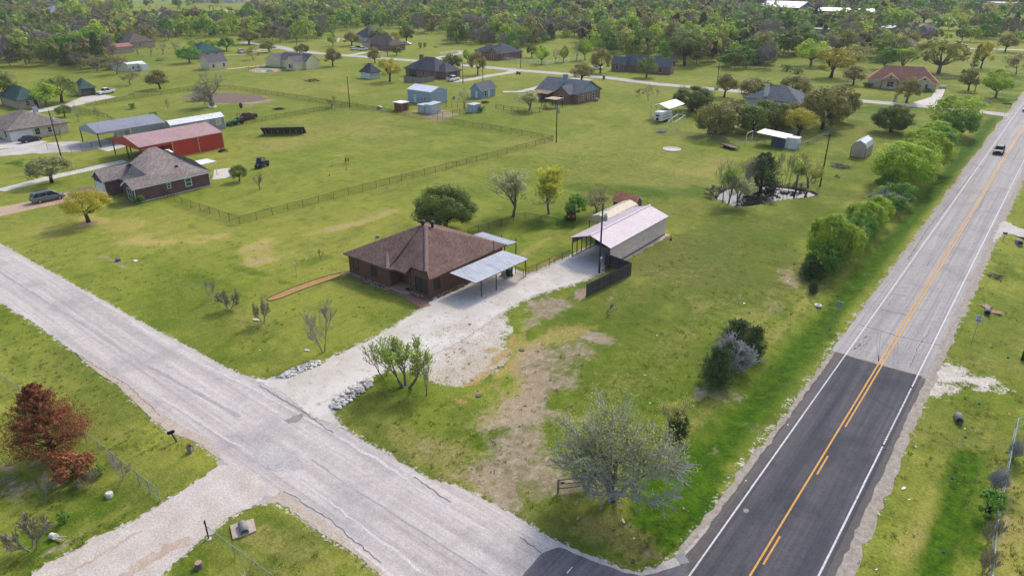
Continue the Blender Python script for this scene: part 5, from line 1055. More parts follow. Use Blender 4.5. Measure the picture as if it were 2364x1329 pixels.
fence('chain_link_fence', 'black chain link fence along the far side of the solar panel field', [(1277, 327), (1180, 308), (1030, 284), (900, 262), (806, 248), (700, 231), (600, 216), (530, 206)], 1.35, 3.0, .032, m_blk, m_bwire, .2, ww=.027)
fence('chain_link_fence', 'black chain link fence between the maroon pickup and the tall bare pole', [(806, 248), (745, 256), (682, 268), (590, 284), (525, 294)], 1.35, 3.0, .032, m_blk, m_bwire, .2, ww=.027)
fence('chain_link_fence', 'black chain link fence passing behind the big spreading bare oak', [(530, 206), (435, 210), (330, 226), (199, 247)], 1.35, 3.0, .032, m_blk, m_bwire, .2, ww=.027)
fence('chain_link_fence', 'short black chain link fence behind the grey metal workshop', [(170, 255), (197, 261), (250, 275), (265, 284)], 1.35, 3.0, .032, m_blk, m_bwire, .2, ww=.027)
fence('chain_link_fence', 'low black chain link fence along the drive by the red barn', [(110, 345), (165, 352), (212, 340), (255, 332), (322, 340)], 1.2, 3.0, .035, m_blk, m_bwire, .2, ww=.014)
fence('chain_link_fence', 'black chain link fence enclosing the lawn behind the brown house', [(1081, 546), (1129, 532), (1185, 513), (1212, 506.5), (1249, 514), (1286, 522), (1323, 530)], 1.25, 2.6, .035, m_blk, m_bwire)
fence('chain_link_fence', 'black chain link fence beside the gravel drive running up to the metal garage', [(1213, 637), (1239, 627), (1268, 614), (1298, 601), (1314, 594.5)], 1.2, 2.2, .035, m_blk, m_bwire)
fence('yard_gate', 'small black wire gate at the corner of the carport', [(1190, 633), (1209, 639)], 1.15, 3, .04, m_blk, m_bwire, rails=2, cat='gate')
fence('chain_link_fence', 'greenish chain link fence along the near side of the live oak yard', [(1508, 308), (1535, 310), (1640, 324), (1720, 335)], 1.3, 3.0, .03, m_gal, m_gwire, .2, ww=.016)
fence('chain_link_fence', 'greenish chain link fence running diagonally right of the white container', [(1841, 346), (1854, 343.5), (1926, 307)], 1.4, 3.0, .03, m_gal, m_gwire, .14, ww=.02)
fence('chain_link_fence', 'galvanised chain link fence by the rust-coloured dead cedar in the front left corner', [(-60, 838), (20, 896), (110, 958), (201, 1023), (262, 1070), (322, 1118)], 1.3, 3.0, .03, m_gal, m_gwire, .11, ww=.009)
g = fence('metal_gate', 'open galvanised pipe gate with wire mesh at the entrance of the lower left drive', [(324, 1120), (371, 1158)], 1.35, 1.7, .035, m_gal, m_gwire, .11, rails=2, ww=.009, cat='gate', railr=.028)
fence('chain_link_fence', 'galvanised chain link fence starting at a dark post near the pale concrete culvert', [(482, 1241), (544, 1289), (640, 1360)], 1.2, 3.0, .03, m_gal, m_gwire, .11, ww=.009)
t = thing('gate_post', G(482, 1243), 'dark steel gate post beside the pale concrete culvert', 'post'); B().cyl(0, 0, -.2, 1.65, .055, 8).build('shaft', m_blk, t); B().lathe([(.055, 1.65), (.06, 1.7), (0, 1.74)], 8).build('cap', m_blk, t); B().box(-.2, -.04, -.03, .03, 1.35, 1.42).build('hinge', m_blk, t); B().lathe([(.22, -.02), (.2, .05), (0, .06)], 10).build('footing', m_conc, t)
def wires(name, label, path, h, sp, n, r=.016, mat=None, pr=.06, group=None): return fence(name, label, path, h, sp, pr, mat or m_polew, None, rails=n, railr=r, group=group)
wires('rail_fence', 'white rail fence left of the red brick house across the street', [(1016, 129), (1066, 123)], 1.3, 2.4, 3, .07, m_rail, .09)
wires('rail_fence', 'white rail fence under the row of slender trees across the street', [(1155, 138), (1200, 143.5), (1260, 149), (1300, 144), (1342, 138)], 1.3, 2.4, 3, .07, m_rail, .09)
wires('rail_fence', 'brown pipe rail fence round the garden left of the slate-roofed brick house', [(1145, 252), (1180, 258.5), (1228, 264), (1262, 256.5), (1250, 247)], 1.4, 2.6, 3, .035, m_polew, .06)
wires('wire_fence', 'leaning wire fence posts round the reddish dirt pen', [(1000, 268), (1022, 272.5), (1045, 271), (1078, 265), (1070, 252), (1030, 248), (1008, 250)], 1.7, 2.2, 3, .012, m_polew, .05)
wires('pool_fence', 'black fence round the small pool beside the cream farmhouse', [(568, 163), (600, 169), (655, 166), (640, 158), (590, 158), (568, 163)], 1.2, 2.0, 2, .03, m_blk, .04)
wires('pipe_fence', 'rusty pipe fence at the right edge tangled with vines', [(2420, 960), (2342, 992), (2318, 1110), (2292, 1240), (2280, 1360)], 1.25, 3.2, 2, .04, m_gal, .05)
wires('wire_fence', 'dark wire fence behind the terracotta-roofed stone house', [(1935, 190), (2000, 192), (2170, 182), (2235, 186)], 1.3, 3.5, 3, .03, m_gal, .05)
wires('pergola', 'white pipe frame of a roofless shelter beside the oak yard', [(1540, 302), (1557, 302), (1580, 286), (1562, 284), (1540, 302)], 2.3, 5, 1, .06, m_rail, .06)
wires('pipe_arch', 'white pipe arch standing at the oak yard fence corner', [(1721, 334), (1735, 327)], 2.6, 5, 1, .06, m_rail, .06)
# privacy fences of separate boards
def boards(name, label, path, h, mat, bw=.14, group=None):
    pts = [Vector(P(*q)[:2]) for q in path]; o = pts[0]; t = thing(name, (o.x, o.y, 0), label, 'fence', group); pm = pmesh(B().box(0, bw - .012, -.012, .012, 0, 1), 'board', mat); rng = random.Random(3); k = 0
    for a, c in zip(pts[:-1], pts[1:]):
        L = (c - a).length; n = int(L / bw); an = math.atan2((c - a).y, (c - a).x); q = a - o
        for i in range(n):
            p_ = q + (c - a) * (i / n); inst('board', pm, t, (p_.x, p_.y, .03), (0, 0, an + rng.gauss(0, .02)), (1, 1, h * rng.uniform(.975, 1.01)))
        d = (c - a).normalized(); nn = Vector((-d.y, d.x)) * .045
        for z in (.35, h * .5, h - .25):
            q1 = q + (c - a) + nn; q0 = q + nn; B().tube([(q0.x, q0.y, z), (q1.x, q1.y, z)], .04, 4).build('rail', mat, t)
        for i in range(int(L / 2.2) + 2):
            f = min(1, i * 2.2 / L); p_ = q + (c - a) * f + nn * 2; B().box(p_.x - .045, p_.x + .045, p_.y - .045, p_.y + .045, 0, h).build('post', mat, t)
    return t
boards('wooden_fence', 'dark weathered board fence standing in an L beside the metal garage', [(1355, 685), (1456.5, 635), (1397, 612)], 1.75, m_oldwood)
boards('wooden_fence', 'grey board fence round the patio of the charcoal-roofed brick house', [(933, 189.5), (969, 192.5), (1002, 188.5)], 1.8, M('pale_weathered_wood', (.3, .27, .23, 1), (.24, .21, .18, 1), 2, .9, var=.2), .3)
# utility poles
POLES = {}
def pole(px, py, top, label, tr=False, arm=False, r=.15, key=None, lean=(0, 0)):
    g = G(px, py); h = hgt(px, py, top); t = thing('utility_pole', g, label, 'utility pole', 'wooden utility poles'); t.rotation_euler = (lean[0], lean[1], .4)
    B().tube([(0, 0, -.5), (0, 0, h)], [r, r * .62], 9).build('shaft', m_polew, t)
    if tr:
        tb = B().lathe([(0, 0), (.24, .02), (.26, .06), (.26, .78), (.2, .84), (0, .86)], 14, (.42, 0, h - 2.3)).build('transformer', m_gal, t, True)
        for k in (-.1, .1): B().lathe([(.04, 0), (.07, .08), (.04, .12), (.06, .2), (0, .24)], 8, (.42 + k, 0, h - 1.45)).build('insulator', m_dtrim, t)
        B().box(.1, .3, -.05, .05, h - 2.1, h - 1.8).build('bracket', m_gal, t)
    if arm:
        B().box(-1.1, 1.1, -.06, .06, h - .5, h - .36).build('crossarm', m_polew, t)
        for x in (-1, 0, 1): B().lathe([(.03, 0), (.06, .06), (.03, .1), (.05, .18), (0, .2)], 8, (x, 0, h - .36)).build('insulator', m_gal, t)
    else: B().lathe([(.03, 0), (.06, .06), (.03, .1), (.05, .18), (0, .2)], 8, (0, 0, h)).build('insulator', m_gal, t)
    if key: POLES[key] = (g[0], g[1], g[2] + h + .1)
    return t
t = pole(1383, 630, 470, 'tall dark utility pole with grey transformer beside the metal garage', True, key='a'); B().box(-.02, .02, -.2, .2, 0, .3).build('meter_box', m_gal, t).location = (.16, 0, 1.5)
m_lamp = M('white_meter', S(235,235,235, 1.05)); B().lathe([(0, 0), (.13, .02), (.13, .12), (0, .16)], 10, (.2, -.1, 2.15)).build('meter', m_lamp, t); B().tube([(0, 0, 9.0), (.3, -.2, 9.25), (.5, -.3, 9.1)], .03, 5).build('lamp_arm', m_gal, t)
B().lathe([(.16, 0), (.12, .12), (0, .16)], 10, (.5, -.3, 8.95)).build('lamp_head', m_lamp, t)
pole(1284, 330, 237, 'utility pole with transformer at the fence corner by the slate-roofed brick house', True, key='b'); pole(808, 249, 176, 'tall bare utility pole at the meeting of three black fences', key='c')
pole(142, 364, 256, 'leaning dark utility pole with white box by the cream brick house', True, key='d'); pole(1893, 430, 308, 'slightly leaning utility pole beside the tree-ringed pond', arm=True, key='e')
for px, py, tp, lb, tr in ((1069, 193, 148, 'utility pole in front of the white pickup by the brick house', False), (1115, 191, 142, 'utility pole behind the pale blue cottage with white transformer', True), (1202, 158, 112, 'utility pole by the white rail fence across the street', True), (1655, 196, 145, 'utility pole beside the street right of the wide brick house', True), (895, 131, 90, 'utility pole in front of the brown-roofed house', False), (686, 108, 76, 'utility pole with white box at the upper left street bend', True), (2250, 212, 178, 'utility pole with transformer near the stone house drive', True), (1930, 93, 66, 'utility pole beyond the pale carport', False), (1960, 78, 52, 'utility pole among the far dark cedars', False)): pole(px, py, tp, lb, tr)
m_wire = M('power_cable', (.16, .16, .15, 1), None, 1, .5)
def cable(a, c, label, sag=.9, r=.012):
    a, c = Vector(a), Vector(c); pts = []
    for i in range(17):
        f = i / 16; q = a.lerp(c, f); q.z -= sag * 4 * f * (1 - f); pts.append(q)
    tag(B().tube(pts, r, 3, cap=False).build('power_line', m_wire), label, 'power line')
cable(POLES['a'], POLES['b'], 'thin power line from the garage pole towards the slate-roofed house pole'); cable(POLES['a'], POLES['e'], 'thin power line from the garage pole towards the pond pole')
hp = P(1140, 574, 4.1); cable((POLES['a'][0], POLES['a'][1], POLES['a'][2] - 2), (hp[0], hp[1], 4.2), 'thin service line from the garage pole down to the brown house roof', .5)
# far transmission line above the woods
far = []
for px, py, tp in ((1200, 48, 10), (1668, 42, 14), (1849, 42, 18), (2082, 34, 16), (2254, 38, 22), (2342, 40, 20)):
    g = G(px, py); h = hgt(px, py, tp); t = thing('utility_pole', g, 'pale tall pole of the far power line beyond the woods', 'utility pole', 'far power line poles'); B().tube([(0, 0, 0), (0, 0, h)], [.28, .18], 6).build('shaft', m_gal, t); B().box(-1.6, 1.6, -.1, .1, h - .8, h - .55).build('crossarm', m_gal, t); far.append(Vector((g[0], g[1], h)))
for a, c in zip(far[:-1], far[1:]): cable(a, c, 'far power line strung between pale poles above the woods', 1.5, .05)
for o in [o for o in COL.objects if o.name.startswith('power_line') and 'far power' in o['label']]: o['group'] = 'far power line spans'
# road signs
m_sign = M('white_sign_sheet', S(240,240,240, 1.05), None, 1, .4); m_sback = M('sign_back_aluminium', (.32, .38, .36, 1), (.26, .31, .3, 1), 2, .45, .5); m_ink = M('black_sign_ink', (.012, .012, .012, 1), None, 1, .5); m_ysign = M('yellow_sign_sheet', S(230,170,40, 1.1), None, 1, .4)
def text(s, size, loc, rot, mat, parent, name='lettering', sx=1):
    c = bpy.data.curves.new(name, 'FONT'); c.body = s; c.size = size; c.align_x = 'CENTER'; c.align_y = 'CENTER'; c.extrude = .002; c.offset = size * .018; c.materials.append(mat)
    o = bpy.data.objects.new(name, c); COL.objects.link(o); bpy.context.view_layer.update(); m2 = bpy.data.meshes.new_from_object(o.evaluated_get(bpy.context.evaluated_depsgraph_get())); bpy.data.objects.remove(o); o = bpy.data.objects.new(name, m2); COL.objects.link(o); o.parent = parent; o.location = loc; o.rotation_euler = rot; o.scale = (sx, 1, 1); return o
def sign(px, py, top, w_, h_, yaw, label, front, cat='road sign'):
    g = G(px, py); ht = hgt(px, py, top); t = thing('road_sign', g, label, cat, rot=yaw); B().box(-.03, .03, .0, .05, -.3, ht - .05).build('post', m_gal, t)
    B().box(-w_ / 2, w_ / 2, -.03, -.01, ht - h_, ht).build('plate', [front], t); B().box(-w_ / 2 + .01, w_ / 2 - .01, -.009, -.004, ht - h_ + .01, ht - .01).build('plate_back', m_sback, t); return t, ht
t, ht = sign(2242, 794, 727, .66, .8, math.radians(4), 'white SPEED LIMIT 60 sign on a thin post right of the highway', m_sign)
R90 = (math.pi / 2, 0, 0)
text('SPEED', .17, (0, -.036, ht - .13), R90, m_ink, t, sx=.95); text('LIMIT', .17, (0, -.036, ht - .3), R90, m_ink, t, sx=.95); text('60', .44, (0, -.036, ht - .58), R90, m_ink, t, sx=1.0)
bb = B()
for x0, x1, z0, z1 in ((-.31, .31, -.03, -.018), (-.31, .31, -.782, -.77), (-.31, -.298, -.77, -.03), (.298, .31, -.77, -.03)): bb.box(x0, x1, -.034, -.031, ht + z0, ht + z1)
bb.build('border', m_ink, t)
sign(1927, 751, 694, .66, .8, math.radians(184), 'road sign seen from its grey back left of the highway', m_sign)
t, ht = sign(1430, 1208, 1174, .34, .26, math.radians(35), 'small yellow sign on a thin post at the ditch corner', m_ysign, 'marker sign')
t, ht = sign(2318.5, 265, 238, 2.2, .45, math.radians(10), 'green street name sign at the far street corner', M('green_sign_sheet', (.0, .2, .12, 1), None, 1, .4), 'street sign')
# red and white sign on a short rail fence
t = thing('rail_fence', G(1288, 1137), 'short grey rail fence with a red and white plate under the pale budding tree', 'fence'); a = Vector(P(1288, 1137)[:2]); c = Vector(P(1359, 1128)[:2]) - a
m_gw = M('grey_weathered_rail', (.2, .17, .15, 1), (.14, .12, .105, 1), 2, .9, st=(4, 4, .6), var=.2)
for f in (0, 1): B().box(c.x * f - .06, c.x * f + .06, c.y * f - .06, c.y * f + .06, -.1, 1.3).build('post', m_gw, t)
for z in (.4, .8, 1.22): B().tube([(0, 0, z), (c.x, c.y, z)], .055, 4).build('rail', m_gw, t)
an = math.atan2(c.y, c.x); pb = B().box(.1, .52, -.1, -.075, .86, 1.14).build('sign_plate', m_sign, t); pb.rotation_euler = (0, 0, an); p2 = B().box(.16, .46, -.106, -.1005, .92, 1.08).build('red_panel', M('crimson_panel', (.3, .012, .05, 1), None, 1, .5), t); p2.rotation_euler = (0, 0, an)
# ================================================================== TREES
m_bark = M('grey_bark', (.2, .175, .15, 1), (.13, .115, .1, 1), 2, .95, st=(2, 2, .5), fine=8)
m_dbark = M('dark_bark', (.06, .05, .042, 1), (.04, .033, .028, 1), 2, .95, st=(2, 2, .5), fine=8)
m_twig = M('grey_twig', (.33, .3, .27, 1), (.24, .215, .195, 1), 2, .95, var=.2)
m_silver = M('silver_twig', (.46, .45, .42, 1), (.34, .33, .31, 1), 2, .95)
m_purp = M('greyish_twig', (.34, .29, .24, 1), (.25, .21, .175, 1), 1, .95, var=.2)
L_oak = leafm('live_oak_leaves', [(.04, .06, .012, 1), (.07, .09, .018, 1), (.098, .1, .026, 1)])
L_oakb = leafm('brownish_oak_leaves', [(.075, .076, .022, 1), (.11, .103, .03, 1), (.125, .1, .033, 1)])
L_gold = leafm('golden_oak_leaves', [(.15, .14, .018, 1), (.2, .165, .02, 1), (.1, .1, .02, 1)])
L_fresh = leafm('fresh_green_leaves', [(.078, .115, .014, 1), (.11, .15, .016, 1), (.15, .18, .022, 1)], .6, .42, .15, 3.5)
L_green = leafm('green_leaves', [(.042, .09, .014, 1), (.07, .125, .018, 1)])
L_bud = leafm('spring_bud_leaves', [(.16, .17, .03, 1), (.2, .19, .05, 1)])
L_pale = leafm('pale_silvery_leaves', [(.17, .18, .09, 1), (.2, .21, .11, 1)], .5, .55); L_yel = leafm('yellow_spring_leaves', [(.2, .19, .02, 1), (.17, .18, .03, 1)], .5, .55)
L_ced = leafm('cedar_needles', [(.022, .042, .012, 1), (.038, .06, .016, 1), (.05, .052, .018, 1)], 1.2, .1)
L_rust = leafm('rust_dead_needles', [(.1, .036, .014, 1), (.07, .026, .012, 1), (.125, .05, .02, 1)], 1.0, .15)
L_red = leafm('maroon_dead_needles', [(.1, .034, .026, 1), (.075, .03, .026, 1)], .6, .1)
def quads(C, Nn, size, rng, asp=.75, jit=.35):
    n = len(C); nr_ = Nn / np.maximum(1e-6, np.linalg.norm(Nn, axis=1, keepdims=True))
    a = np.cross(nr_, rng.normal(size=(n, 3))); a /= np.maximum(1e-6, np.linalg.norm(a, axis=1, keepdims=True)); b_ = np.cross(nr_, a)
    s = (size * rng.uniform(1 - jit, 1 + jit, n))[:, None]; a = a * s / 2; b_ = b_ * s * asp / 2
    V = np.stack([C - a - b_ * .4, C + a * .2 - b_, C + a + b_ * .3, C - a * .1 + b_], 1).reshape(-1, 3)
    return V, np.arange(n * 4).reshape(n, 4)
def crown_lumps(rng, R, z0, z1, K, rl, zmin=-.35):
    c = []; zc, hz = (z0 + z1) / 2, (z1 - z0) / 2
    while len(c) < K:
        d = rng.normal(size=3); d /= np.linalg.norm(d)
        if d[2] < zmin: continue
        q = rng.uniform(.55, 1.) ** .5 * (1 - rl * .75); c.append((d[0] * R * q, d[1] * R * q, zc + d[2] * hz * q))
    return np.array(c)
def lumpleaves(rng, L_, R, rl, n, up=.35):
    k = rng.integers(0, len(L_), n); d = rng.normal(size=(n, 3)); d /= np.linalg.norm(d, axis=1, keepdims=True)
    lr = (rl * R * (0.5 + .95 * (np.arange(len(L_)) * .618 % 1)))[k][:, None]
    C = L_[k] + d * lr * rng.uniform(.55, 1.06, n)[:, None] * np.array([1, 1, .85]); Nn = d + rng.normal(size=(n, 3)) * .28 + np.array([0, 0, up]); return C, Nn
TREES = {}
def limbs(b_, rng, p0, targets, r0, n=5):
    for q in targets:
        q = Vector(q) * .86; m = Vector(p0).lerp(q, .45); m.z += .12 * (q - Vector(p0)).length * (.2 if q.z < p0[2] + 1 else -.3) + rng.normal() * .2; m.x += rng.normal() * .2; m.y += rng.normal() * .2
        b_.tube([p0, m, q], [r0, r0 * .6, r0 * .18], n, cap=False)
def oak(key, seed, H, R, ht, n, size, leaf, K=30, rl=.3, bark=None, lim=9, low=.1, zmin=-.6):
    rng = np.random.default_rng(seed); L_ = crown_lumps(rng, R, H * low, H, K, rl, zmin); L_[:, 2] = np.maximum(L_[:, 2], H * low + .25)
    tb = B(); f = (rng.normal() * .15, rng.normal() * .15, ht); tb.tube([(0, 0, -.2), (f[0] * .3, f[1] * .3, ht * .5), f], [R * .07 + .08, R * .055 + .05, R * .05 + .04], 8); limbs(tb, rng, f, L_[:lim], R * .035 + .03)
    tm = pmesh(tb, 'trunk', bark or m_dbark); C, Nn = lumpleaves(rng, L_, R, rl, n); V, F_ = quads(C, Nn, size, rng)
    o = npmesh('crown', V, F_, [leaf]); cm = o.data; bpy.data.objects.remove(o); TREES[key] = (tm, cm, H, R)
def branchy(key, seed, H, R, ht, levels, leaf=None, nleaf=0, size=.2, bark=None, twig=None, kids=(4, 3, 3, 3), r0=None, spread=.9, leaftop=0., multi=1, up=.25, droop=0., asp=.8, rmin=.016):
    return _branchy(key, seed, H, R, ht, levels, leaf, nleaf, size, bark, twig, kids, r0, spread, leaftop, multi, up, droop, asp, rmin)
def _branchy(key, seed, H, R, ht, levels, leaf=None, nleaf=0, size=.2, bark=None, twig=None, kids=(4, 3, 3, 3), r0=None, spread=.9, leaftop=0., multi=1, up=.25, droop=0., asp=.8, rmin=.016):
    """open tree grown by forking: trunk and limbs, fine twigs, and leaves near the twig ends"""
    rng = np.random.default_rng(seed); tb, cb = B(), B(); tips = []
    def grow(p_, d, L, r, lv):
        pts = [p_]; q = p_.copy(); dd = d.copy()
        for i in range(3):
            dd = (dd + Vector(rng.normal(size=3)) * .14 + Vector((0, 0, up * .35 - droop * (levels - lv) * .1))).normalized(); q = q + dd * L / 3; pts.append(q.copy())
        (tb if lv >= levels - 1 else cb).tube(pts, [max(rmin, r * q_) for q_ in (1, .85, .68, .5)], 6 if lv >= levels - 1 else 3, cap=False)
        if lv == 0: tips.append(pts[-1]); tips.append(pts[2]); return
        if lv <= 1: tips.append(pts[-1])
        nk = kids[min(levels - lv, len(kids) - 1)]
        for k in range(nk):
            f = rng.uniform(.35, 1.) if k else 1.; i = min(2, int(f * 3)); bp = pts[i].lerp(pts[i + 1], f * 3 - i) if f < 1 else pts[-1]
            ax = Vector(rng.normal(size=3)); ax = (ax - dd * ax.dot(dd)).normalized(); s = spread * rng.uniform(.45, 1.1) * (.5 if k == 0 else 1)
            nd = (dd * math.cos(s) + ax * math.sin(s)).normalized()
            if nd.z < -.15 and droop == 0: nd.z = .05
            grow(bp, nd, L * rng.uniform(.6, .85), r * rng.uniform(.42, .6), lv - 1)
    r0 = r0 or H * .013 + .02
    for m_ in range(multi):
        if multi > 1:
            a = 2 * math.pi * m_ / multi + rng.normal() * .3; d = Vector((math.cos(a) * .5, math.sin(a) * .5, 1)).normalized(); L0 = ht * 1.3
        else: d = Vector((rng.normal() * .06, rng.normal() * .06, 1)); L0 = ht
        grow(Vector((math.cos(m_ * 2.4) * .08 * (multi > 1), math.sin(m_ * 2.4) * .08 * (multi > 1), -.1)), d, L0, r0 / (1 if multi == 1 else 1.5), levels)
    T_ = np.array([tuple(q) for q in tips]); zt_ = T_[:, 2].max(); cx_, cy_ = T_[:, :2].mean(0)
    for bb in (tb, cb): bb.v = [(x - cx_ * max(0, z) / zt_, y - cy_ * max(0, z) / zt_, z) for x, y, z in bb.v]
    T_[:, 0] -= cx_ * T_[:, 2] / zt_; T_[:, 1] -= cy_ * T_[:, 2] / zt_; V0 = np.array(tb.v + cb.v); top = V0[:, 2].max(); rr_ = np.percentile(np.hypot(T_[:, 0], T_[:, 1]), 92); sz, sx = H / top, R / rr_
    for bb in (tb, cb): bb.v = [(x * sx, y * sx, z * sz) for x, y, z in bb.v]
    T_ *= np.array([sx, sx, sz]); tm = pmesh(tb, 'trunk', bark or m_bark)
    cv = np.array(cb.v) if cb.v else np.zeros((0, 3)); cf = cb.f
    if leaf:
        w_ = np.clip((T_[:, 2] / H - leaftop) * 4, .02, 1) if leaftop else np.ones(len(T_)); k = rng.choice(len(T_), nleaf, p=w_ / w_.sum())
        C = T_[k] + rng.normal(size=(nleaf, 3)) * R * .06; V, F_ = quads(C, rng.normal(size=(nleaf, 3)) + np.array([0, 0, .5]), size, rng, asp)
    else: V, F_ = np.zeros((0, 3)), np.zeros((0, 4), int)
    me = bpy.data.meshes.new('crown'); me.from_pydata(np.vstack([cv, V]).tolist(), [], [tuple(q) for q in cf] + [tuple(int(i) + len(cv) for i in q) for q in F_])
    me.materials.append(twig or m_twig); me.materials.append(leaf or twig or m_twig); me.polygons.foreach_set('material_index', [0] * len(cf) + [1] * len(F_)); me.update(); TREES[key] = (tm, me, H, R)
def cedar(key, seed, H, R, n, size, leaf, base=.04, shape=.8, spikes=150, bark=None, pw=1.5):
    """juniper: many upswept sprays along rising branches, ragged cone outline"""
    rng = np.random.default_rng(seed); tb = B(); tb.tube([(0, 0, -.2), (0, 0, H * .85)], [R * .06 + .05, .03], 7); C, Nn = [], []
    per = max(4, n // spikes)
    for i in range(spikes):
        z = H * (base + (1 - base) * rng.uniform(0, 1) ** 1.25 * .95); a = rng.uniform(0, 2 * math.pi); rm = R * (1 - (z / H) ** pw) ** shape * rng.uniform(.55, 1.08) + .08; d = np.array([math.cos(a), math.sin(a), .0])
        if i % 3 == 0: tb.tube([(0, 0, z * .9), tuple(d * rm * .8 + np.array([0, 0, z + rm * .15]))], [.035, .012], 4, cap=False)
        t_ = rng.uniform(.3, 1, per) ** .7; spread_ = rm * .13 * (1.15 - t_)
        q = d[None] * (t_ * rm)[:, None] + np.array([0, 0, z])[None] + np.array([0, 0, 1])[None] * (t_ ** 2 * rm * .38)[:, None] + rng.normal(size=(per, 3)) * (spread_[:, None] + .03)
        C.append(q); Nn.append(rng.normal(size=(per, 3)) + d * .6 + np.array([0, 0, .5]))
    C = np.vstack(C); C[:, 2] = np.maximum(C[:, 2], .05); V, F_ = quads(C, np.vstack(Nn), size, rng, .5); o = npmesh('crown', V, F_, [leaf]); cm = o.data; bpy.data.objects.remove(o); TREES[key] = (pmesh(tb, 'trunk', bark or m_dbark), cm, H, R)
oak('oakA', 1, 7, 4.4, 1.5, 30000, .19, L_oak, 80, .22, low=.02, zmin=-.95); oak('oakB', 2, 6, 4.2, 1.6, 3600, .33, L_oak, 34, .27); oak('oakC', 3, 7, 4.4, 1.8, 3600, .36, L_oakb, 36, .27); oak('oakD', 4, 9, 5, 2.4, 3600, .42, L_oak, 40, .26, low=.2)
oak('gold', 5, 5.4, 3.3, 1.5, 9000, .15, L_gold, 36, .25, low=.22, zmin=-.45); oak('goldfar', 6, 9, 5, 2.2, 2600, .42, L_gold, 34, .26); oak('fresh', 7, 8, 4, 1.6, 3000, .38, L_fresh, 34, .28, m_bark, low=.12); oak('green', 8, 7, 3.6, 1.6, 2600, .36, L_green, 30, .28, m_bark, low=.12)
oak('hedge', 9, 6, 3.9, .5, 15000, .21, L_fresh, 80, .21, m_bark, low=.02, zmin=-.7); oak('hedgeB', 10, 5, 3.2, .5, 9000, .21, L_green, 56, .22, m_bark, low=.02, zmin=-.7); oak('paleoak', 11, 5, 3.6, 1.4, 3000, .28, leafm('dusty_oak_leaves', [(.1, .11, .045, 1), (.14, .14, .06, 1)]), 30, .27, low=.24)
oak('bigoak', 12, 13, 7, 3, 4200, .55, leafm('open_oak_leaves', [(.12, .13, .03, 1), (.16, .155, .045, 1)]), 44, .2, m_bark, 22, low=.22); oak('oakE', 15, 6.5, 4.3, 1.6, 5000, .34, L_oakb, 46, .25, low=.03, zmin=-.9); oak('oakF', 16, 6.5, 4.3, 1.6, 5000, .34, L_oak, 46, .25, low=.03, zmin=-.9); oak('bushy', 13, 2.2, 1.2, .3, 700, .2, L_green, 14, .36, low=0, zmin=-.9); oak('rustbush', 14, 1.9, 1.6, .3, 2200, .16, L_rust, 26, .3, low=0, zmin=-.9)
branchy('bare', 21, 8, 4, 1.8, 5, kids=(4, 3, 3, 3, 2)); branchy('bareB', 22, 9, 4.6, 1.8, 5, L_oakb, 1700, .3, kids=(5, 3, 3, 3, 2), spread=1.05); branchy('bigbare', 23, 10, 6.6, 2.2, 5, leafm('sparse_oak_leaves', [(.13, .13, .05, 1), (.1, .1, .04, 1)]), 900, .32, kids=(6, 4, 3, 3, 2), spread=1.15, r0=.42, up=.12)
branchy('vase', 24, 9, 3.0, 1.7, 5, L_pale, 6500, .2, kids=(5, 4, 3, 3, 2), spread=.75, leaftop=.2, rmin=.01); branchy('vasey', 25, 9, 2.5, 1.7, 5, L_yel, 6500, .2, kids=(5, 4, 3, 3, 2), spread=.75, leaftop=.35, rmin=.01)
branchy('myrtle', 26, 4.2, 2.0, .9, 4, None, 0, bark=m_twig, kids=(4, 4, 3, 3), spread=.55, multi=2, r0=.075, rmin=.011); branchy('myrtleB', 27, 4.2, 2.0, .6, 4, L_fresh, 260, .15, kids=(3, 4, 3, 3), spread=.5, multi=2, r0=.075, rmin=.011); branchy('myrtleC', 28, 4.2, 2.2, .6, 4, L_fresh, 2600, .15, kids=(3, 4, 3, 3), spread=.6, multi=3, r0=.1)
branchy('sapling', 29, 3, 1.0, .8, 3, L_oakb, 120, .14, kids=(4, 4, 3), spread=.6, r0=.05); branchy('shrubby', 30, 2.2, 1.2, .35, 4, L_oakb, 500, .1, m_purp, m_purp, (3, 4, 3, 3), spread=.6, multi=3, r0=.06); branchy('willow', 31, 7.5, 5.2, 1.3, 5, leafm('chartreuse_leaves', [(.125, .145, .03, 1), (.15, .16, .05, 1)], .5, .5), 11000, .12, m_bark, m_silver, (5, 4, 4, 4, 2), spread=.95, leaftop=.42, multi=4, r0=.18, up=.1, rmin=.019)
branchy('bud', 32, 7, 3.4, 1.5, 5, L_bud, 1800, .24, kids=(4, 3, 3, 3, 2), spread=.8); branchy('lanky', 33, 9, 2.2, 3.2, 4, None, 0, .2, m_bark, m_purp, (3, 3, 3, 3), spread=.5, multi=2, rmin=.03); branchy('tangle', 34, 3, 3, .5, 5, None, 0, .2, m_bark, m_silver, (5, 4, 4, 3, 2), spread=1.2, multi=3, r0=.1)
branchy('budgreen', 35, 6, 2.6, 1.4, 5, L_fresh, 1700, .24, kids=(4, 3, 3, 3, 2), spread=.6)
cedar('cedar', 41, 7, 3, 10000, .26, L_ced, .02, .75, 230); cedar('cedarB', 42, 3.6, 2.0, 14000, .13, L_ced, 0, .55, 260); cedar('deadcedar', 43, 7.2, 4.2, 34000, .13, L_rust, .1, .85, 420, None, 1.1); cedar('thincedar', 44, 9, 2.0, 2200, .3, L_ced)
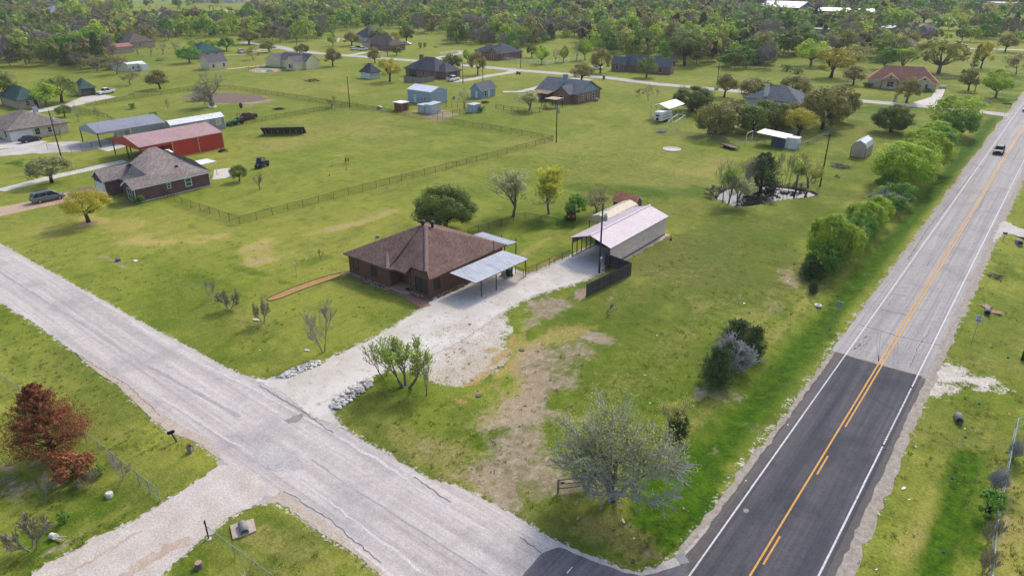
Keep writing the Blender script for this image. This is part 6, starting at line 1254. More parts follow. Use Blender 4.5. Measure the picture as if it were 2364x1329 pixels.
def tree(key, px, py, w_, top, label, name='tree', cat='tree', group=None, h=None, rot=None, sub=('trunk', 'crown')):
    tm, cm, H, R = TREES[key]; g = G(px, py); hh = h or hgt(px, py, top) * .97; r_ = wid(px, py, w_) / 2; rot = rot if rot is not None else (px * 7.3 + py * 3.1) % 6.28
    t = thing(name, g, label, cat, group, rot, (r_ / R, r_ / R, hh / H)); inst(sub[0], tm, t); inst(sub[1], cm, t); return t
# ------------------------------------------------------------------ trees that can be told apart (key, base x, base y, crown width, crown top)
TT = [
('gold',205,513,122,438,'round golden-green oak on the left lawn near the silver minivan'),
('paleoak',120,422,105,360,'dusty green oak beside the long concrete drive at the left'),
('oakB',553,419,42,378,'small dark oak behind the brick house back patio'),
('sapling',600,438,40,400,'thin yellowish sapling in the field below the utility cart'),
('oakA',1028,532,158,424,'big dense dark green oak behind the brown house'),
('vase',1185,499,92,383,'pale vase-shaped tree left of its yellower twin by the yard fence'),
('vasey',1268,494,84,382,'yellow-topped vase-shaped tree behind the yard fence'),
('green',1327,506,58,441,'small round green tree beside the orange utility cart'),
('bareB',1378,491,92,427,'olive spreading tree just left of the cream shelter'),
('bigbare',490,246,98,164,'big spreading bare oak at the edge of the tilled garden'),
('oakC',370,206,64,160,'dark mushroom-shaped oak in the left meadow'),
('bareB',300,196,50,156,'sparse rounded oak left of the mushroom-shaped oak'),
('fresh',108,245,74,186,'bright green tree between the two green-roofed buildings'),
('oakB',143,236,88,173,'broad dark olive oak beside the green-roofed garage'),
('oakD',8,240,70,165,'dark oak cut off by the left edge above the green-roofed house'),
('bareB',30,215,36,160,'thin pale tree beside the dark oak at the left edge'),
('oakB',150,270,38,240,'small dark tree beside the white concrete drive'),
('bare',181,280,28,236,'bare young tree behind the chimney of the cream brick house'),
('bare',226,280,18,240,'slim bare tree behind the grey metal workshop'),
('bushy',307,252,20,236,'small round dark shrub in the meadow above the workshop'),
('sapling',388,252,12,228,'tiny bare sapling in the meadow'),
('sapling',140,320,20,297,'small leafy sapling by the cream brick garage'),
('bushy',357,272,24,256,'dark shrub peeking over the grey workshop roof'),
('green',438,146,58,104,'dense round green tree in front of the teal-roofed house'),
('fresh',455,112,44,88,'leftmost of three bright green trees behind the teal-roofed house'),
('fresh',492,112,46,88,'middle one of three bright green trees behind the teal-roofed house'),
('green',524,118,46,82,'right one of three green trees behind the teal-roofed house'),
('oakC',575,103,62,66,'large brown-green oak above the upper left street end'),
('bareB',585,138,38,105,'grey-green tree next to the parked white car'),
('oakC',622,121,46,92,'olive oak at the upper left street bend'),
('oakB',698,128,38,99,'dark oak behind the cream farmhouse roof'),
('oakC',768,153,50,108,'brown-leaved round oak right of the cream farmhouse'),
('oakC',866,146,36,109,'slim olive oak at the near side of the far street'),
('goldfar',900,189,66,132,'golden tree in front of the charcoal-roofed garage'),
('oakB',1043,164,56,122,'dark oak beside the charcoal-roofed brick house'),
('oakC',1103,172,46,118,'olive round oak right of the charcoal-roofed brick house'),
('fresh',1080,145,26,112,'small bright tree at the white rail fence gap'),
('fresh',769,107,25,75,'bright green young tree on the lawn by the far street'),
('oakC',812,106,48,72,'olive oak in front of the steep dark hip roof'),
('oakB',878,98,48,64,'dark oak behind the brown-roofed house'),
('goldfar',911,104,32,72,'pale yellow tree above the brown-roofed house'),
('oakB',939,99,40,58,'dark round oak right of the pale yellow tree'),
('oakB',916,128,26,104,'small dark tree beside the brown-roofed house wall'),
('bud',766,248,30,217,'pale budding tree at the black fence corner'),
('bare',1072,250,34,200,'twiggy grey tree between the two blue buildings'),
('vase',1222,256,56,207,'silvery bare tree in the rail-fenced garden'),
('bushy',1112,259,22,243,'round green shrub beside the little blue-grey shed'),
('oakC',1342,189,72,143,'spreading oak at the near street edge above the blue gable house'),
('oakC',1386,169,56,111,'brown-green oak left of the wide brick house'),
('oakB',1492,179,54,129,'dark oak in front of the wide brick house'),
('bare',1496,233,26,189,'small bare tree in the open field right of the blue gable house'),
('bareB',1477,221,20,203,'low leafy bush left of the small bare tree'),
('bare',1516,224,18,202,'low bare bush right of the small bare tree'),
('fresh',1251,148,38,99,'leftmost green tree behind the white rail fence'),
('bare',1283,147,24,108,'bare tree between green ones behind the white rail fence'),
('fresh',1301,144,26,101,'slim green tree behind the middle of the white rail fence'),
('bare',1330,141,30,92,'grey bare tree near the end of the white rail fence'),
('fresh',1350,139,40,82,'tall bright green tree at the end of the white rail fence'),
('oakB',1188,132,26,98,'dark round tree above the white rail fence'),
('oakB',1228,133,28,101,'dark little tree behind the white rail fence corner'),
('oakD',1580,152,96,70,'big dark green oak standing proud of the wood edge'),
('oakC',1672,224,62,167,'olive tree left of the oak cluster near the street'),
('oakE',1748,232,100,177,'broad olive oak behind the flag'),
('oakA',1597,257,104,195,'dark leaning double oak right of the camper carport'),
('oakE',1648,314,112,232,'brownish open oak at the left end of the oak yard'),
('oakE',1690,298,100,226,'brown-olive oak behind the canvas shelter'),
('oakF',1738,308,92,238,'dark oak in the middle of the oak yard'),
('oakF',1790,306,84,236,'dark oak right of the white chimney'),
('oakF',1768,290,92,226,'dark oak hiding the front of the grey hip-roofed house'),('oakE',1822,296,84,234,'brown-olive oak hiding the right end of the grey hip-roofed house'),('gold',1842,316,98,249,'yellowish oak above the white container'),
('oakE',1898,298,112,196,'large olive oak at the right end of the oak yard'),
('oakE',1935,282,92,192,'olive oak at the far right of the oak yard'),
('bareB',1862,284,60,212,'greyish tree wedged among the right oaks'),
('oakE',1832,228,86,172,'brown-olive oak behind the oak yard'),
('oakA',2056,304,98,236,'dark spreading oak alone in the field left of the hedge'),
('oakC',1970,196,60,150,'round oak just left of the stone house'),
('goldfar',1918,180,104,106,'big yellow-leaved oak behind the stone house'),
('oakC',2092,238,64,178,'round oak in front of the stone house porch'),
('oakC',2235,210,56,157,'oak right of the stone house'),
('fresh',2298,226,74,154,'bright spreading tree beside the far highway corner'),
('bigoak',2166,170,128,84,'huge open old oak behind the stone house'),
('thincedar',2247,158,20,104,'narrow dark cedar next to a yellow tree'),
('goldfar',2264,158,52,90,'tall yellow tree at the upper right'),
('bareB',2346,172,52,118,'brown bushy tree at the right edge above the highway'),
('fresh',1872,152,84,84,'bright green tree right of the dense middle woods'),
('bud',1968,160,70,96,'thin green tree between the yellow oak and the huge oak'),
('green',2040,160,60,104,'leafy tree left of the huge old oak'),
('budgreen',2085,160,60,104,'bright open tree close to the huge old oak'),
('cedar',1745,150,34,118,'dark bush at the lower wood edge near the stone house'),
('fresh',2192,306,118,212,'tall bright tree at the upper end of the highway hedge'),
('fresh',2228,268,76,214,'bright bushy tree at the far tip of the highway hedge'),
('hedge',2152,338,92,276,'bright leafy shrub under the tall hedge tree'),
('hedge',2078,428,156,322,'largest rounded bright tree in the highway hedge'),
('hedge',2136,392,110,298,'bright rounded tree just beyond the largest hedge tree'),
('tangle',2044,478,80,436,'grey twiggy thicket in the middle of the highway hedge'),
('hedgeB',2052,492,74,446,'dark green shrub below the grey thicket of the hedge'),
('hedge',2002,538,78,462,'bright shrub next to the bare part of the hedge'),
('hedgeB',1962,582,86,502,'dark mixed shrub in the lower half of the hedge'),
('hedge',1908,612,118,484,'tall yellow-green tree near the lower end of the hedge'),
('hedge',1925,612,84,528,'bright leafy shrub inside the lower hedge'),
('hedgeB',1898,634,88,560,'dark shrub at the foot of the lower hedge'),
('hedge',1945,598,92,512,'bright shrub between the taller lower hedge trees'),('hedgeB',1982,560,76,486,'dark green shrub in the lower middle of the hedge'),('hedge',2022,515,70,448,'bright leafy shrub left of the grey thicket of the hedge'),('hedgeB',2072,470,80,418,'dark shrub under the largest rounded hedge tree'),('hedge',2110,412,100,316,'bright tree joining the two largest rounded hedge trees'),('hedgeB',2168,352,84,290,'darker shrub in the upper hedge'),('hedge',2120,368,96,290,'bright shrub bulging from the field side of the upper hedge'),('hedgeB',2205,318,90,250,'dark shrub under the tall bright hedge tree'),('cedar',1872,644,56,596,'low dark juniper at the lower end of the hedge'),
('cedarB',1876,676,28,645,'tiny dark juniper standing alone below the hedge'),
('cedarB',1654,886,86,800,'dark juniper nearest the ditch corner of the clump'),
('cedarB',1686,850,64,790,'dark juniper in the middle of the clump'),
('cedarB',1700,796,84,738,'tall dark juniper at the top of the clump'),
('cedarB',1738,820,60,752,'dark juniper on the highway side of the clump'),
('tangle',1692,846,96,764,'bare grey thicket tangled among the junipers'),
('willow',1412,1152,272,920,'big pale budding tree with silver branches in the foreground'),
('bud',1546,1004,82,906,'thin green tree behind the big budding tree'),
('cedarB',1566,1008,56,950,'dark juniper behind the big budding tree'),
('myrtle',748,812,82,694,'bare grey multi-branched tree on the front lawn'),
('myrtleB',888,869,100,764,'nearly bare tree leaning over the gravel drive entrance'),
('myrtleC',938,892,118,772,'leafy green multi-stemmed tree at the gravel drive'),
('myrtleB',986,912,62,820,'slender half-leafy tree right of the leafy one at the drive'),
('shrubby',608,746,36,683,'reddish twiggy small tree at the end of the orange mulch bed'),
('shrubby',530,714,50,664,'low brownish twiggy shrub on the front lawn'),
('myrtle',488,694,32,641,'thin bare shrub left of the brownish one on the lawn'),
('sapling',740,600,16,572,'tiny staked sapling on the lawn left of the brown house'),
('sapling',1400,722,36,692,'tiny leaning sapling below the board fence'),
('deadcedar',124,1054,232,880,'large rust-coloured dead cedar in the lower left corner'),
('rustbush',176,1104,106,1043,'low rust-coloured dead shrub beside the dead cedar'),
('myrtle',281,1108,58,1044,'bare twiggy bush by the galvanised gate'),
('shrubby',205,1124,46,1085,'wispy weedy bush in front of the rust-coloured shrub'),
('shrubby',75,1268,92,1190,'tall dry weed clump at the lower left'),
('bushy',232,1096,34,1072,'leafy green weed patch beside the rust-coloured shrub'),
('bushy',150,1206,36,1176,'bright weed clump near the white bucket'),
('myrtle',106,1168,26,1100,'thin pale leafless sapling near the lower left corner'),
('bushy',2282,1190,72,1128,'yellow-green bush growing through the right edge fence'),
('tangle',2296,1132,46,1066,'silvery vine tangle on the right edge fence'),
('shrubby',2284,1250,44,1190,'brown dead weeds along the right edge fence'),
('shrubby',2272,1320,54,1262,'dry brush at the bottom of the right edge fence'),
('tangle',2336,1060,30,1000,'grey vine on the upper part of the right edge fence'),
('bare',1668,468,56,352,'leaning bare tree at the left end of the pond'),
('budgreen',1682,470,46,372,'bright-topped slender tree at the left end of the pond'),
('vase',1702,474,62,392,'drooping pale green tree leaning over the pond'),
('lanky',1716,470,60,350,'tall leafless stems rising from the near pond bank'),
('cedar',1757,428,92,344,'dark pointed cedar on the far bank of the pond'),
('lanky',1784,430,46,318,'tall forked bare trunk right of the pond cedar'),
('lanky',1806,431,52,340,'thin bare trunk cluster behind the pond'),
('budgreen',1838,432,42,370,'slender green tree on the far pond bank'),
('bud',1866,434,60,352,'yellow-green tree beside the pond utility pole'),
('shrubby',1795,429,60,416,'brown reeds on the far pond bank'),('shrubby',1840,434,50,422,'low brown reeds at the right far bank of the pond'),('bareB',1735,428,70,352,'bare leaning tree just left of the pond cedar'),('lanky',1822,431,50,346,'leafless thin trunks right of the pond cedar'),('shrubby',1650,452,60,430,'brushy growth at the left pond shore'),
('shrubby',1776,471,30,463,'dry reeds along the near pond shore'),
('bushy',320,470,34,447,'low green shrub at the corner of the dark brick house'),
('bushy',1998,201,18,188,'rounded shrub by the turquoise curtain window'),
('bushy',2008,203,18,190,'dark shrub beside the stone house front'),
('bushy',2142,212,16,203,'dark shrub at the right end of the stone house'),
('bushy',2226,178,22,158,'dark shrub beside the narrow cedar'),
('bushy',1815,164,36,146,'left of two dark shrubs on the lawn behind the oaks'),
('bushy',1840,170,34,155,'right of two dark shrubs on the lawn behind the oaks'),
('bushy',970,112,12,95,'left small dark shrub on the far lawn'),('bushy',981,110,12,96,'right small dark shrub on the far lawn'),
('bare',320,128,32,94,'first leafless purple-grey tree of the row by the long red-roofed barn'),('bare',348,128,34,94,'second leafless purple-grey tree of the row by the long red-roofed barn'),('bare',376,127,34,92,'third leafless purple-grey tree of the row by the long red-roofed barn'),('bare',404,124,34,92,'last leafless purple-grey tree of the row by the long red-roofed barn'),
('bareB',270,172,60,120,'leafless brown thicket beside the white cabin'),('bareB',225,165,60,124,'brown bare thicket at the left meadow edge'),('bare',185,160,56,112,'grey bare tree at the left meadow edge'),
('oakC',2030,120,50,82,'olive oak in front of the far red barn'),('oakB',1790,75,46,48,'dark oak by the far dark-roofed house'),('oakC',1838,100,44,68,'round oak beside the small white far shed'),('oakC',1862,86,38,54,'brownish oak left of the pale carport'),('oakB',2162,92,30,66,'dark oak in front of the far charcoal roof'),('oakB',2220,96,36,60,'dark oak right of the far charcoal-roofed house'),
('oakC',2132,52,70,20,'broad oak in the far right field'),('thincedar',2082,62,34,30,'tall dark cedar in the far field'),('cedar',2058,66,26,40,'dark cedar right of the far white buildings'),('oakC',2320,120,50,76,'olive oak by the far right drive'),('oakC',2270,80,90,26,'red-tinged big oak in the far right field'),
]
for k, px, py, w_, tp, lb in TT:
    sh = k in ('bushy', 'shrubby', 'rustbush', 'tangle')
    nm = 'shrub' if sh else 'cedar' if 'cedar' in k else 'oak' if ('oak' in k or k in ('gold', 'goldfar', 'bigbare')) else 'sapling' if k == 'sapling' else 'tree'
    t = tree(k, px, py, w_, tp, lb, nm, 'shrub' if sh else 'tree', sub=('stem', 'foliage') if sh else ('trunk', 'crown'))
    if k == 'sapling' and px == 1400: t.rotation_euler = (0, math.radians(38), .3)
rgh = np.random.default_rng(8)
for i in range(30):
    y_ = 92 + i * 3.6 + rgh.normal() * .8; x_ = -20.4 + rgh.normal() * .8 - (1.0 if i > 8 else 0); k = ('hedgeB', 'hedge', 'budgreen', 'hedgeB', 'hedge')[i % 5]; s_ = rgh.uniform(.36, .72) * (1.15 if k == 'budgreen' else 1)
    tm, cm, H, R = TREES[k]; t = thing('shrub', (x_, y_), 'low mixed green scrub filling the gaps of the highway hedge', 'shrub', 'scrub in the highway hedge', rgh.uniform(0, 6.28), (s_ * rgh.uniform(.8, 1.2), s_, s_ * rgh.uniform(.75, 1.15))); inst('stem', tm, t); inst('foliage', cm, t)
# ------------------------------------------------------------------ woods
def farproto(seed, kind, n, size):
    rng = np.random.default_rng(seed); H, R = 9.5, 4.6
    if kind == 'bare':
        C, Nn = lumpleaves(rng, crown_lumps(rng, R, 1.0, H, 16, .3, -.9), R, .3, n := int(n * 1.8)); V, F_ = quads(C, rng.normal(size=(n, 3)), size * 1.25, rng, .16)
    elif kind == 'cedar':
        z = H * .9 * rng.uniform(0, 1, n) ** 1.3; a = rng.uniform(0, 6.28, n); r_ = R * .75 * (1 - z / H) ** .75 * rng.uniform(.6, 1.1, n); C = np.stack([np.cos(a) * r_, np.sin(a) * r_, z + .5], 1); V, F_ = quads(C, rng.normal(size=(n, 3)) + C * [.2, .2, 0], size, rng)
    else:
        C, Nn = lumpleaves(rng, crown_lumps(rng, R, .4, H, 18, .32, -.95), R, .34, n); V, F_ = quads(C, Nn, size, rng)
    tv = np.array([[.16 * math.cos(a), .16 * math.sin(a), z] for z in (-.3, 5.5) for a in (0, 2.1, 4.2)]); tf = np.array([[0, 1, 4, 3], [1, 2, 5, 4], [2, 0, 3, 5]])
    return np.vstack([tv, V]), np.vstack([tf, F_ + 6]), np.concatenate([np.zeros(3, int), np.ones(len(F_), int)])
SPEC = [('fresh', 'fresh', L_fresh, .2, 'bright green'), ('mid', 'leaf', L_green, .19, 'green'), ('olive', 'leaf', L_oak, .14, 'dark olive'), ('tan', 'leaf', L_oakb, .15, 'brownish olive'), ('grey', 'bare', m_purp, .14, 'leafless grey'), ('greyb', 'bare', m_twig, .06, 'pale leafless'), ('bud', 'leaf', L_bud, .06, 'pale budding'), ('ced', 'cedar', L_ced, .06, 'dark cedar')]
SPEC.append(('red', 'bare', M('maroon_twig', (.1, .045, .04, 1), (.075, .035, .034, 1), 1, .95), 0, 'maroon'))
WOODS = [(-400,175),(0,156),(130,152),(215,160),(262,150),(250,120),(310,104),(420,92),(560,86),(640,100),(720,94),(790,74),(860,62),(960,74),(1035,84),(1045,104),(1150,104),(1180,118),(1240,102),(1330,86),(1360,118),(1420,128),(1500,128),(1560,148),(1640,148),(1700,162),(1770,166),(1800,136),(1840,128),(1850,132),(1900,140),(2000,142),(2060,146),(2105,120),(2110,98),(2200,100),(2290,92),(2400,104),(2800,100),(2800,-60),(-400,-60)]
CLEAR = [[(40,12),(560,4),(760,-3),(900,-8),(560,-14),(40,-10)],[(318,42),(560,27),(560,20),(320,24)],[(1330,18),(1570,4),(1480,0),(1380,4)],[(1600,86),(1700,100),(1760,100),(1740,112),(1640,94)],[(1820,98),(1930,98),(1930,76),(1870,76)],[(1840,52),(1960,56),(1960,28),(1870,28)],[(2090,68),(2400,68),(2400,44),(2090,44)],[(2050,96),(2240,96),(2240,72),(2050,72)],[(2180,126),(2400,126),(2400,100),(2200,100)],[(800,102),(880,102),(870,62),(830,62)],[(280,116),(352,116),(352,100),(280,100)],[(228,130),(310,130),(310,116),(228,116)],[(1740,40),(1870,44),(1870,28),(1740,22)],[(1950,46),(2030,46),(2030,34),(1950,34)],[(2262,30),(2380,30),(2380,16),(2262,16)],[(80,44),(135,42),(135,28),(80,28)],[(1735,112),(1840,120),(1840,82),(1735,82)]]
rng = np.random.default_rng(77)
NC = 60000; rr_ = np.sqrt(rng.uniform(150 ** 2, 1250 ** 2, NC)); aa = np.radians(rng.uniform(-40, 40, NC)); wx_ = (np.sin(aa) * RT[0] + np.cos(aa) * FW[0]) * rr_; wy_ = (np.sin(aa) * RT[1] + np.cos(aa) * FW[1]) * rr_
pxs, pys = zip(*[proj(x, y) for x, y in zip(wx_, wy_)]); pxs, pys = np.array(pxs), np.array(pys)
_, ok = seg_d(pxs, pys, WOODS)
for pl in CLEAR:
    _, i_ = seg_d(pxs, pys, pl); ok &= ~i_
ok &= ~((pxs > 300) & (pxs < 575) & (pys > 18) & (pys < 56)); ok &= ~((pxs > 90) & (pxs < 640) & (pys < 30) & (rng.uniform(size=NC) > .12)); ok &= ~((pxs > 1900) & (pys > 14) & (pys < 128) & (rng.uniform(size=NC) > .62))
thin = (pxs > 1720) & (pys < 120) & (pys > 14)
ok &= ~(thin & (rng.uniform(size=NC) > .6))
ok &= ~((pxs < 780) & (pys < 22) & (rng.uniform(size=NC) > .25)); ok &= ~((pys < 3) & (rng.uniform(size=NC) > .5))
wx_, wy_, rr_, pxs, pys = wx_[ok], wy_[ok], rr_[ok], pxs[ok], pys[ok]
cell, keep = {}, []
for i in np.argsort(rng.uniform(size=len(wx_))):
    sp_ = 5.5 if rr_[i] < 430 else 6.8 if rr_[i] < 650 else 9.5
    cx, cy = int(wx_[i] // 11), int(wy_[i] // 11)
    if all((wx_[i] - wx_[j]) ** 2 + (wy_[i] - wy_[j]) ** 2 > sp_ * sp_ for dx in (-1, 0, 1) for dy in (-1, 0, 1) for j in cell.get((cx + dx, cy + dy), ())): cell.setdefault((cx, cy), []).append(i); keep.append(i)
keep = sorted(keep, key=lambda i: rr_[i])
pr = np.array([q[3] for q in SPEC]); LAND = [(120, 'the left meadow'), (330, 'the long red-roofed barn'), (560, 'the teal-roofed house'), (800, 'the cream farmhouse'), (980, 'the brown-roofed house'), (1180, 'the far red brick house'), (1360, 'the white rail fence'), (1560, 'the wide brick house'), (1760, 'the big dark wood-edge oak'), (1960, 'the yellow oak'), (2600, 'the stone house')]
protoN = [[farproto(100 + 7 * i + j, q[1], 1100, .72) for j in range(2)] for i, q in enumerate(SPEC)]; protoF = [[farproto(300 + 7 * i + j, q[1], 170, 1.5) for j in range(2)] for i, q in enumerate(SPEC)]
meshN = []
for i, q in enumerate(SPEC):
    meshN.append([])
    for V, F_, mi in protoN[i]:
        o = npmesh('woodland_tree', V, F_, [m_bark, q[2]], mi); meshN[-1].append(o.data); bpy.data.objects.remove(o)
nzone = fbm2(wx_, wy_, .012, 5); FV, FF, FM = [], [], []; off = 0
fmats = [m_bark] + [q[2] for q in SPEC]
for c_, i in enumerate(keep):
    p_ = pr.copy()
    if nzone[i] > .55: p_[4] *= 2; p_[0] *= .6
    elif nzone[i] < .45: p_[0] *= 2.; p_[1] *= 1.4; p_[4] *= .6
    if pxs[i] > 1250: p_[8] = .09 if pys[i] > 26 else .3
    if pxs[i] < 300: p_[4] *= 1.3; p_[3] *= 1.5
    k = rng.choice(len(SPEC), p=p_ / p_.sum()); s = rng.choice([.62, .8, .95, 1.1, 1.3, 1.5], p=[.12, .2, .25, .22, .14, .07]) * rng.uniform(.92, 1.08) * (1.0 if rr_[i] < 700 else 1.15); sz = s * rng.uniform(.85, 1.15); a = rng.uniform(0, 6.28); j = int(rng.integers(2))
    if k in (7,): s *= .8
    if c_ < 290:
        land = next(n for x, n in LAND if pxs[i] <= x)
        o = bpy.data.objects.new('woodland_tree', meshN[k][j]); COL.objects.link(o); o.location = (wx_[i], wy_[i], 0); o.rotation_euler = (0, 0, a); o.scale = (s, s, sz); tag(o, f'{"tall " if s > 1.2 else "small " if s < .75 else ""}{SPEC[k][4]} tree at the front of the woods behind {land}', 'tree', f'{SPEC[k][4]} woodland trees behind {land}')
    else:
        V, F_, mi = protoF[k][j]; ca, sa = math.cos(a), math.sin(a); Q = np.stack([(V[:, 0] * ca - V[:, 1] * sa) * s + wx_[i], (V[:, 0] * sa + V[:, 1] * ca) * s + wy_[i], V[:, 2] * sz], 1); FV.append(Q); FF.append(F_ + off); FM.append(mi * (k + 1)); off += len(V)
print('woods', len(keep))
wo = npmesh('distant_woods', np.vstack(FV), np.vstack(FF), fmats, np.concatenate(FM)); tag(wo, 'distant mixed spring woods filling the top of the view', 'woods', None, 'stuff')
# air
hz = B().box(-8800, 8800, -8800, 8800, -4, 46); m_hz = bpy.data.materials.new('haze_air'); m_hz.use_nodes = True; hn = m_hz.node_tree; hn.nodes.remove(hn.nodes['Principled BSDF'])
pv = hn.nodes.new('ShaderNodeVolumePrincipled'); pv.inputs['Color'].default_value = (.9, .94, 1, 1); pv.inputs['Density'].default_value = .00014; hn.links.new(pv.outputs[0], hn.nodes['Material Output'].inputs['Volume'])
ho = hz.build('haze', m_hz); tag(ho, 'thin pale haze in the air over the whole neighbourhood', 'haze', None, 'stuff')
# ================================================================== VEHICLES
m_tyre = M('tyre_rubber', (.015, .015, .015, 1), None, 3, .8); m_rim = M('alloy_rim', (.45, .46, .48, 1), None, 3, .3, .8); m_tail = M('tail_lamp', (.25, .01, .01, 1), None, 1, .2); m_head = M('head_lamp', (.75, .78, .8, 1), None, 1, .1, spec=.8); m_vglass = M('car_glass', (.015, .02, .025, 1), None, 1, .3, spec=.25); m_blackp = M('black_plastic', (.02, .02, .022, 1), None, 2, .6)
def paint(n, c, rough=.28, metal=.2): return M(n, c + (1,), tuple(q * .93 for q in c) + (1,), 1, rough if max(c) > .1 else .5, metal if max(c) > .1 else 0, spec=.5 if max(c) > .1 else .25)
def loft(secs, close=True):
    """secs: list of cross sections with equal point counts"""
    b_ = B(); n = len(secs[0])
    for s_ in secs: b_.v += [tuple(p_) for p_ in s_]
    for i in range(len(secs) - 1):
        for j in range(n): b_.f.append((i * n + j, (i + 1) * n + j, (i + 1) * n + (j + 1) % n, i * n + (j + 1) % n)); b_.m.append(0)
    b_.f.append(tuple(range(n))); b_.m.append(0); b_.f.append(tuple(range((len(secs) - 1) * n, len(secs) * n))[::-1]); b_.m.append(0); return b_
BODY = {  # length, width, lower body stations (x, belt z), cabin: (front base, front top, rear top, rear base), roof z
 'sedan': (4.7, 1.8, [(-2.35, .75), (-2.2, .95), (-1.4, 1.0), (.6, .98), (1.3, .92), (2.1, .78), (2.35, .6)], (1.0, .25, -1.05, -1.75), 1.45), 'suv': (4.6, 1.85, [(-2.3, .9), (-2.2, 1.05), (-1, 1.08), (.7, 1.06), (1.3, 1.0), (2.05, .88), (2.3, .65)], (1.05, .4, -1.75, -2.15), 1.7),
 'van': (5.1, 1.98, [(-2.55, .9), (-2.45, 1.05), (-1, 1.08), (1.0, 1.04), (1.6, .98), (2.3, .78), (2.55, .6)], (1.65, .7, -2.0, -2.4), 1.76), 'truck': (5.8, 1.98, [(-2.9, 1.05), (-2.8, 1.1), (-1.2, 1.1), (.9, 1.1), (1.3, 1.1), (2.6, 1.02), (2.9, .8)], (1.15, .55, -.75, -1.05), 1.88)}
CARM = {}
def car(kind, x, y, yaw, pm, label, cat, name=None, rack=False, group=None):
    """yaw: heading of the nose from +X, radians"""
    L_, Wd, st, cb_, rz_ = BODY[kind]; t = thing(name or {'sedan': 'parked_car', 'suv': 'parked_suv', 'van': 'minivan', 'truck': 'pickup_truck'}[kind], (x, y, gz(x, y) + .02), label, cat, group, yaw); hw = Wd / 2
    key = (kind, pm.name)
    if key not in CARM:
        P_ = {}; secs = []
        for i, (xx, zb) in enumerate(st):
            e = .9 if i in (0, len(st) - 1) else 1.; w1 = hw * e; zl = .42 if i in (0, len(st) - 1) else .3
            secs.append([(xx, -w1 * .9, zl), (xx, -w1, .55), (xx, -w1 * .99, zb - .15), (xx, -w1 * .9, zb), (xx, w1 * .9, zb), (xx, w1 * .99, zb - .15), (xx, w1, .55), (xx, w1 * .9, zl)])
        P_['body'] = (loft(secs[::-1]), pm)
        fb, ft, rt_, rb_ = cb_; zb = 1.0; a, c = hw * .88, hw * .7; bz = st[2][1] - .04
        gl = B(); gl.add([(fb, -a, bz), (fb, a, bz), (ft, c, rz_ - .05), (ft, -c, rz_ - .05), (rb_, -a, bz), (rb_, a, bz), (rt_, c, rz_ - .05), (rt_, -c, rz_ - .05)], [(0, 1, 2, 3), (5, 4, 7, 6), (4, 0, 3, 7), (1, 5, 6, 2), (3, 2, 6, 7)]); P_['glass'] = (gl, m_vglass)
        ro = B(); ro.add([(ft + .1, -c - .03, rz_ - .07), (ft + .1, c + .03, rz_ - .07), (rt_ - .1, c + .03, rz_ - .07), (rt_ - .1, -c - .03, rz_ - .07), (ft - .1, -c * .85, rz_), (ft - .1, c * .85, rz_), (rt_ + .1, c * .85, rz_), (rt_ + .1, -c * .85, rz_)], [(4, 5, 6, 7), (0, 1, 5, 4), (1, 2, 6, 5), (2, 3, 7, 6), (3, 0, 4, 7), (3, 2, 1, 0)]); P_['roof_panel'] = (ro, pm)
        pi = B(); xs = [(fb, ft), (rb_, rt_)] + [(q, q * .98 - .02) for q in ((fb + rb_) / 2 + .15,)] + ([((fb + 3 * rb_) / 4, (ft + 3 * rt_) / 4)] if kind in ('van', 'suv') else [])
        for xb, xt in xs:
            for sg in (-1, 1): pi.tube([(xb, sg * (a + .005), bz), (xt, sg * (c + .005), rz_ - .05)], .045, 4)
        P_['pillar'] = (pi, pm if kind != 'van' else pm)
        if kind == 'truck':
            bd = B(); bd.box(-2.75, -1.15, -hw * .78, hw * .78, 1.08, 1.112); P_['truck_bed'] = (bd, m_blackp)
            br = B(); br.box(-2.85, -1.1, -hw * .95, -hw * .8, 1.05, 1.24); br.box(-2.85, -1.1, hw * .8, hw * .95, 1.05, 1.24); br.box(-2.9, -2.78, -hw * .93, hw * .93, .95, 1.24); P_['bed_side'] = (br, pm)
        bm_ = B(); bm_.box(L_ / 2 - .12, L_ / 2 + .03, -hw * .85, hw * .85, .35, .52); bm_.box(-L_ / 2 - .03, -L_ / 2 + .12, -hw * .88, hw * .88, .38, .55); P_['bumper'] = (bm_, m_blackp if kind != 'truck' else m_rim)
        gr_ = B().box(L_ / 2 - .05, L_ / 2 + .012, -hw * .45, hw * .45, .52, .66); P_['grille'] = (gr_, m_blackp)
        CARM[key] = {k: pmesh(v[0], k, v[1]) for k, v in P_.items()}
        CARM['tyre'] = CARM.get('tyre') or pmesh(B().tube([(0, -.11, 0), (0, .11, 0)], .34, 16), 'wheel', m_tyre); CARM['rim'] = CARM.get('rim') or pmesh(B().tube([(0, -.118, 0), (0, .118, 0)], .2, 10), 'rim', m_rim)
        CARM['head'] = CARM.get('head') or pmesh(B().box(-.12, .06, -.17, .17, -.08, .08), 'headlight', m_head); CARM['tail'] = CARM.get('tail') or pmesh(B().box(-.05, .05, -.09, .09, -.14, .14), 'tail_light', m_tail)
        CARM['mir'] = CARM.get('mir') or pmesh(B().box(-.06, .1, -.12, .12, -.08, .08), 'mirror', m_blackp)
    for k, me in CARM[key].items(): inst(k, me, t)
    for sx in (-1, 1):
        for sy in (-1, 1): w_ = inst('wheel', CARM['tyre'], t, (sx * L_ * .305, sy * (hw - .1), .34)); inst('rim', CARM['rim'], w_)
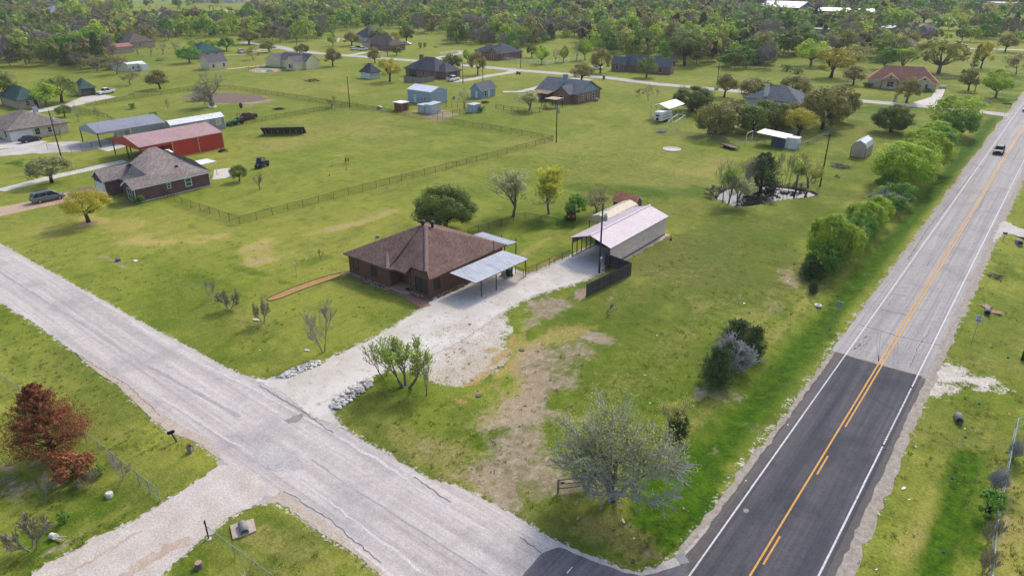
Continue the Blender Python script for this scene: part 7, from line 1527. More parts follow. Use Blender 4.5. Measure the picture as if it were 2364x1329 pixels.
    for sy in (-1, 1):
        inst('headlight', CARM['head'], t, (st[-1][0] - .08, sy * hw * .68, st[-1][1] + .06)); inst('tail_light', CARM['tail'], t, (-L_ / 2 + .01, sy * hw * .8, st[0][1] - .1)); inst('mirror', CARM['mir'], t, (cb_[0] - .25, sy * (hw + .08), st[3][1] + .08))
    if rack:
        for sy in (-1, 1): B().tube([(cb_[1] - .1, sy * hw * .6, rz_ + .03), (cb_[2] + .1, sy * hw * .6, rz_ + .03)], .03, 5).build('roof_rail', m_blackp, t)
    return t
p_silver = paint('silver_grey_paint', (.2, .21, .22), .25, .5); p_white = paint('white_car_paint', (.75, .75, .76), .3, 0); p_black = paint('black_car_paint', (.02, .026, .04)); p_dark = paint('dark_grey_paint', (.03, .036, .045)); p_maroon = paint('maroon_paint', (.07, .012, .015)); p_blue = paint('dull_blue_paint', (.06, .12, .17)); p_pale = paint('pale_blue_paint', (.4, .47, .58))
UP_ = math.pi / 2
g = P(112, 463); car('van', g[0], g[1], UP_ - .03, p_silver, 'silver grey minivan parked on the pinkish drive at the left', 'minivan', rack=True)
g = P(72, 327); car('sedan', g[0], g[1], UP_ + .15, p_black, 'black car parked before the cream brick double garage', 'car')
g = P(245, 217); car('truck', g[0], g[1], UP_ + math.pi + .25, p_white, 'white pickup parked by the green-roofed garage', 'pickup')
g = P(570, 277); car('truck', g[0], g[1], UP_ + math.pi + .1, p_maroon, 'maroon pickup parked beside the green tractor', 'pickup')
g = P(1046, 187); car('truck', g[0], g[1], UP_ + .1, p_white, 'white pickup parked beside the charcoal-roofed brick house', 'pickup')
g = P(837, 117); car('truck', g[0], g[1], UP_ - .1, p_white, 'white pickup in front of the brown-roofed house', 'pickup')
g = P(818, 116); car('suv', g[0], g[1], UP_, p_white, 'white suv left of the brown-roofed house', 'suv')
g = P(826, 114); car('suv', g[0], g[1], UP_, p_dark, 'dark suv squeezed between two white vehicles at the brown-roofed house', 'suv')
g = P(557, 123); car('truck', g[0], g[1], -.2, p_white, 'white pickup under the trees near the teal-roofed house', 'pickup')
g = P(2304, 354); car('suv', -10.1, g[1], -UP_, p_black, 'dark suv driving towards the camera on the highway', 'suv', name='moving_suv')
g = P(2361, 256); car('suv', -9.9, g[1], -UP_, p_pale, 'pale blue car far up the highway at the right edge', 'car', name='moving_car')
g = P(1893, 81); car('truck', g[0], g[1], 0., p_blue, 'blue pickup under the far pale carport', 'pickup')
g = P(2150, 92); car('suv', g[0], g[1], .4, p_maroon, 'red car by the far charcoal-roofed brick house', 'car')
g = P(1660, 88); car('sedan', g[0], g[1], .2, p_pale, 'small pale car on the far street in the woods', 'car')
g = P(1378, 160); car('sedan', g[0], g[1], .3, p_white, 'white car behind the oak left of the wide brick house', 'car')
g = P(848, 103); car('suv', g[0], g[1], 0., p_white, 'white van roof behind the brown-roofed house', 'van')
g = P(940, 104); car('suv', g[0], g[1], .2, p_white, 'white car right of the brown-roofed house', 'car')
def utv(px, py, yaw, body, label, dark):
    g = G(px, py); t = thing('utility_cart', (g[0], g[1], g[2] + .02), label, 'utility cart', None, yaw)
    secs = [[(x, -w1, .35), (x, w1, .35), (x, w1 * .95, zt), (x, -w1 * .95, zt)] for x, w1, zt in ((-1.5, .7, .95), (-.5, .72, .98), (.55, .72, .95), (1.2, .66, .92), (1.5, .5, .7))]
    loft(secs).build('body', body, t); B().box(-1.45, -.55, -.65, .65, .95, 1.15).build('cargo_box', dark, t); B().box(-.4, .2, -.6, .6, .95, 1.2).build('seat', m_blackp, t); B().box(-.5, .55, -.68, .68, 1.86, 1.94).build('roof_panel', dark, t)
    for sy in (-1, 1):
        B().tube([(-.48, sy * .62, .95), (-.42, sy * .6, 1.9)], .035, 6).build('roll_bar', m_blackp, t); B().tube([(.85, sy * .62, .92), (.5, sy * .6, 1.9)], .035, 6).build('roll_bar', m_blackp, t)
    B().poly([(.84, -.56, .95), (.84, .56, .95), (.52, .54, 1.86), (.52, -.54, 1.86)]).build('windscreen', m_vglass, t)
    for sx in (-1, 1):
        for sy in (-1, 1): B().tube([(sx * 1.0, sy * .62 - .13, .32), (sx * 1.0, sy * .62 + .13, .32)], .32, 14).build('wheel', m_tyre, t)
    for sy in (-1, 1): B().box(1.42, 1.52, sy * .36 - .1, sy * .36 + .1, .68, .8).build('headlight', m_head, t)
    return t
utv(605, 386, -UP_ + .25, paint('dark_cart_paint', (.03, .035, .05)), 'dark utility cart standing in the soccer field', m_blackp); utv(1318, 503, -UP_ + .6, paint('orange_cart_paint', (.28, .07, .02)), 'orange utility cart with dark roof beside the small green tree', m_blackp)
# tractor and implements beside the long grey building
t = thing('tractor', G(548, 287), 'green tractor with loader and roll bar beside the maroon pickup', 'tractor', None, UP_ + math.pi + .3); m_grn = paint('tractor_green', (.015, .16, .03), .4, 0)
loft([[(x, -w1, .7), (x, w1, .7), (x, w1, zt), (x, -w1, zt)] for x, w1, zt in ((-.9, .35, 1.05), (0, .4, 1.15), (1.6, .36, 1.2), (1.75, .3, 1.0))]).build('hood', m_grn, t); B().box(-.8, -.25, -.3, .3, 1.1, 1.5).build('seat', m_blackp, t)
for sy in (-1, 1):
    B().tube([(-.8, sy * .85 - .2, .7), (-.8, sy * .85 + .2, .7)], .7, 16).build('wheel', m_tyre, t); B().tube([(1.2, sy * .7 - .12, .42), (1.2, sy * .7 + .12, .42)], .42, 14).build('wheel', m_tyre, t); B().tube([(.6, sy * .55, 1.3), (1.7, sy * .55, 1.5), (2.5, sy * .55, .5)], .08, 5).build('loader_arm', m_grn, t); B().tube([(-.9, sy * .5, 1.0), (-.95, sy * .5, 2.5)], .05, 5).build('roll_bar', m_blackp, t)
B().tube([(-.95, -.5, 2.5), (-.95, .5, 2.5)], .05, 5).build('roll_bar', m_blackp, t); B().extr([(2.4, -.9, .15), (2.9, -.9, .15), (2.5, -.9, .8)], (0, 1.8, 0)).build('bucket', m_grn, t); B().box(-.95, .1, -.9, .9, 1.15, 1.22).build('fender', m_grn, t)
def trailer(px, py, yaw, label, L_=4, Wd=1.9, load=None, name='flatbed_trailer'):
    t = thing(name, G(px, py), label, 'trailer', None, yaw); n = 12; mw = M('grey_trailer_plank', (.2, .15, .11, 1), (.14, .1, .08, 1), 2, .9, var=.3); pm = pmesh(B().box(0, L_ / n - .02, -Wd / 2, Wd / 2, .55, .6), 'plank', mw)
    for i in range(n): inst('plank', pm, t, (-L_ / 2 + i * L_ / n, 0, 0))
    fr = B()
    for sy in (-1, 1): fr.box(-L_ / 2, L_ / 2, sy * Wd / 2 - .04, sy * Wd / 2 + .04, .45, .66)
    fr.build('frame', m_blackp, t); B().tube([(L_ / 2, -.6, .5), (L_ / 2 + 1.2, 0, .45)], .05, 5).tube([(L_ / 2, .6, .5), (L_ / 2 + 1.2, 0, .45)], .05, 5).build('tongue', m_blackp, t)
    for sx in (-.4, .4):
        for sy in (-1, 1): B().tube([(sx, sy * (Wd / 2 + .12) - .1, .33), (sx, sy * (Wd / 2 + .12) + .1, .33)], .33, 14).build('wheel', m_tyre, t)
    return t
trailer(532, 289, UP_ - .2, 'low flatbed trailer parked behind the long grey building'); trailer(1684, 342, -.5, 'old flatbed trailer with weathered planks in the field above the pond', 4.4)
t = thing('camper_trailer', G(1529, 280), 'white camper trailer parked under the white-roofed carport', 'camper', None, UP_); b_ = B(); prof = [(-2.9, .55), (3, .55), (3.2, 1.2), (2.8, 2.75), (-2.7, 2.8), (-2.95, 2.5)]
b_.extr([(x, -1.1, z) for x, z in prof], (0, 2.2, 0)).build('body', w_white, t)
for z in (1.2, 1.9): B().box(-2.3, 2.5, -1.13, -1.11, z, z + .12).build('stripe', m_blackp, t)
B().box(-3.0, -2.93, -.5, .5, 1.7, 2.1).build('rear_window', m_glass, t); B().tube([(-3.1, 0, 1.0), (-2.9, 0, 1.0)], .36, 14).build('spare_wheel', m_tyre, t); B().box(.2, .9, -1.135, -1.115, .7, 2.4).build('door', w_lg, t)
for sx in (-.5, .5):
    for sy in (-1, 1): B().tube([(sx, sy * 1.0 - .1, .36), (sx, sy * 1.0 + .1, .36)], .36, 14).build('wheel', m_tyre, t)
# ================================================================== YARD THINGS
def solo(name, bb, mat, px, py, label, cat, rot=0., smooth=False, dz=0., group=None, sc=None):
    g = G(px, py); o = bb.build(name, mat, None, smooth); o.location = (g[0], g[1], g[2] + dz); o.rotation_euler = (0, 0, rot)
    if sc: o.scale = sc
    return tag(o, label, cat, group)
# solar array: two rows of panels on a steel frame, seen from behind
a0, a1 = P(612, 313), P(697, 311); Ls = math.hypot(a1[0] - a0[0], a1[1] - a0[1]); an = math.atan2(a1[1] - a0[1], a1[0] - a0[0]); t = thing('solar_array', (a0[0], a0[1], 0), 'tilted solar panel array seen from behind in the open field', 'solar panels', None, an)
m_pan = M('solar_panel_back', (.02, .024, .028, 1), (.03, .035, .04, 1), 2, .3, .2); n = 12; Lx = Ls + 1.6; ta = math.radians(36); pmn = B(); pw, ph = Lx / n - .05, 1.6; pmn.box(0, pw, 0, ph, 0, .05); pmm = pmesh(pmn, 'solar_panel', m_pan)
for r_ in range(2):
    for i in range(n): inst('solar_panel', pmm, t, (-.8 + i * Lx / n, 1.1 - (1 - r_) * 1.65 * math.cos(ta) - .2, 2.5 - r_ * 1.65 * math.sin(ta) if False else .9 + (1 - r_) * 1.65 * math.sin(ta)), (-ta, 0, 0))
fb = B()
for zz, yy in ((.85, 2.2), (1.7, 1.0), (2.4, .1)): fb.tube([(-.8, yy, zz), (Lx - .8, yy, zz)], .05, 4)
fb.build('cross_rail', m_gal, t)
for i in range(7):
    x = i * Ls / 6; B().tube([(x, .9, -.1), (x, .9, 1.75)], .07, 6).build('leg', m_gal, t)
    B().tube([(x, .9, .3), (x, .0, 2.3)], .04, 5).build('brace', m_gal, t)
# soccer goal, ball, cones, children
m_goal = M('lime_yellow_pipe', (.62, .68, .04, 1), None, 1, .4); q = [P(768, 384), P(801, 377)]; v = (q[1][0] - q[0][0], q[1][1] - q[0][1]); Lg = math.hypot(*v); t = thing('soccer_goal', (q[0][0], q[0][1], 0), 'lime yellow soccer goal frame in the field', 'soccer goal', None, math.atan2(v[1], v[0])); hg = hgt(768, 384, 363)
for x in (0, Lg): B().tube([(x, 0, 0), (x, 0, hg)], .085, 8).build('post', m_goal, t); B().tube([(x, 0, .05), (x, 1.2, .05)], .05, 6).build('ground_bar', m_goal, t)
B().tube([(0, 0, hg), (Lg, 0, hg)], .085, 8).build('crossbar', m_goal, t); B().tube([(0, 1.2, .05), (Lg, 1.2, .05)], .05, 6).build('back_bar', m_goal, t)
nb = B()
for i in range(int(Lg / .25)): nb.tube([(i * .25, .02, hg - .03), (i * .25, 1.15, .08)], .006, 3, cap=False)
for i in range(9): f = i / 9; nb.tube([(0, 1.15 * f, hg * (1 - f) + .05 * f), (Lg, 1.15 * f, hg * (1 - f) + .05 * f)], .006, 3, cap=False)
nb.build('net', M('pale_net', (.5, .52, .45, 1), None, 1, .8), t)
m_con = M('orange_cone', (.8, .16, .03, 1), None, 1, .5)
for px, py, lb in ((800, 392, 'orange cone nearest the soccer goal'), (761, 406, 'orange cone farther from the soccer goal')):
    t = thing('traffic_cone', G(px, py), lb, 'cone', 'orange training cones'); B().lathe([(.17, .03), (.03, .5), (0, .5)], 12).build('body', m_con, t); B().box(-.2, .2, -.2, .2, 0, .03).build('base', m_con, t)
solo('soccer_ball', B().lathe([(0, -.11), (.06, -.092), (.095, -.05), (.11, 0), (.095, .05), (.06, .092), (0, .11)], 12), M('ball_leather', (.6, .6, .6, 1), (.05, .05, .05, 1), 8, .5), 755, 396, 'soccer ball lying on the grass near the cones', 'ball', smooth=True, dz=.11)
m_skin = M('skin', (.42, .24, .16, 1), None, 2, .6); m_hair = M('dark_hair', (.02, .014, .01, 1), None, 2, .7); m_tee = M('black_shirt', (.02, .02, .022, 1), None, 2, .8); m_shorts = M('red_shorts', (.42, .03, .025, 1), None, 2, .8); m_shoe = M('pale_shoe', (.5, .5, .5, 1), None, 2, .7)
def person(px, py, H, yaw, label, pose):
    """one continuous skinned body over a posed skeleton"""
    J = {'pelvis': (0, 0, .53), 'waist': (0, 0, .6), 'chest': (.01, 0, .73), 'neck': (.01, 0, .83), 'head': (.015, 0, .87), 'crown': (.015, 0, .965)}
    E_ = [('pelvis', 'waist'), ('waist', 'chest'), ('chest', 'neck'), ('neck', 'head'), ('head', 'crown')]; R_s = dict(pelvis=.085, waist=.075, chest=.088, neck=.034, head=.055, crown=.05)
    for s, sy in (('l', 1), ('r', -1)):
        st = pose.get('step', .04) * sy; up = pose['arm_' + s]
        J.update({s + 'hip': (0, sy * .055, .5), s + 'knee': (st * .8 + .02, sy * .06, .28), s + 'ank': (st, sy * .06, .05), s + 'toe': (st + .085, sy * .065, .025), s + 'sh': (.01, sy * .11, .8), s + 'el': (.01 + up[0] * .5 - .01, sy * (.135 + up[1] * .5), .64 + up[2] * .5), s + 'wr': (.02 + up[0], sy * (.14 + up[1]), .49 + up[2]), s + 'hand': (.03 + up[0] * 1.15, sy * (.14 + up[1] * 1.05), .43 + up[2] * 1.1)})
        E_ += [('pelvis', s + 'hip'), (s + 'hip', s + 'knee'), (s + 'knee', s + 'ank'), (s + 'ank', s + 'toe'), ('chest', s + 'sh'), (s + 'sh', s + 'el'), (s + 'el', s + 'wr'), (s + 'wr', s + 'hand')]
        R_s.update({s + 'hip': .062, s + 'knee': .04, s + 'ank': .028, s + 'toe': .026, s + 'sh': .044, s + 'el': .03, s + 'wr': .022, s + 'hand': .026})
        for k in range(5):
            a = (k - 2) * .24; n0 = s + 'f%d' % k; hx, hy, hz = J[s + 'hand']; ln = (.022, .03, .033, .031, .025)[k]
            J[n0] = (hx + math.sin(a) * .03 + (.01 if k == 0 else 0), hy, hz - ln); E_.append((s + 'hand', n0)); R_s[n0] = .0065
    names = list(J); me = bpy.data.meshes.new('body'); me.from_pydata([tuple(c * H for c in J[n_]) for n_ in names], [(names.index(a), names.index(c)) for a, c in E_], []); o = bpy.data.objects.new('body', me); COL.objects.link(o)
    md = o.modifiers.new('skin', 'SKIN'); o.modifiers.new('sub', 'SUBSURF').levels = 1
    for i, n_ in enumerate(names): me.skin_vertices[0].data[i].radius = (R_s[n_] * H, R_s[n_] * H * (.8 if n_ not in ('chest', 'pelvis', 'waist') else 1.15)); me.skin_vertices[0].data[i].use_root = n_ == 'pelvis'
    bpy.context.view_layer.update(); dg = bpy.context.evaluated_depsgraph_get(); m2 = bpy.data.meshes.new_from_object(o.evaluated_get(dg)); bpy.data.objects.remove(o)
    for mt in (m_skin, m_tee, m_shorts, m_shoe): m2.materials.append(mt)
    for p_ in m2.polygons:
        c = p_.center / H; p_.use_smooth = True; ya = abs(c.y); p_.material_index = 3 if c.z < .05 else 0 if c.z < .31 else 2 if c.z < .56 and ya < .125 else 1 if c.z < .83 and (ya < .12 or c.z > .66) else 0
    t = thing('person', G(px, py), label, 'person', None, yaw); b_ = bpy.data.objects.new('body', m2); COL.objects.link(b_); b_.parent = t
    hh = B().lathe([(.062, .87), (.068, .92), (.06, .965), (.035, .992), (0, 1.0)], 12); hh.v = [(x * H - .006 * H, y * H * .92, z * H) for x, y, z in hh.v]; hh.build('hair', m_hair, t, True)
    for sy in (-1, 1): B().lathe([(0, -.008), (.008, 0), (0, .008)], 6, (.068 * H, sy * .02 * H, .905 * H)).build('eye', m_ink, t); B().lathe([(0, -.014), (.01, 0), (0, .014)], 6, (.012 * H, sy * .06 * H, .9 * H)).build('ear', m_skin, t)
    B().tube([(.062 * H, 0, .9 * H), (.082 * H, 0, .882 * H)], [.006, .012], 6).build('nose', m_skin, t)
    B().box(.06 * H, .069 * H, -.016 * H, .016 * H, .862 * H, .868 * H).build('mouth', M('lips', (.3, .1, .08, 1)), t)
    return t
person(799, 381, 1.62, -2.0, 'taller child in black shirt and red shorts holding the goal post', dict(step=.03, arm_l=(.12, .02, .14), arm_r=(.05, .0, .0)))
person(805, 380, 1.42, -1.7, 'smaller child in black shirt and red shorts standing at the goal post', dict(step=.05, arm_l=(.04, .01, .0), arm_r=(.14, -.02, .16)))
# stone heaps at the drive entrance
m_rock = M('pale_limestone', S(232,226,218, 1.0), S(196,188,178, 1.0), 2, .95, bmp=.3, fine=7, var=.25); m_rock2 = M('tan_bed_stone', (.46, .33, .23, 1), (.34, .24, .17, 1), 2, .95, fine=7, var=.35)
def rockmesh(seed, mat):
    r_ = random.Random(seed); bm = bmesh.new(); bmesh.ops.create_icosphere(bm, subdivisions=1, radius=1)
    for v in bm.verts: v.co *= r_.uniform(.7, 1.15); v.co.z *= .62
    me = bpy.data.meshes.new('stone'); bm.to_mesh(me); bm.free(); me.materials.append(mat); return me
RK = [rockmesh(i, m_rock) for i in range(5)]; RK2 = [rockmesh(i + 9, m_rock2) for i in range(4)]
def heap(name, label, rows, n, r0, r1, meshes, cat, dz=0., lift=.0):
    pl = [P(*q)[:2] for q in rows]; xs = [q[0] for q in pl]; ys = [q[1] for q in pl]; rg = np.random.default_rng(n); o = (sum(xs) / len(xs), sum(ys) / len(ys)); t = thing(name, (o[0], o[1], 0), label, cat); k = 0
    while k < n:
        x, y = rg.uniform(min(xs), max(xs)), rg.uniform(min(ys), max(ys)); d, ins = seg_d([x], [y], pl)
        if not ins[0]: continue
        s = rg.uniform(r0, r1); inst('stone', meshes[k % len(meshes)], t, (x - o[0], y - o[1], s * .3 + dz + lift * rg.uniform(0, 1) * min(1, float(d[0]) * 2)), (rg.uniform(-.4, .4), rg.uniform(-.4, .4), rg.uniform(0, 6.28)), (s * rg.uniform(.8, 1.5), s, s)); k += 1
    return t
heap('rock_pile', 'heap of pale broken stones lining the right side of the gravel drive entrance', [(762, 938), (775, 918), (800, 900), (830, 882), (858, 870), (860, 888), (838, 905), (812, 925), (785, 943), (768, 944)], 190, .1, .27, RK, 'stone heap', .03, .25)
heap('rock_pile', 'heap of pale broken stones on the left side of the gravel drive entrance', [(642, 872), (660, 858), (690, 847), (720, 834), (745, 834), (742, 842), (715, 852), (690, 862), (665, 872)], 120, .09, .24, RK, 'stone heap', .03, .15)
heap('stone_bed', 'bed of tan stones along the front wall of the brown house', [(800, 626), (812, 622), (860, 642), (905, 664), (902, 672), (880, 668), (840, 650), (805, 634)], 230, .06, .15, RK2, 'stone bed')
heap('stone_bed', 'bed of tan stones under the big window of the brown house', [(945, 672), (960, 670), (996, 682), (1004, 684), (1000, 690), (965, 684)], 120, .06, .14, RK2, 'stone bed'); heap('stone_bed', 'bed of tan stones along the side wall of the brown house', [(1003, 676), (1040, 664), (1072, 650), (1074, 656), (1040, 672), (1008, 686)], 150, .06, .14, RK2, 'stone bed')
m_path = brickm('brick_paving', (.38, .2, .14, 1), (.3, .16, .115, 1), (.3, .24, .2, 1), .22, .11)
sheet('path', px2([(905,668),(935,676),(960,686),(988,698),(996,706),(972,712),(948,696),(925,684),(903,673)]), Z3 + .01, M('brick_red_paving', S(176,132,112), S(150,112,96), 1.2, .9, fine=6, world=True), .4, .05)
sheet('garden_bed', px2([(792,628),(812,622),(905,662),(950,668),(1002,684),(996,706),(988,698),(940,680),(900,672),(840,654)]), Z2, M('brown_mulch', S(136,112,96), S(112,92,80), 1.2, .95, fine=6, world=True), .4, .08)
sheet('garden_bed', px2([(1003,674),(1078,646),(1090,650),(1060,668),(1010,690)]), Z3 + .006, M('brown_mulch', (0,0,0,1)), .4, .08)
PTH = [(617,689),(640,678),(680,662),(720,648),(760,636),(786,630),(789,636),(775,642),(735,656),(690,672),(650,688),(625,695),(617,693)]
sheet('garden_bed', px2(PTH), Z2, M('orange_mulch', S(190,150,92), S(170,130,80), 1.2, .95, fine=6, world=True), .4, .03)
o = B().tube([(x, y, .05) for x, y in px2(PTH + PTH[:1])], .045, 5).build('bed_edging', m_dtrim); tag(o, 'dark edging round the orange mulch bed on the lawn', 'edging')
# bins, boxes and yard bits
t = thing('wheelie_bin', G(1176, 637), 'dark green wheeled bin under the carport', 'bin'); B().add([(-.28, -.3, .05), (.28, -.3, .05), (.28, .3, .05), (-.28, .3, .05), (-.33, -.36, 1.0), (.33, -.36, 1.0), (.33, .36, 1.0), (-.33, .36, 1.0)], [(3, 2, 1, 0), (4, 5, 6, 7), (0, 1, 5, 4), (1, 2, 6, 5), (2, 3, 7, 6), (3, 0, 4, 7)]).build('body', M('bin_green', (.012, .05, .032, 1), None, 1, .5), t); B().box(-.35, .35, -.38, .38, 1.0, 1.08).build('lid', M('bin_lid_green', (.01, .035, .024, 1), None, 1, .5), t)
for sx in (-.28, .28): B().tube([(sx, .32, .12), (sx + .06, .32, .12)], .12, 10).build('wheel', m_tyre, t)
solo('storage_box', B().box(-.35, .35, -.3, .3, 0, .7).box(-.37, .37, -.32, .32, .7, .76), M('pale_box', (.5, .5, .48, 1)), 1165, 634, 'pale box beside the green bin under the carport', 'box')
t = thing('air_conditioner', G(1400, 508 + 60), 'none', 'x'); bpy.data.objects.remove(t)
t = thing('birdhouse', G(685, 641), 'white birdhouse on a thin pole on the left lawn', 'birdhouse'); hb = hgt(685, 641, 606); B().cyl(0, 0, -.1, hb - .3, .025, 6).build('pole', m_gal, t); B().box(-.14, .14, -.12, .12, hb - .3, hb - .06).build('box', m_wtrim, t); B().slab([[(-.18, -.15, hb - .06), (.18, -.15, hb - .06), (.18, 0, hb + .05), (-.18, 0, hb + .05)], [(.18, .15, hb - .06), (-.18, .15, hb - .06), (-.18, 0, hb + .05), (.18, 0, hb + .05)]], .02).build('roof', m_wtrim, t)
solo('utility_box', B().box(-.35, .35, -.2, .2, 0, .28).box(-.3, .3, -.15, .15, .28, .34), M('blue_box', (.06, .12, .32, 1), None, 1, .4), 273, 602, 'small blue utility box in the left lawn', 'utility box'); solo('valve_cover', B().box(-.35, .35, -.25, .25, 0, .06), m_wtrim, 313, 602, 'flat white cover plate right of the blue box', 'cover')
solo('white_board', B().box(-.4, .4, -.12, .12, 0, .12), m_wtrim, 592, 739, 'white board lying beside the reddish twiggy small tree', 'board', .5); solo('white_board', B().box(-.25, .25, -.1, .1, 0, .1), m_wtrim, 709, 809, 'small white slab near the bare grey tree', 'board', .4)
solo('vent_cap', B().lathe([(.3, 0), (.3, .25), (.18, .4), (0, .42)], 10), m_gal, 872, 548, 'round grey septic cap in the lawn behind the brown house', 'cap'); solo('gas_can', B().lathe([(.2, 0), (.2, .25), (.08, .36), (.06, .42), (0, .42)], 10), M('red_plastic', (.4, .02, .015, 1), None, 1, .4), 1402, 621, 'red fuel can inside the board fence corner', 'can')
solo('log', B().tube([(-.6, 0, .14), (.6, 0, .14)], [.15, .13], 9), m_dbark, 1549, 552, 'dark timber lying at the far corner of the metal garage', 'timber', 2.0)
o = solo('concrete_pad', B().lathe([(2.05, 0), (2.05, .14), (1.5, .14), (1.45, .06), (0, .06)], 28), m_conc, 1551, 345, 'round pale concrete basin rim in the open field', 'concrete ring')
# drainage ends, mailboxes, pillar
def culvert(px, py, yaw, r, label, slab=0):
    t = thing('drain_pipe', G(px, py), label, 'culvert', None, yaw); n = 16; b_ = B(); o_ = 0
    for rr2, inn in ((r, 0), (r * .84, 1)):
        for x in (-.55, .5):
            for j in range(n): a = 2 * math.pi * j / n; b_.v.append((x, rr2 * math.cos(a), r * .75 + rr2 * math.sin(a)))
    for j in range(n):
        k = (j + 1) % n; b_.f += [(j, k, n + k, n + j), (2 * n + k, 2 * n + j, 3 * n + j, 3 * n + k), (n + j, n + k, 3 * n + k, 3 * n + j)]; b_.m += [0, 0, 0]
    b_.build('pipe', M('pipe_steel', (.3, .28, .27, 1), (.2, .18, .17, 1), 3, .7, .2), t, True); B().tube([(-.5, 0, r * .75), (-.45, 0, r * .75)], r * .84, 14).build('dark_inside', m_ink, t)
    if slab: B().prism([(-slab, -slab * .8), (.55, -slab * .9), (.6, slab * .8), (-slab * .8, slab * .9)], -.1, r * .42).build('headwall', m_bank, t)
    return t
culvert(563, 1224, -.35, .3, 'concrete-edged drain pipe mouth in the lower left grass', .95); culvert(2213, 966, -1.3, .34, 'rusty drain pipe mouth below the right gravel entrance'); culvert(2279, 722, -1.5, .34, 'drain pipe mouth with broken stone slabs right of the highway'); culvert(2352, 562, -1.2, .4, 'boxed concrete drain at the right edge drive', .5)
solo('stone_slab', B().prism([(-.6, -.4), (.5, -.5), (.7, .3), (-.3, .5)], 0, .12), M('reddish_stone', (.36, .2, .14, 1), (.28, .16, .11, 1), 2, .9), 2300, 718, 'reddish flat slab right of the drain pipe mouth', 'stone', .3); solo('stone_slab', B().prism([(-.6, -.4), (.5, -.5), (.7, .3), (-.3, .5)], 0, .12), m_rock2, 2276, 707, 'tan flat slab behind the drain pipe mouth', 'stone', 1.2)
def mailbox(px, py, top, yaw, label, post):
    g = G(px, py); h = hgt(px, py, top); t = thing('mailbox', g, label, 'mailbox', None, yaw); B().box(-.05, .05, -.05, .05, -.2, h - .28).build('post', post, t); n = 8; pr_ = [(-.12, h - .28), (.12, h - .28)] + [(.12 * math.cos(a), h - .13 + .12 * math.sin(a)) for a in [i * math.pi / n for i in range(n + 1)]]
    B().extr([(-.28, y, z) for y, z in pr_], (.56, 0, 0)).build('box', M('black_mailbox', (.015, .015, .017, 1), None, 1, .35), t); B().box(-.1, .1, .125, .135, h - .2, h - .1).build('flag', M('red_flag', (.4, .02, .02, 1)), t); return t
mailbox(408, 1019, 992, .3, 'black mailbox on a leaning wooden post by the side road', m_oldwood).rotation_euler = (0, -.25, .9); mailbox(2316, 554, 536, .2, 'black mailbox on a yellowish post at the right edge drive', m_tan)
t = thing('brick_pillar', G(441, 1042), 'short stone pillar with a broken brick top beside the leaning mailbox', 'pillar', None, .5); pmm = pmesh(B().box(-.2, .2, -.1, .1, 0, .19), 'block', M('grey_block', (.3, .26, .23, 1), (.22, .19, .17, 1), 3, .9, var=.25)); pbr = pmesh(B().box(-.12, .12, -.06, .06, 0, .08), 'brick', M('loose_red_brick', (.3, .1, .07, 1), (.22, .08, .06, 1), 3, .9, var=.3))
for k in range(3):
    for y in (-.11, .11): inst('block', pmm, t, (0, y, k * .2))
for k in range(5): inst('brick', pbr, t, (random.Random(k).uniform(-.12, .12), random.Random(k + 9).uniform(-.15, .15), .6 + .03 * k), (.1 * k, .1, k * 1.1))
t = thing('tree_stump', G(460, 1308), 'cut tree stump in the lower left grass', 'stump'); B().lathe([(.34, -.1), (.27, .15), (.25, .42), (0, .43)], 12).build('bark', m_bark, t); B().lathe([(.24, .43), (.15, .436), (0, .437)], 12).build('cut_face', M('cut_wood', (.42, .3, .2, 1), (.3, .2, .13, 1), 6, .9), t)
solo('stone_block', B().lathe([(.26, 0), (.28, .1), (.27, .34), (.2, .4), (0, .38)], 9), m_rock, 253, 1145, 'white round stone block on the lower left grass', 'stone')
t = thing('white_bucket', G(125, 1242), 'white bucket lying with wooden stakes in the lower left grass', 'bucket', None, .3); B().tube([(-.25, 0, .22), (.25, 0, .24)], [.2, .23], 14).build('bucket_body', m_wtrim, t)
for k in range(4): B().tube([(.2, -.1 + .06 * k, .1 + .03 * k), (1.0, -.15 + .14 * k, .15 + .05 * k)], .025, 5).build('stake', m_wtrim if k % 2 else m_tan, t)
t = thing('antler_branch', G(566, 1332), 'pale bleached branch stub at the bottom edge', 'branch')
for k in range(5): B().tube([(0, 0, .1), (math.cos(k * 1.3) * .2, math.sin(k * 1.3) * .2, .3), (math.cos(k * 1.3) * .4, math.sin(k * 1.3) * .35, .62)], [.05, .035, .012], 5).build('fork', M('bleached_wood', (.55, .46, .34, 1)), t)
t = thing('painted_tyre', G(1889, 703), 'white painted tyre lying in the highway ditch', 'tyre'); b_ = B(); n, m_ = 20, 8
for i in range(n):
    for j in range(m_): a, c = 2 * math.pi * i / n, 2 * math.pi * j / m_; b_.v.append(((.32 + .13 * math.cos(c)) * math.cos(a), (.32 + .13 * math.cos(c)) * math.sin(a), .13 + .13 * math.sin(c)))
for i in range(n):
    for j in range(m_): b_.f.append((i * m_ + j, ((i + 1) % n) * m_ + j, ((i + 1) % n) * m_ + (j + 1) % m_, i * m_ + (j + 1) % m_)); b_.m.append(0)
b_.build('ring', m_wtrim, t, True)
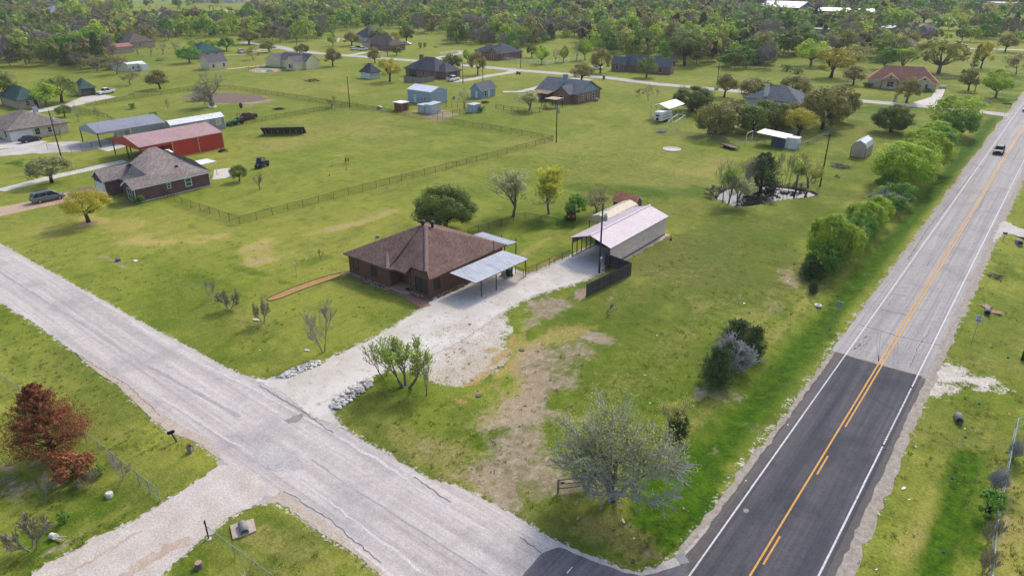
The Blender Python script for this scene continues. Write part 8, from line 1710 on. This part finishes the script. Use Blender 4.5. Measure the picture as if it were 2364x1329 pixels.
# litter and marker flags
m_lit = M('white_litter', S(240,240,240, 1.05), None, 3, .7); m_pink = M('pink_card', (.6, .3, .27, 1), None, 2, .8); m_bflag = M('blue_marker_flag', (.02, .16, .36, 1), None, 1, .5); m_oflag = M('orange_marker_flag', (.8, .16, .03, 1), None, 1, .5)
def scrap(px, py, s, mat, label, asp=.6, rot=None, cat='litter'):
    r_ = random.Random(px * 7 + py); pts = [(s * math.cos(a) * r_.uniform(.7, 1.1), s * asp * math.sin(a) * r_.uniform(.7, 1.1)) for a in [i * 2 * math.pi / 7 for i in range(7)]]
    return solo('litter', B().prism(pts, 0, s * .25), mat, px, py, label, cat, r_.uniform(0, 3) if rot is None else rot)
scrap(2086, 1127, .32, m_lit, 'white plastic bottle-shaped litter in the right verge', .35, 1.2); scrap(2099, 1151, .1, m_lit, 'tiny white scrap next to the bottle litter'); scrap(1334, 1196, .2, m_pink, 'pink card lying on the grass corner'); scrap(1439, 1203, .28, M('cream_bag', (.62, .5, .42, 1)), 'cream bag lying at the small yellow sign', .4, 2.4)
scrap(1464, 1242, .12, m_lit, 'white scrap on the ditch bank below the yellow sign'); scrap(1578, 1172, .1, m_lit, 'white scrap in the lush ditch grass'); scrap(2114, 1030, .12, m_lit, 'white scrap near the right pavement edge'); scrap(1711, 1058, .1, m_lit, 'white scrap on the highway verge'); scrap(1722, 1109, .09, m_lit, 'white scrap beside the left highway gravel'); scrap(2024, 1313, .12, m_lit, 'white scrap on the bottom right verge')
scrap(1489, 866, .2, m_pink, 'pinkish flat scrap on the worn lawn'); scrap(1501, 930, .12, m_lit, 'white scrap on the worn lawn by the budding tree'); scrap(1517, 774, .12, m_lit, 'white scrap on the lawn above the junipers'); scrap(1718, 700, .2, m_lit, 'white scrap near the white stake'); scrap(1819, 980, .1, m_lit, 'small white scrap beside the highway ditch'); scrap(2230, 981, .1, m_lit, 'white scrap near the rusty pipe mouth'); scrap(2330, 955, .14, m_oflag, 'orange scrap near the right fence')
scrap(1818, 650, .18, m_lit, 'white scrap on the bare patch by the hedge'); scrap(600, 808, .0001 + .1, m_lit, 'white scrap on the front lawn')
scrap(1408, 1012, .5, M('grey_cover', (.4, .46, .46, 1), None, 2, .5), 'grey square board lying under the budding tree', .7); scrap(1462, 1295, .22, M('dark_box_litter', (.06, .055, .05, 1)), 'dark crumpled box at the road corner'); scrap(1205, 808, .35, M('dark_lid', (.12, .12, .13, 1)), 'dark round cover plate on the worn lawn', .8, 0, 'cover'); scrap(1104, 914, .35, M('dark_lid', (.12, .12, .13, 1)), 'dark round cover plate near the leafy drive tree', .8, 0, 'cover'); scrap(1084, 749, .25, M('dark_lid', (.12, .12, .13, 1)), 'dark spot plate in the white gravel yard', .8, 0, 'cover')
def flag(px, py, mat, label):
    t = thing('marker_flag', G(px, py), label, 'marker flag', 'small survey marker flags'); B().cyl(0, 0, -.05, .55, .008, 5).build('wire', m_gal, t); B().box(0, .22, -.004, .004, .36, .55).build('flag_sheet', mat, t)
for px, py, mt, lb in ((2225, 1010, m_bflag, 'blue marker flag in the lush right grass near the pipe'), (2194, 1105, m_bflag, 'blue marker flag in the lush right grass by the white bottle'), (2173, 1275, m_bflag, 'blue marker flag at the bottom of the right verge'), (2255, 938, m_bflag, 'blue marker flag below the right gravel entrance'), (2322, 832, m_bflag, 'blue marker flag above the right gravel entrance'), (1912, 766, m_bflag, 'blue marker flag in the ditch near the sign back'), (1822, 732, m_bflag, 'blue marker flag left of the white tyre'), (1727, 730, m_bflag, 'blue marker flag above the juniper clump'), (2318, 1052, m_oflag, 'orange marker flag at the right fence'), (1348, 1080, m_oflag, 'orange marker flag beside the budding tree')): flag(px, py, mt, lb)
t = thing('marker_stake', G(1707, 826), 'white stake with an orange ribbon among the junipers', 'stake'); B().tube([(0, 0, 0), (.25, .2, .9)], .04, 5).build('stake', m_wtrim, t); B().box(-.1, .12, -.02, .02, .6, .8).build('ribbon', m_oflag, t)
solo('marker_stake', B().box(-.04, .04, -.04, .04, 0, .8), m_wtrim, 1708, 694, 'thin white stake on the lawn right of the board fence', 'stake')
t = thing('utility_pedestal', G(2362, 828), 'dark green utility pedestal at the right edge', 'utility box'); B().box(-.2, .2, -.2, .2, 0, 1.0).build('cabinet', M('pedestal_green', (.01, .06, .04, 1), None, 1, .5), t); B().box(-.22, .22, -.22, .22, 1.0, 1.06).build('lid', M('pedestal_green', (0, 0, 0, 1)), t)
# brush piles
def brush(px, py, w_, label, mat, n=60, leaf=None, h=.7):
    g = G(px, py); t = thing('brush_pile', g, label, 'brush pile'); r_ = random.Random(px); R2 = wid(px, py, w_) / 2; b_ = B()
    for i in range(n):
        a, q = r_.uniform(0, 6.28), r_.random() ** .5 * R2 * .8; x, y = q * math.cos(a), q * math.sin(a); z = h * (1 - q / R2) * r_.random(); d = r_.uniform(0, 6.28); l = R2 * r_.uniform(.3, .7); b_.tube([(x, y, z + .05), (x + math.cos(d) * l, y + math.sin(d) * l, z + r_.uniform(.0, .4) * h)], [.06, .03], 4, cap=False)
    b_.build('branch_heap', mat, t)
    if leaf:
        rg = np.random.default_rng(px); C = rg.normal(size=(400, 3)) * [R2 * .4, R2 * .4, h * .3]; C[:, 2] = abs(C[:, 2]); V, F_ = quads(C, rg.normal(size=(400, 3)) + [0, 0, .6], .25, rg); npmesh('leaves', V, F_, [leaf], None, t)
brush(720, 188, 36, 'long brush pile in the meadow behind the tall bare pole', m_dbark, h=1.2); brush(644, 253, 24, 'small dark brush pile near the maroon pickup fence', m_dbark); brush(1940, 385, 56, 'leafy brush heap below the small tan barn shed', m_twig, 60, L_green); brush(1120, 238, 22, 'grey brush heap in front of the pale blue cottage', m_dbark); brush(2276, 238, 24, 'bleached stump pile near the street name sign', m_silver, h=1.4); brush(1617, 332 - 16, 20, 'grey junk heap at the left corner of the oak yard', m_silver) if False else brush(1526, 306, 22, 'grey junk heap at the left corner of the oak yard', m_silver); brush(1932, 410, 12, 'small stump in the field right of the pond', m_dbark, 20); brush(940, 246, 14, 'dark rubble heap in front of the rust-red board shed', m_dbark, 30); brush(490, 246, 14, 'ring of rubble round the big bare oak foot', m_gal, 20, h=.4); brush(304, 218, 14, 'low rock ring in the left meadow', m_bark, 20, h=.4); brush(514, 350, 26, 'dark gravel heap at the corner of the red barn', m_dbark, 50)
brush(1006, 110, 14, 'low dark brush on the far lawn', m_dbark, 20); brush(2300, 640, 34, 'dry weeds in the grass right of the highway', m_bark, 40, None, .4)
# flag, trampoline, pool, propane tank, statue, rural bits
g = G(1742, 240); hp_ = hgt(1742, 240, 207); t = thing('flagpole', g, 'white flagpole flying a striped flag above the oak yard', 'flagpole'); B().cyl(0, 0, 0, hp_, .06, 8, .04).build('pole', m_wtrim, t); B().lathe([(0, 0), (.1, .08), (0, .18)], 8, (0, 0, hp_)).build('finial', m_tan, t)
sr, sw = B(), B(); L_ = 2.2
def fl(x, z): return (x * .9, .25 * math.sin(x * 2.6) - .1 * x, hp_ - .15 - z - .28 * x)
for i in range(13):
    for k in range(6):
        x0, x1 = L_ * k / 6, L_ * (k + 1) / 6; z0, z1 = 1.3 * i / 13, 1.3 * (i + 1) / 13; (sr if i % 2 == 0 else sw).poly([fl(x0, z0), fl(x1, z0), fl(x1, z1), fl(x0, z1)])
f0 = sr.build('red_stripe', M('flag_red', (.45, .03, .04, 1)), t); sw.build('white_stripe', m_wtrim, t); cn = B()
for k in range(3):
    x0, x1 = .9 * k / 3, .9 * (k + 1) / 3
    for dy in (-.012, .012): cn.poly([tuple(Vector(q) + Vector((0, dy, 0))) for q in (fl(x0, 0), fl(x1, 0), fl(x1, .7), fl(x0, .7))])
cn.build('blue_canton', M('flag_blue', (.02, .03, .14, 1)), t); stb = B()
for r_ in range(5):
    for k in range(6): x, y, z = fl(.08 + .14 * k, .08 + .13 * r_); stb.box(x - .025, x + .025, y - .018, y - .0125, z - .025, z + .025)
stb.build('star', m_wtrim, t)
t = thing('trampoline', G(370, 140), 'round blue trampoline in the upper left meadow', 'trampoline'); B().lathe([(2.0, .8), (2.0, .86), (1.7, .87)], 24).build('pad', M('blue_pad', (.03, .2, .4, 1)), t); B().lathe([(1.7, .84), (0, .8)], 24).build('mat', m_blackp, t)
for k in range(6): B().cyl(1.9 * math.cos(k), 1.9 * math.sin(k), 0, .82, .04, 6).build('leg', m_gal, t)
sheet('pool_deck', px2([(570,164),(600,169),(655,166),(642,158),(592,158)]), Z1, m_bdrive, .8, .1); sheet('pool_water', px2([(592,166),(612,168),(634,165),(622,162),(600,162)]), Z2, M('pool_blue', (.05, .2, .28, 1), None, .3, .1), 0)
t = thing('propane_tank', G(2176, 205), 'white propane tank beside the stone house', 'propane tank', None, .6); B().lathe([(0, -1.2), (.3, -1.15), (.45, -.9), (.45, .9), (.3, 1.15), (0, 1.2)], 14).build('body', m_wtrim, t, True).rotation_euler = (0, math.pi / 2, 0); t.children[0].location = (0, 0, .7)
for x in (-.7, .7): B().box(x - .08, x + .08, -.3, .3, 0, .4).build('foot', m_gal, t)
t = thing('mailbox', G(2066, 234), 'pale stone mailbox pillar at the stone house drive', 'mailbox pillar'); B().box(-.4, .4, -.4, .4, 0, 1.7).build('pillar', w_stone, t); B().slab([[(-.45, -.45, 1.7), (.45, -.45, 1.7), (.45, 0, 2.1), (-.45, 0, 2.1)], [(.45, .45, 1.7), (-.45, .45, 1.7), (-.45, 0, 2.1), (.45, 0, 2.1)]], .06).build('cap', m_tan, t); B().box(-.14, .14, -.42, -.405, 1.1, 1.4).build('mailbox_door', m_ink, t)
t = thing('mailbox', G(1394, 184), 'red brick mailbox pillar on the near side of the far street', 'mailbox pillar'); B().box(-.35, .35, -.35, .35, 0, 1.5).build('pillar', w_red, t); B().box(-.4, .4, -.4, .4, 1.5, 1.6).build('cap', m_conc, t)
t = thing('lawn_mower', G(1196, 172), 'dark red riding mower beside the far street', 'mower', None, .4); B().box(-.4, .9, -.35, .35, .35, .75).build('hood', p_maroon, t); B().box(-.55, -.1, -.3, .3, .7, 1.1).build('seat', m_blackp, t)
for sx in (-.4, .7):
    for sy in (-.45, .45): B().tube([(sx, sy - .1, .28), (sx, sy + .1, .28)], .28, 12).build('wheel', m_tyre, t)
solo('blue_barrel', B().lathe([(.3, 0), (.32, .4), (.3, .85), (0, .86)], 12), M('blue_plastic', (.04, .14, .4, 1), None, 1, .4), 1048, 229, 'blue barrel between the two blue buildings', 'barrel'); solo('ac_unit', B().box(-.45, .45, -.45, .45, 0, .9).lathe([(.4, .9), (.3, .95), (0, .95)], 12), m_acg, 1376, 234, 'air conditioner beside the slate-roofed brick house wall', 'air conditioner'); solo('grey_tank', B().lathe([(.7, 0), (.7, .6), (.4, .9), (0, .95)], 14), m_gal, 876, 252, 'low grey tank near the rust-red board shed', 'tank')
solo('play_post', B().tube([(0, 0, 0), (0, .4, 1.6)], .08, 6).tube([(0, .4, 1.6), (.6, .5, 1.5)], .06, 6), m_dbark, 473, 242, 'dark tyre swing post left of the big bare oak', 'post'); solo('dark_sculpture', B().lathe([(.2, 0), (.5, .5), (.45, 1.1), (.1, 1.6), (0, 1.6)], 9), m_dbark, 557, 250, 'dark turkey-shaped yard figure near the tilled garden', 'yard figure'); solo('white_bag', B().lathe([(.3, 0), (.35, .2), (0, .4)], 8), m_lit, 923, 185, 'white bundle beside the grey board fence', 'bundle')
solo('stone_ring', B().lathe([(1.2, 0), (1.2, .35), (.9, .35), (.9, 0)], 14), m_rock, 490, 248, 'pale stone ring round the foot of the big bare oak', 'stone ring')
# low tufts of taller grass in the ditches and along the verges: geometry for the nearest turf
rg = np.random.default_rng(12); n = 5200; px_ = np.where(rg.uniform(size=n) < .62, rg.uniform(-60, 2424, n), rg.choice([60., 200., 1520., 1700., 2200., 2330., 1850.], n) + rg.normal(size=n) * 70); py_ = rg.uniform(560, 1340, n) ** 1.0; GP = np.array([P(a, c) for a, c in zip(px_, py_)])
x_, y_ = GP[:, 0], GP[:, 1]; keepg = (fbm2(x_, y_, .2, 3) > .47) & ((x_ < -13.9) | (x_ > -3.2)); _, i_ = seg_d(x_, y_, SIDE); keepg &= ~i_; _, i_ = seg_d(x_, y_, YARD); keepg &= ~i_
keepg &= ~((x_ > -72) & (x_ < -40) & (y_ > 48) & (y_ < 95)); x_, y_ = x_[keepg], y_[keepg]; nb_ = 16; k_ = len(x_); rad_ = np.repeat(rg.uniform(.08, .26, k_), nb_); hh_ = np.repeat(rg.uniform(.06, .17, k_), nb_) * rg.uniform(.6, 1.2, k_ * nb_)
a_ = rg.uniform(0, 6.283, k_ * nb_); q_ = rad_ * rg.uniform(0, 1, k_ * nb_) ** .5; bx = np.repeat(x_, nb_) + np.cos(a_) * q_; by = np.repeat(y_, nb_) + np.sin(a_) * q_; bz = np.repeat(gzn(x_, y_), nb_); t_ = rg.uniform(0, 6.283, k_ * nb_); wx, wy = np.cos(t_) * .022, np.sin(t_) * .022; lx, ly = np.cos(a_) * hh_ * .8, np.sin(a_) * hh_ * .8
V = np.stack([np.stack([bx - wx, by - wy, bz], 1), np.stack([bx + wx, by + wy, bz], 1), np.stack([bx + lx + wx * .3, by + ly + wy * .3, bz + hh_], 1), np.stack([bx + lx - wx * .3, by + ly - wy * .3, bz + hh_], 1)], 1).reshape(-1, 3); F_ = np.arange(len(V)).reshape(-1, 4)
gt = leafm('tuft_grass', [(.13, .155, .03, 1), (.17, .17, .05, 1), (.09, .14, .015, 1)], .15, .45, .1, 1.5); tag(npmesh('grass', V, F_, [gt]), 'scattered taller grass clumps on the foreground lawns and verges', 'grass', None, 'stuff')
